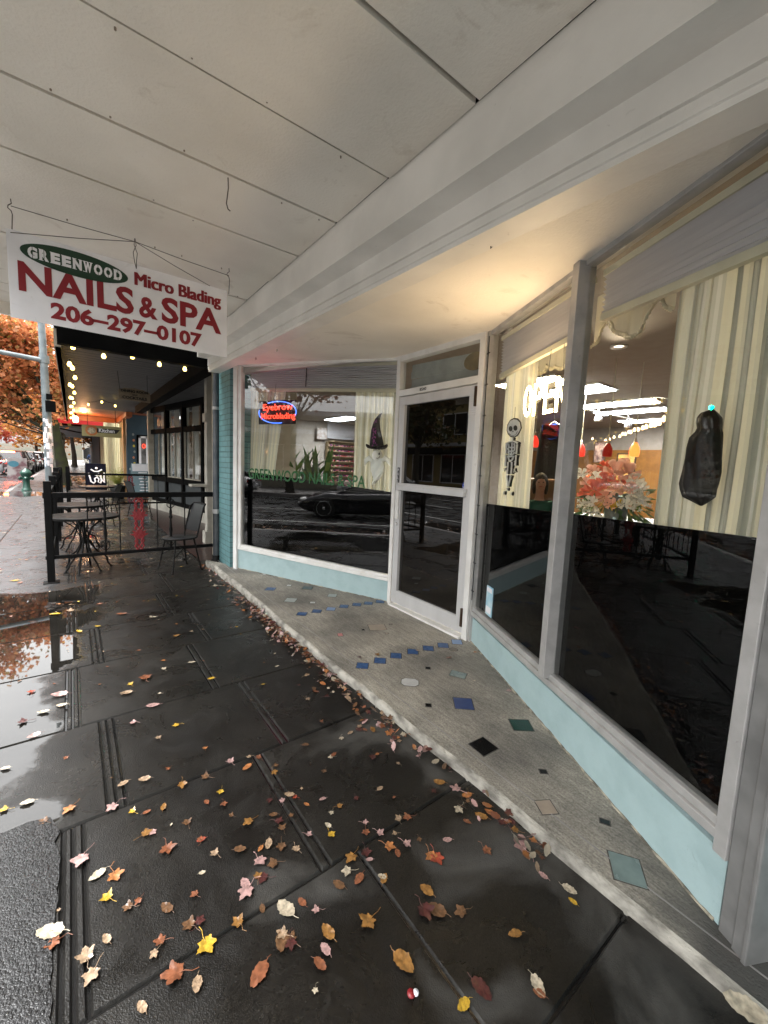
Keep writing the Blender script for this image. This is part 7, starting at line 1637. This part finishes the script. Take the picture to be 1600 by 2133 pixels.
for x, y, s_, kd, cl, an, lb in [(1010,775,.11,'maple','russet',0,'large fluted orange and pink leaf on the third slab'),(908,818,.05,'maple','yellow',20,'small yellow leaf left of the fluted leaf'),(875,878,.07,'oval','tan',80,'tan curled leaf below the small yellow leaf'),
   (220,870,.06,'maple','red',10,'red leaf floating in the big puddle'),(410,890,.09,'oval','pink',75,'pink oval leaf at the puddle edge'),(430,962,.06,'oval','cream',60,'cream leaf below the pink oval one'),(300,1010,.06,'oval','cream',70,'cream oval leaf floating in the big puddle'),(170,1075,.07,'maple','maroon',80,'maroon leaf floating in the big puddle'),(235,1175,.06,'oval','pink',100,'faint pink leaf at the lower edge of the big puddle'),
   (1060,965,.07,'oval','pink',80,'pinkish oval leaf lying on the second joint'),(930,1082,.05,'maple','pink',60,'pink crumpled leaf under the second joint'),(1230,1100,.05,'maple','yellow',80,'yellow leaf right of the pink crumpled leaf'),(1100,1190,.045,'maple','tan',10,'small tan leaf on the dark slab'),(1140,712,.05,'maple','cream',20,'cream leaf in the middle of the third row'),
   (380,330,.08,'oval','yellow',80,'yellow oval leaf beside the mirrored post'),(500,305,.09,'maple','tan',80,'flat tan leaf beside the mirrored post'),(550,450,.06,'oval','yellow',30,'yellow leaf at the edge of the mirrored lights'),(678,415,.045,'oval','yellow',60,'small yellow leaf above the groove'),(700,260,.07,'maple','russet',80,'faded russet leaf in the fourth row'),(1060,352,.06,'oval','cream',80,'cream leaf in the middle distance'),(1330,450,.045,'maple','tan',30,'tan leaf resting by the double groove'),(1225,480,.05,'oval','ochre',80,'ochre thin leaf by the double groove'),(1332,665,.05,'oval','cream',80,'cream leaf left of the near double groove'),(1465,778,.045,'oval','yellow',80,'yellow leaf lying across the double groove'),(98,98,.09,'oval','yellow',80,'yellow leaf on the leafy mud by the fence post'),(410,262,.06,'maple','orange',60,'orange leaf near the fence post'),(845,330,.09,'oval','russet',60,'translucent russet leaf under water'),(1500,135,.09,'maple','cream',60,'cream leaf in front of the step corner')]:
    leaf(Z1(x, y), s_, kd, cl, rad(an), lb)
# on the step
def gstep(q_): p_ = gz(q_, .05); return Vector((p_.x, p_.y, zs(p_.y)+.004))
for q_, s_, kd, cl, an, lb in [(z5(885,605),.05,'maple','maroon',20,'dark red curled leaf above the first blue step tile'),(z5(990,590),.055,'maple','ochre',0,'ochre curled leaf beside the second blue step tile'),(z5(1228,562),.03,'oval','tan',50,'small tan leaf on a blue step tile'),(z5(1412,604),.04,'oval','russet',80,'russet leaf by the door side end of the tile row'),(z5(1575,572),.05,'maple','orange',60,'orange leaf at the foot of the right kick wall'),(z6(370,455),.05,'maple','pink',60,'pink leaf against the right kick wall'),(z6(200,408),.022,'oval','cream',60,'tiny cream leaf on the step'),(z6(78,300),.04,'oval','russet',70,'thin russet leaf near the brown tile')]:
    leaf(gstep(q_), s_, kd, cl, rad(an), lb, group='leaves on the entrance step')
for x, y, s_, kd, cl, an, lb in [(35,890,.055,'oval','ochre',40,'ochre leaf at the foot of the step'),(120,925,.07,'maple','pink',20,'pink leaf leaning on the step face'),(165,952,.05,'oval','orange',70,'orange leaf at the foot of the step'),(130,1015,.06,'maple','cream',100,'pale greenish leaf below the step'),(235,1052,.055,'oval','ochre',30,'ochre round leaf below the step'),(275,1035,.05,'oval','orange',10,'orange leaf right of the ochre round one'),(345,1075,.035,'oval','cream',10,'cream small leaf at the step foot'),(400,1120,.05,'maple','ochre',30,'golden ochre leaf at the step foot'),(430,1200,.085,'maple','pink',0,'large pink maple leaf against the step foot'),(255,1210,.055,'maple','russet',180,'russet leaf with stem right of the slab middle'),(20,1245,.075,'maple','red',160,'vivid orange red leaf on the dark slab'),(655,1400,.05,'oval','cream',200,'cream leaf with thin upward stem'),(828,1365,.045,'maple','russet',10,'russet leaf propped on the nosing'),(670,1458,.03,'oval','yellow',10,'tiny yellow leaf beneath the cream one'),(145,1505,.055,'maple','brown',70,'brown leaf right of the pale water mark'),(395,1613,.045,'oval','ochre',60,'small ochre leaf below the golden reflection'),(235,1875,.065,'oval','maroon',190,'maroon leaf with long stem at the lower right'),(150,1950,.045,'oval','yellow',90,'bright yellow leaf on the right groove'),(505,1860,.055,'oval','cream',160,'cream oval leaf with stem at the lower right'),(510,1895,.035,'oval','russet',20,'russet leaf tucked under the cream oval leaf'),(20,1500,.07,'oval','brown',30,'brown oval leaf in the lower middle right'),(530,1335,.035,'oval','pink',10,'small pink leaf near the step shadow')]:
    leaf(gz(z6(x, y), .006), s_, kd, cl, rad(an), lb)
leaf(gz((1552,2100), .045), .10, 'oval', 'cream', rad(25), 'large cream leaf at the bottom right corner', tilt=(.1,-.15))
w = MB(); p_ = gz((1523/1.778, 1500+1015/1.778), .004); w.lathe([(0,0),(.012,0),(.012,.004),(0,.005)], p_, 10); sc = thing('litter_scrap', 'tiny red and white scrap on the wet slab', 'litter', p_); w.build('red_half', M['redorn'], sc); w = MB(); w.lathe([(0,0),(.009,0),(.009,.004),(0,.005)], p_+Vector((.012,-.006,0)), 10); w.build('white_half', MW, sc)
MID = [('russet','wet russet leaf stuck flat on the dark slabs'),('brown','wet brown leaf stuck flat on the dark slabs'),('maroon','wet maroon leaf stuck flat on the dark slabs'),('tan','wet tan leaf stuck flat on the dark slabs'),('pink','wet dull pink leaf stuck flat on the dark slabs'),('ochre','wet ochre leaf stuck flat on the dark slabs')]
cl_c = [(.55,1.35),(.95,1.15),(.75,1.62),(1.15,1.7),(.35,1.25),(.25,1.75),(1.2,1.05),(1.25,2.3)]
for i in range(64):
    a_, b_ = rl.choice(cl_c); x, y = rl.gauss(a_,.14), rl.gauss(b_,.14)
    if x > 1.40: continue
    cl, lb = rl.choice(MID); leaf((x,y,.004+.0005*i%.006), rl.uniform(.028,.058), rl.choice(['maple','maple','oval']), cl, rl.uniform(0,6.28), lb, tilt=(rl.uniform(-.05,.05), rl.uniform(-.05,.05)), group='wet leaves stuck on the dark slabs')
SMC = [('tan','small tan leaf bit scattered on the wet sidewalk'),('brown','small brown leaf bit scattered on the wet sidewalk'),('cream','small cream leaf bit scattered on the wet sidewalk'),('orange','small orange leaf bit scattered on the wet sidewalk'),('yellow','small yellow leaf bit scattered on the wet sidewalk'),('russet','small russet leaf bit scattered on the wet sidewalk')]
n_ = 0
while n_ < 95:
    x, y = rl.uniform(-.7,1.38), rl.uniform(.6,6.2)**1
    if rl.random() < .35: y = rl.uniform(2.5,6)
    cl, lb = rl.choice(SMC); leaf((x,y,.004), rl.uniform(.012,.034), rl.choice(['oval','oval','maple']), cl, rl.uniform(0,6.28), lb, group='small leaf bits on the wet sidewalk'); n_ += 1
# drifts of leaves nobody could count
def drift(name, label, pts_fn, n, smin, smax, cols, seed, flat_=.35):
    r_ = random.Random(seed); w = MB(); tmpl = {k: [(tuple(tuple(v.co) for v in me.vertices), [tuple(p.vertices) for p in me.polygons]) for me in LV[k]] for k in LV}
    for i in range(n):
        x, y, z = pts_fn(r_); vs, fs = r_.choice(tmpl[r_.choice(['maple','oval'])]); s_ = r_.uniform(smin, smax)
        R_ = Matrix.Rotation(r_.uniform(0,6.28), 3, 'Z') @ Matrix.Rotation(r_.gauss(0,flat_), 3, 'X') @ Matrix.Rotation(r_.gauss(0,flat_), 3, 'Y')
        w.add([(R_ @ Vector(v))*s_+Vector((x,y,z)) for v in vs], fs, r_.randrange(len(cols)), True)
    o = w.build(name, [LMt[c] for c in cols], base=(0,0,0)); tag(o, label, 'leaves'); o['kind'] = 'stuff'; return o
def along(r_):
    while True:
        y = r_.choice([r_.uniform(.7,6.0), r_.uniform(1.6,4.4)])
        dens = .35+.65*max(0, math.sin(y*2.1+.6))
        if r_.random() < dens: break
    d = abs(r_.gauss(0,.055)); return (fx(y)-.015-d, y, .008+max(0,.03-d*.3)*r_.random())
drift('leaf_drift', 'drift of pink, tan and orange leaves along the foot of the step', along, 560, .022, .055, ['pink','tan','cream','russet','orange','maroon','pink','brown'], 31)
drift('leaf_drift', 'carpet of orange leaves on the parking strip beyond the hydrant', lambda r_: (r_.uniform(-1.2,1.3), r_.uniform(23,34), .01), 1100, .10, .2, ['orange','ochre','russet','tan'], 32, .15)
drift('leaf_drift', 'wet leaves strewn in the gutter and parking lane', lambda r_: (-2.1-abs(r_.gauss(0,.9)), r_.uniform(-3,18), -.14), 800, .05, .11, ['russet','brown','orange','ochre'], 33, .15)
drift('leaf_drift', 'sparse wet leaves over the sidewalk beside the patio', lambda r_: (r_.uniform(-1.85,-.35), r_.uniform(5.8,16), .006), 70, .03, .07, ['russet','brown','orange','tan','yellow'], 34, .08)
drift('leaf_drift', 'thin scatter of tan leaves on the patio floor', lambda r_: (r_.uniform(-.1,2.2), r_.uniform(6.2,13), .008), 110, .02, .05, ['tan','cream','brown'], 35, .08)
for o in list(bpy.data.objects):
    if o.name.startswith('t.') and o.type == 'FONT': bpy.data.objects.remove(o)
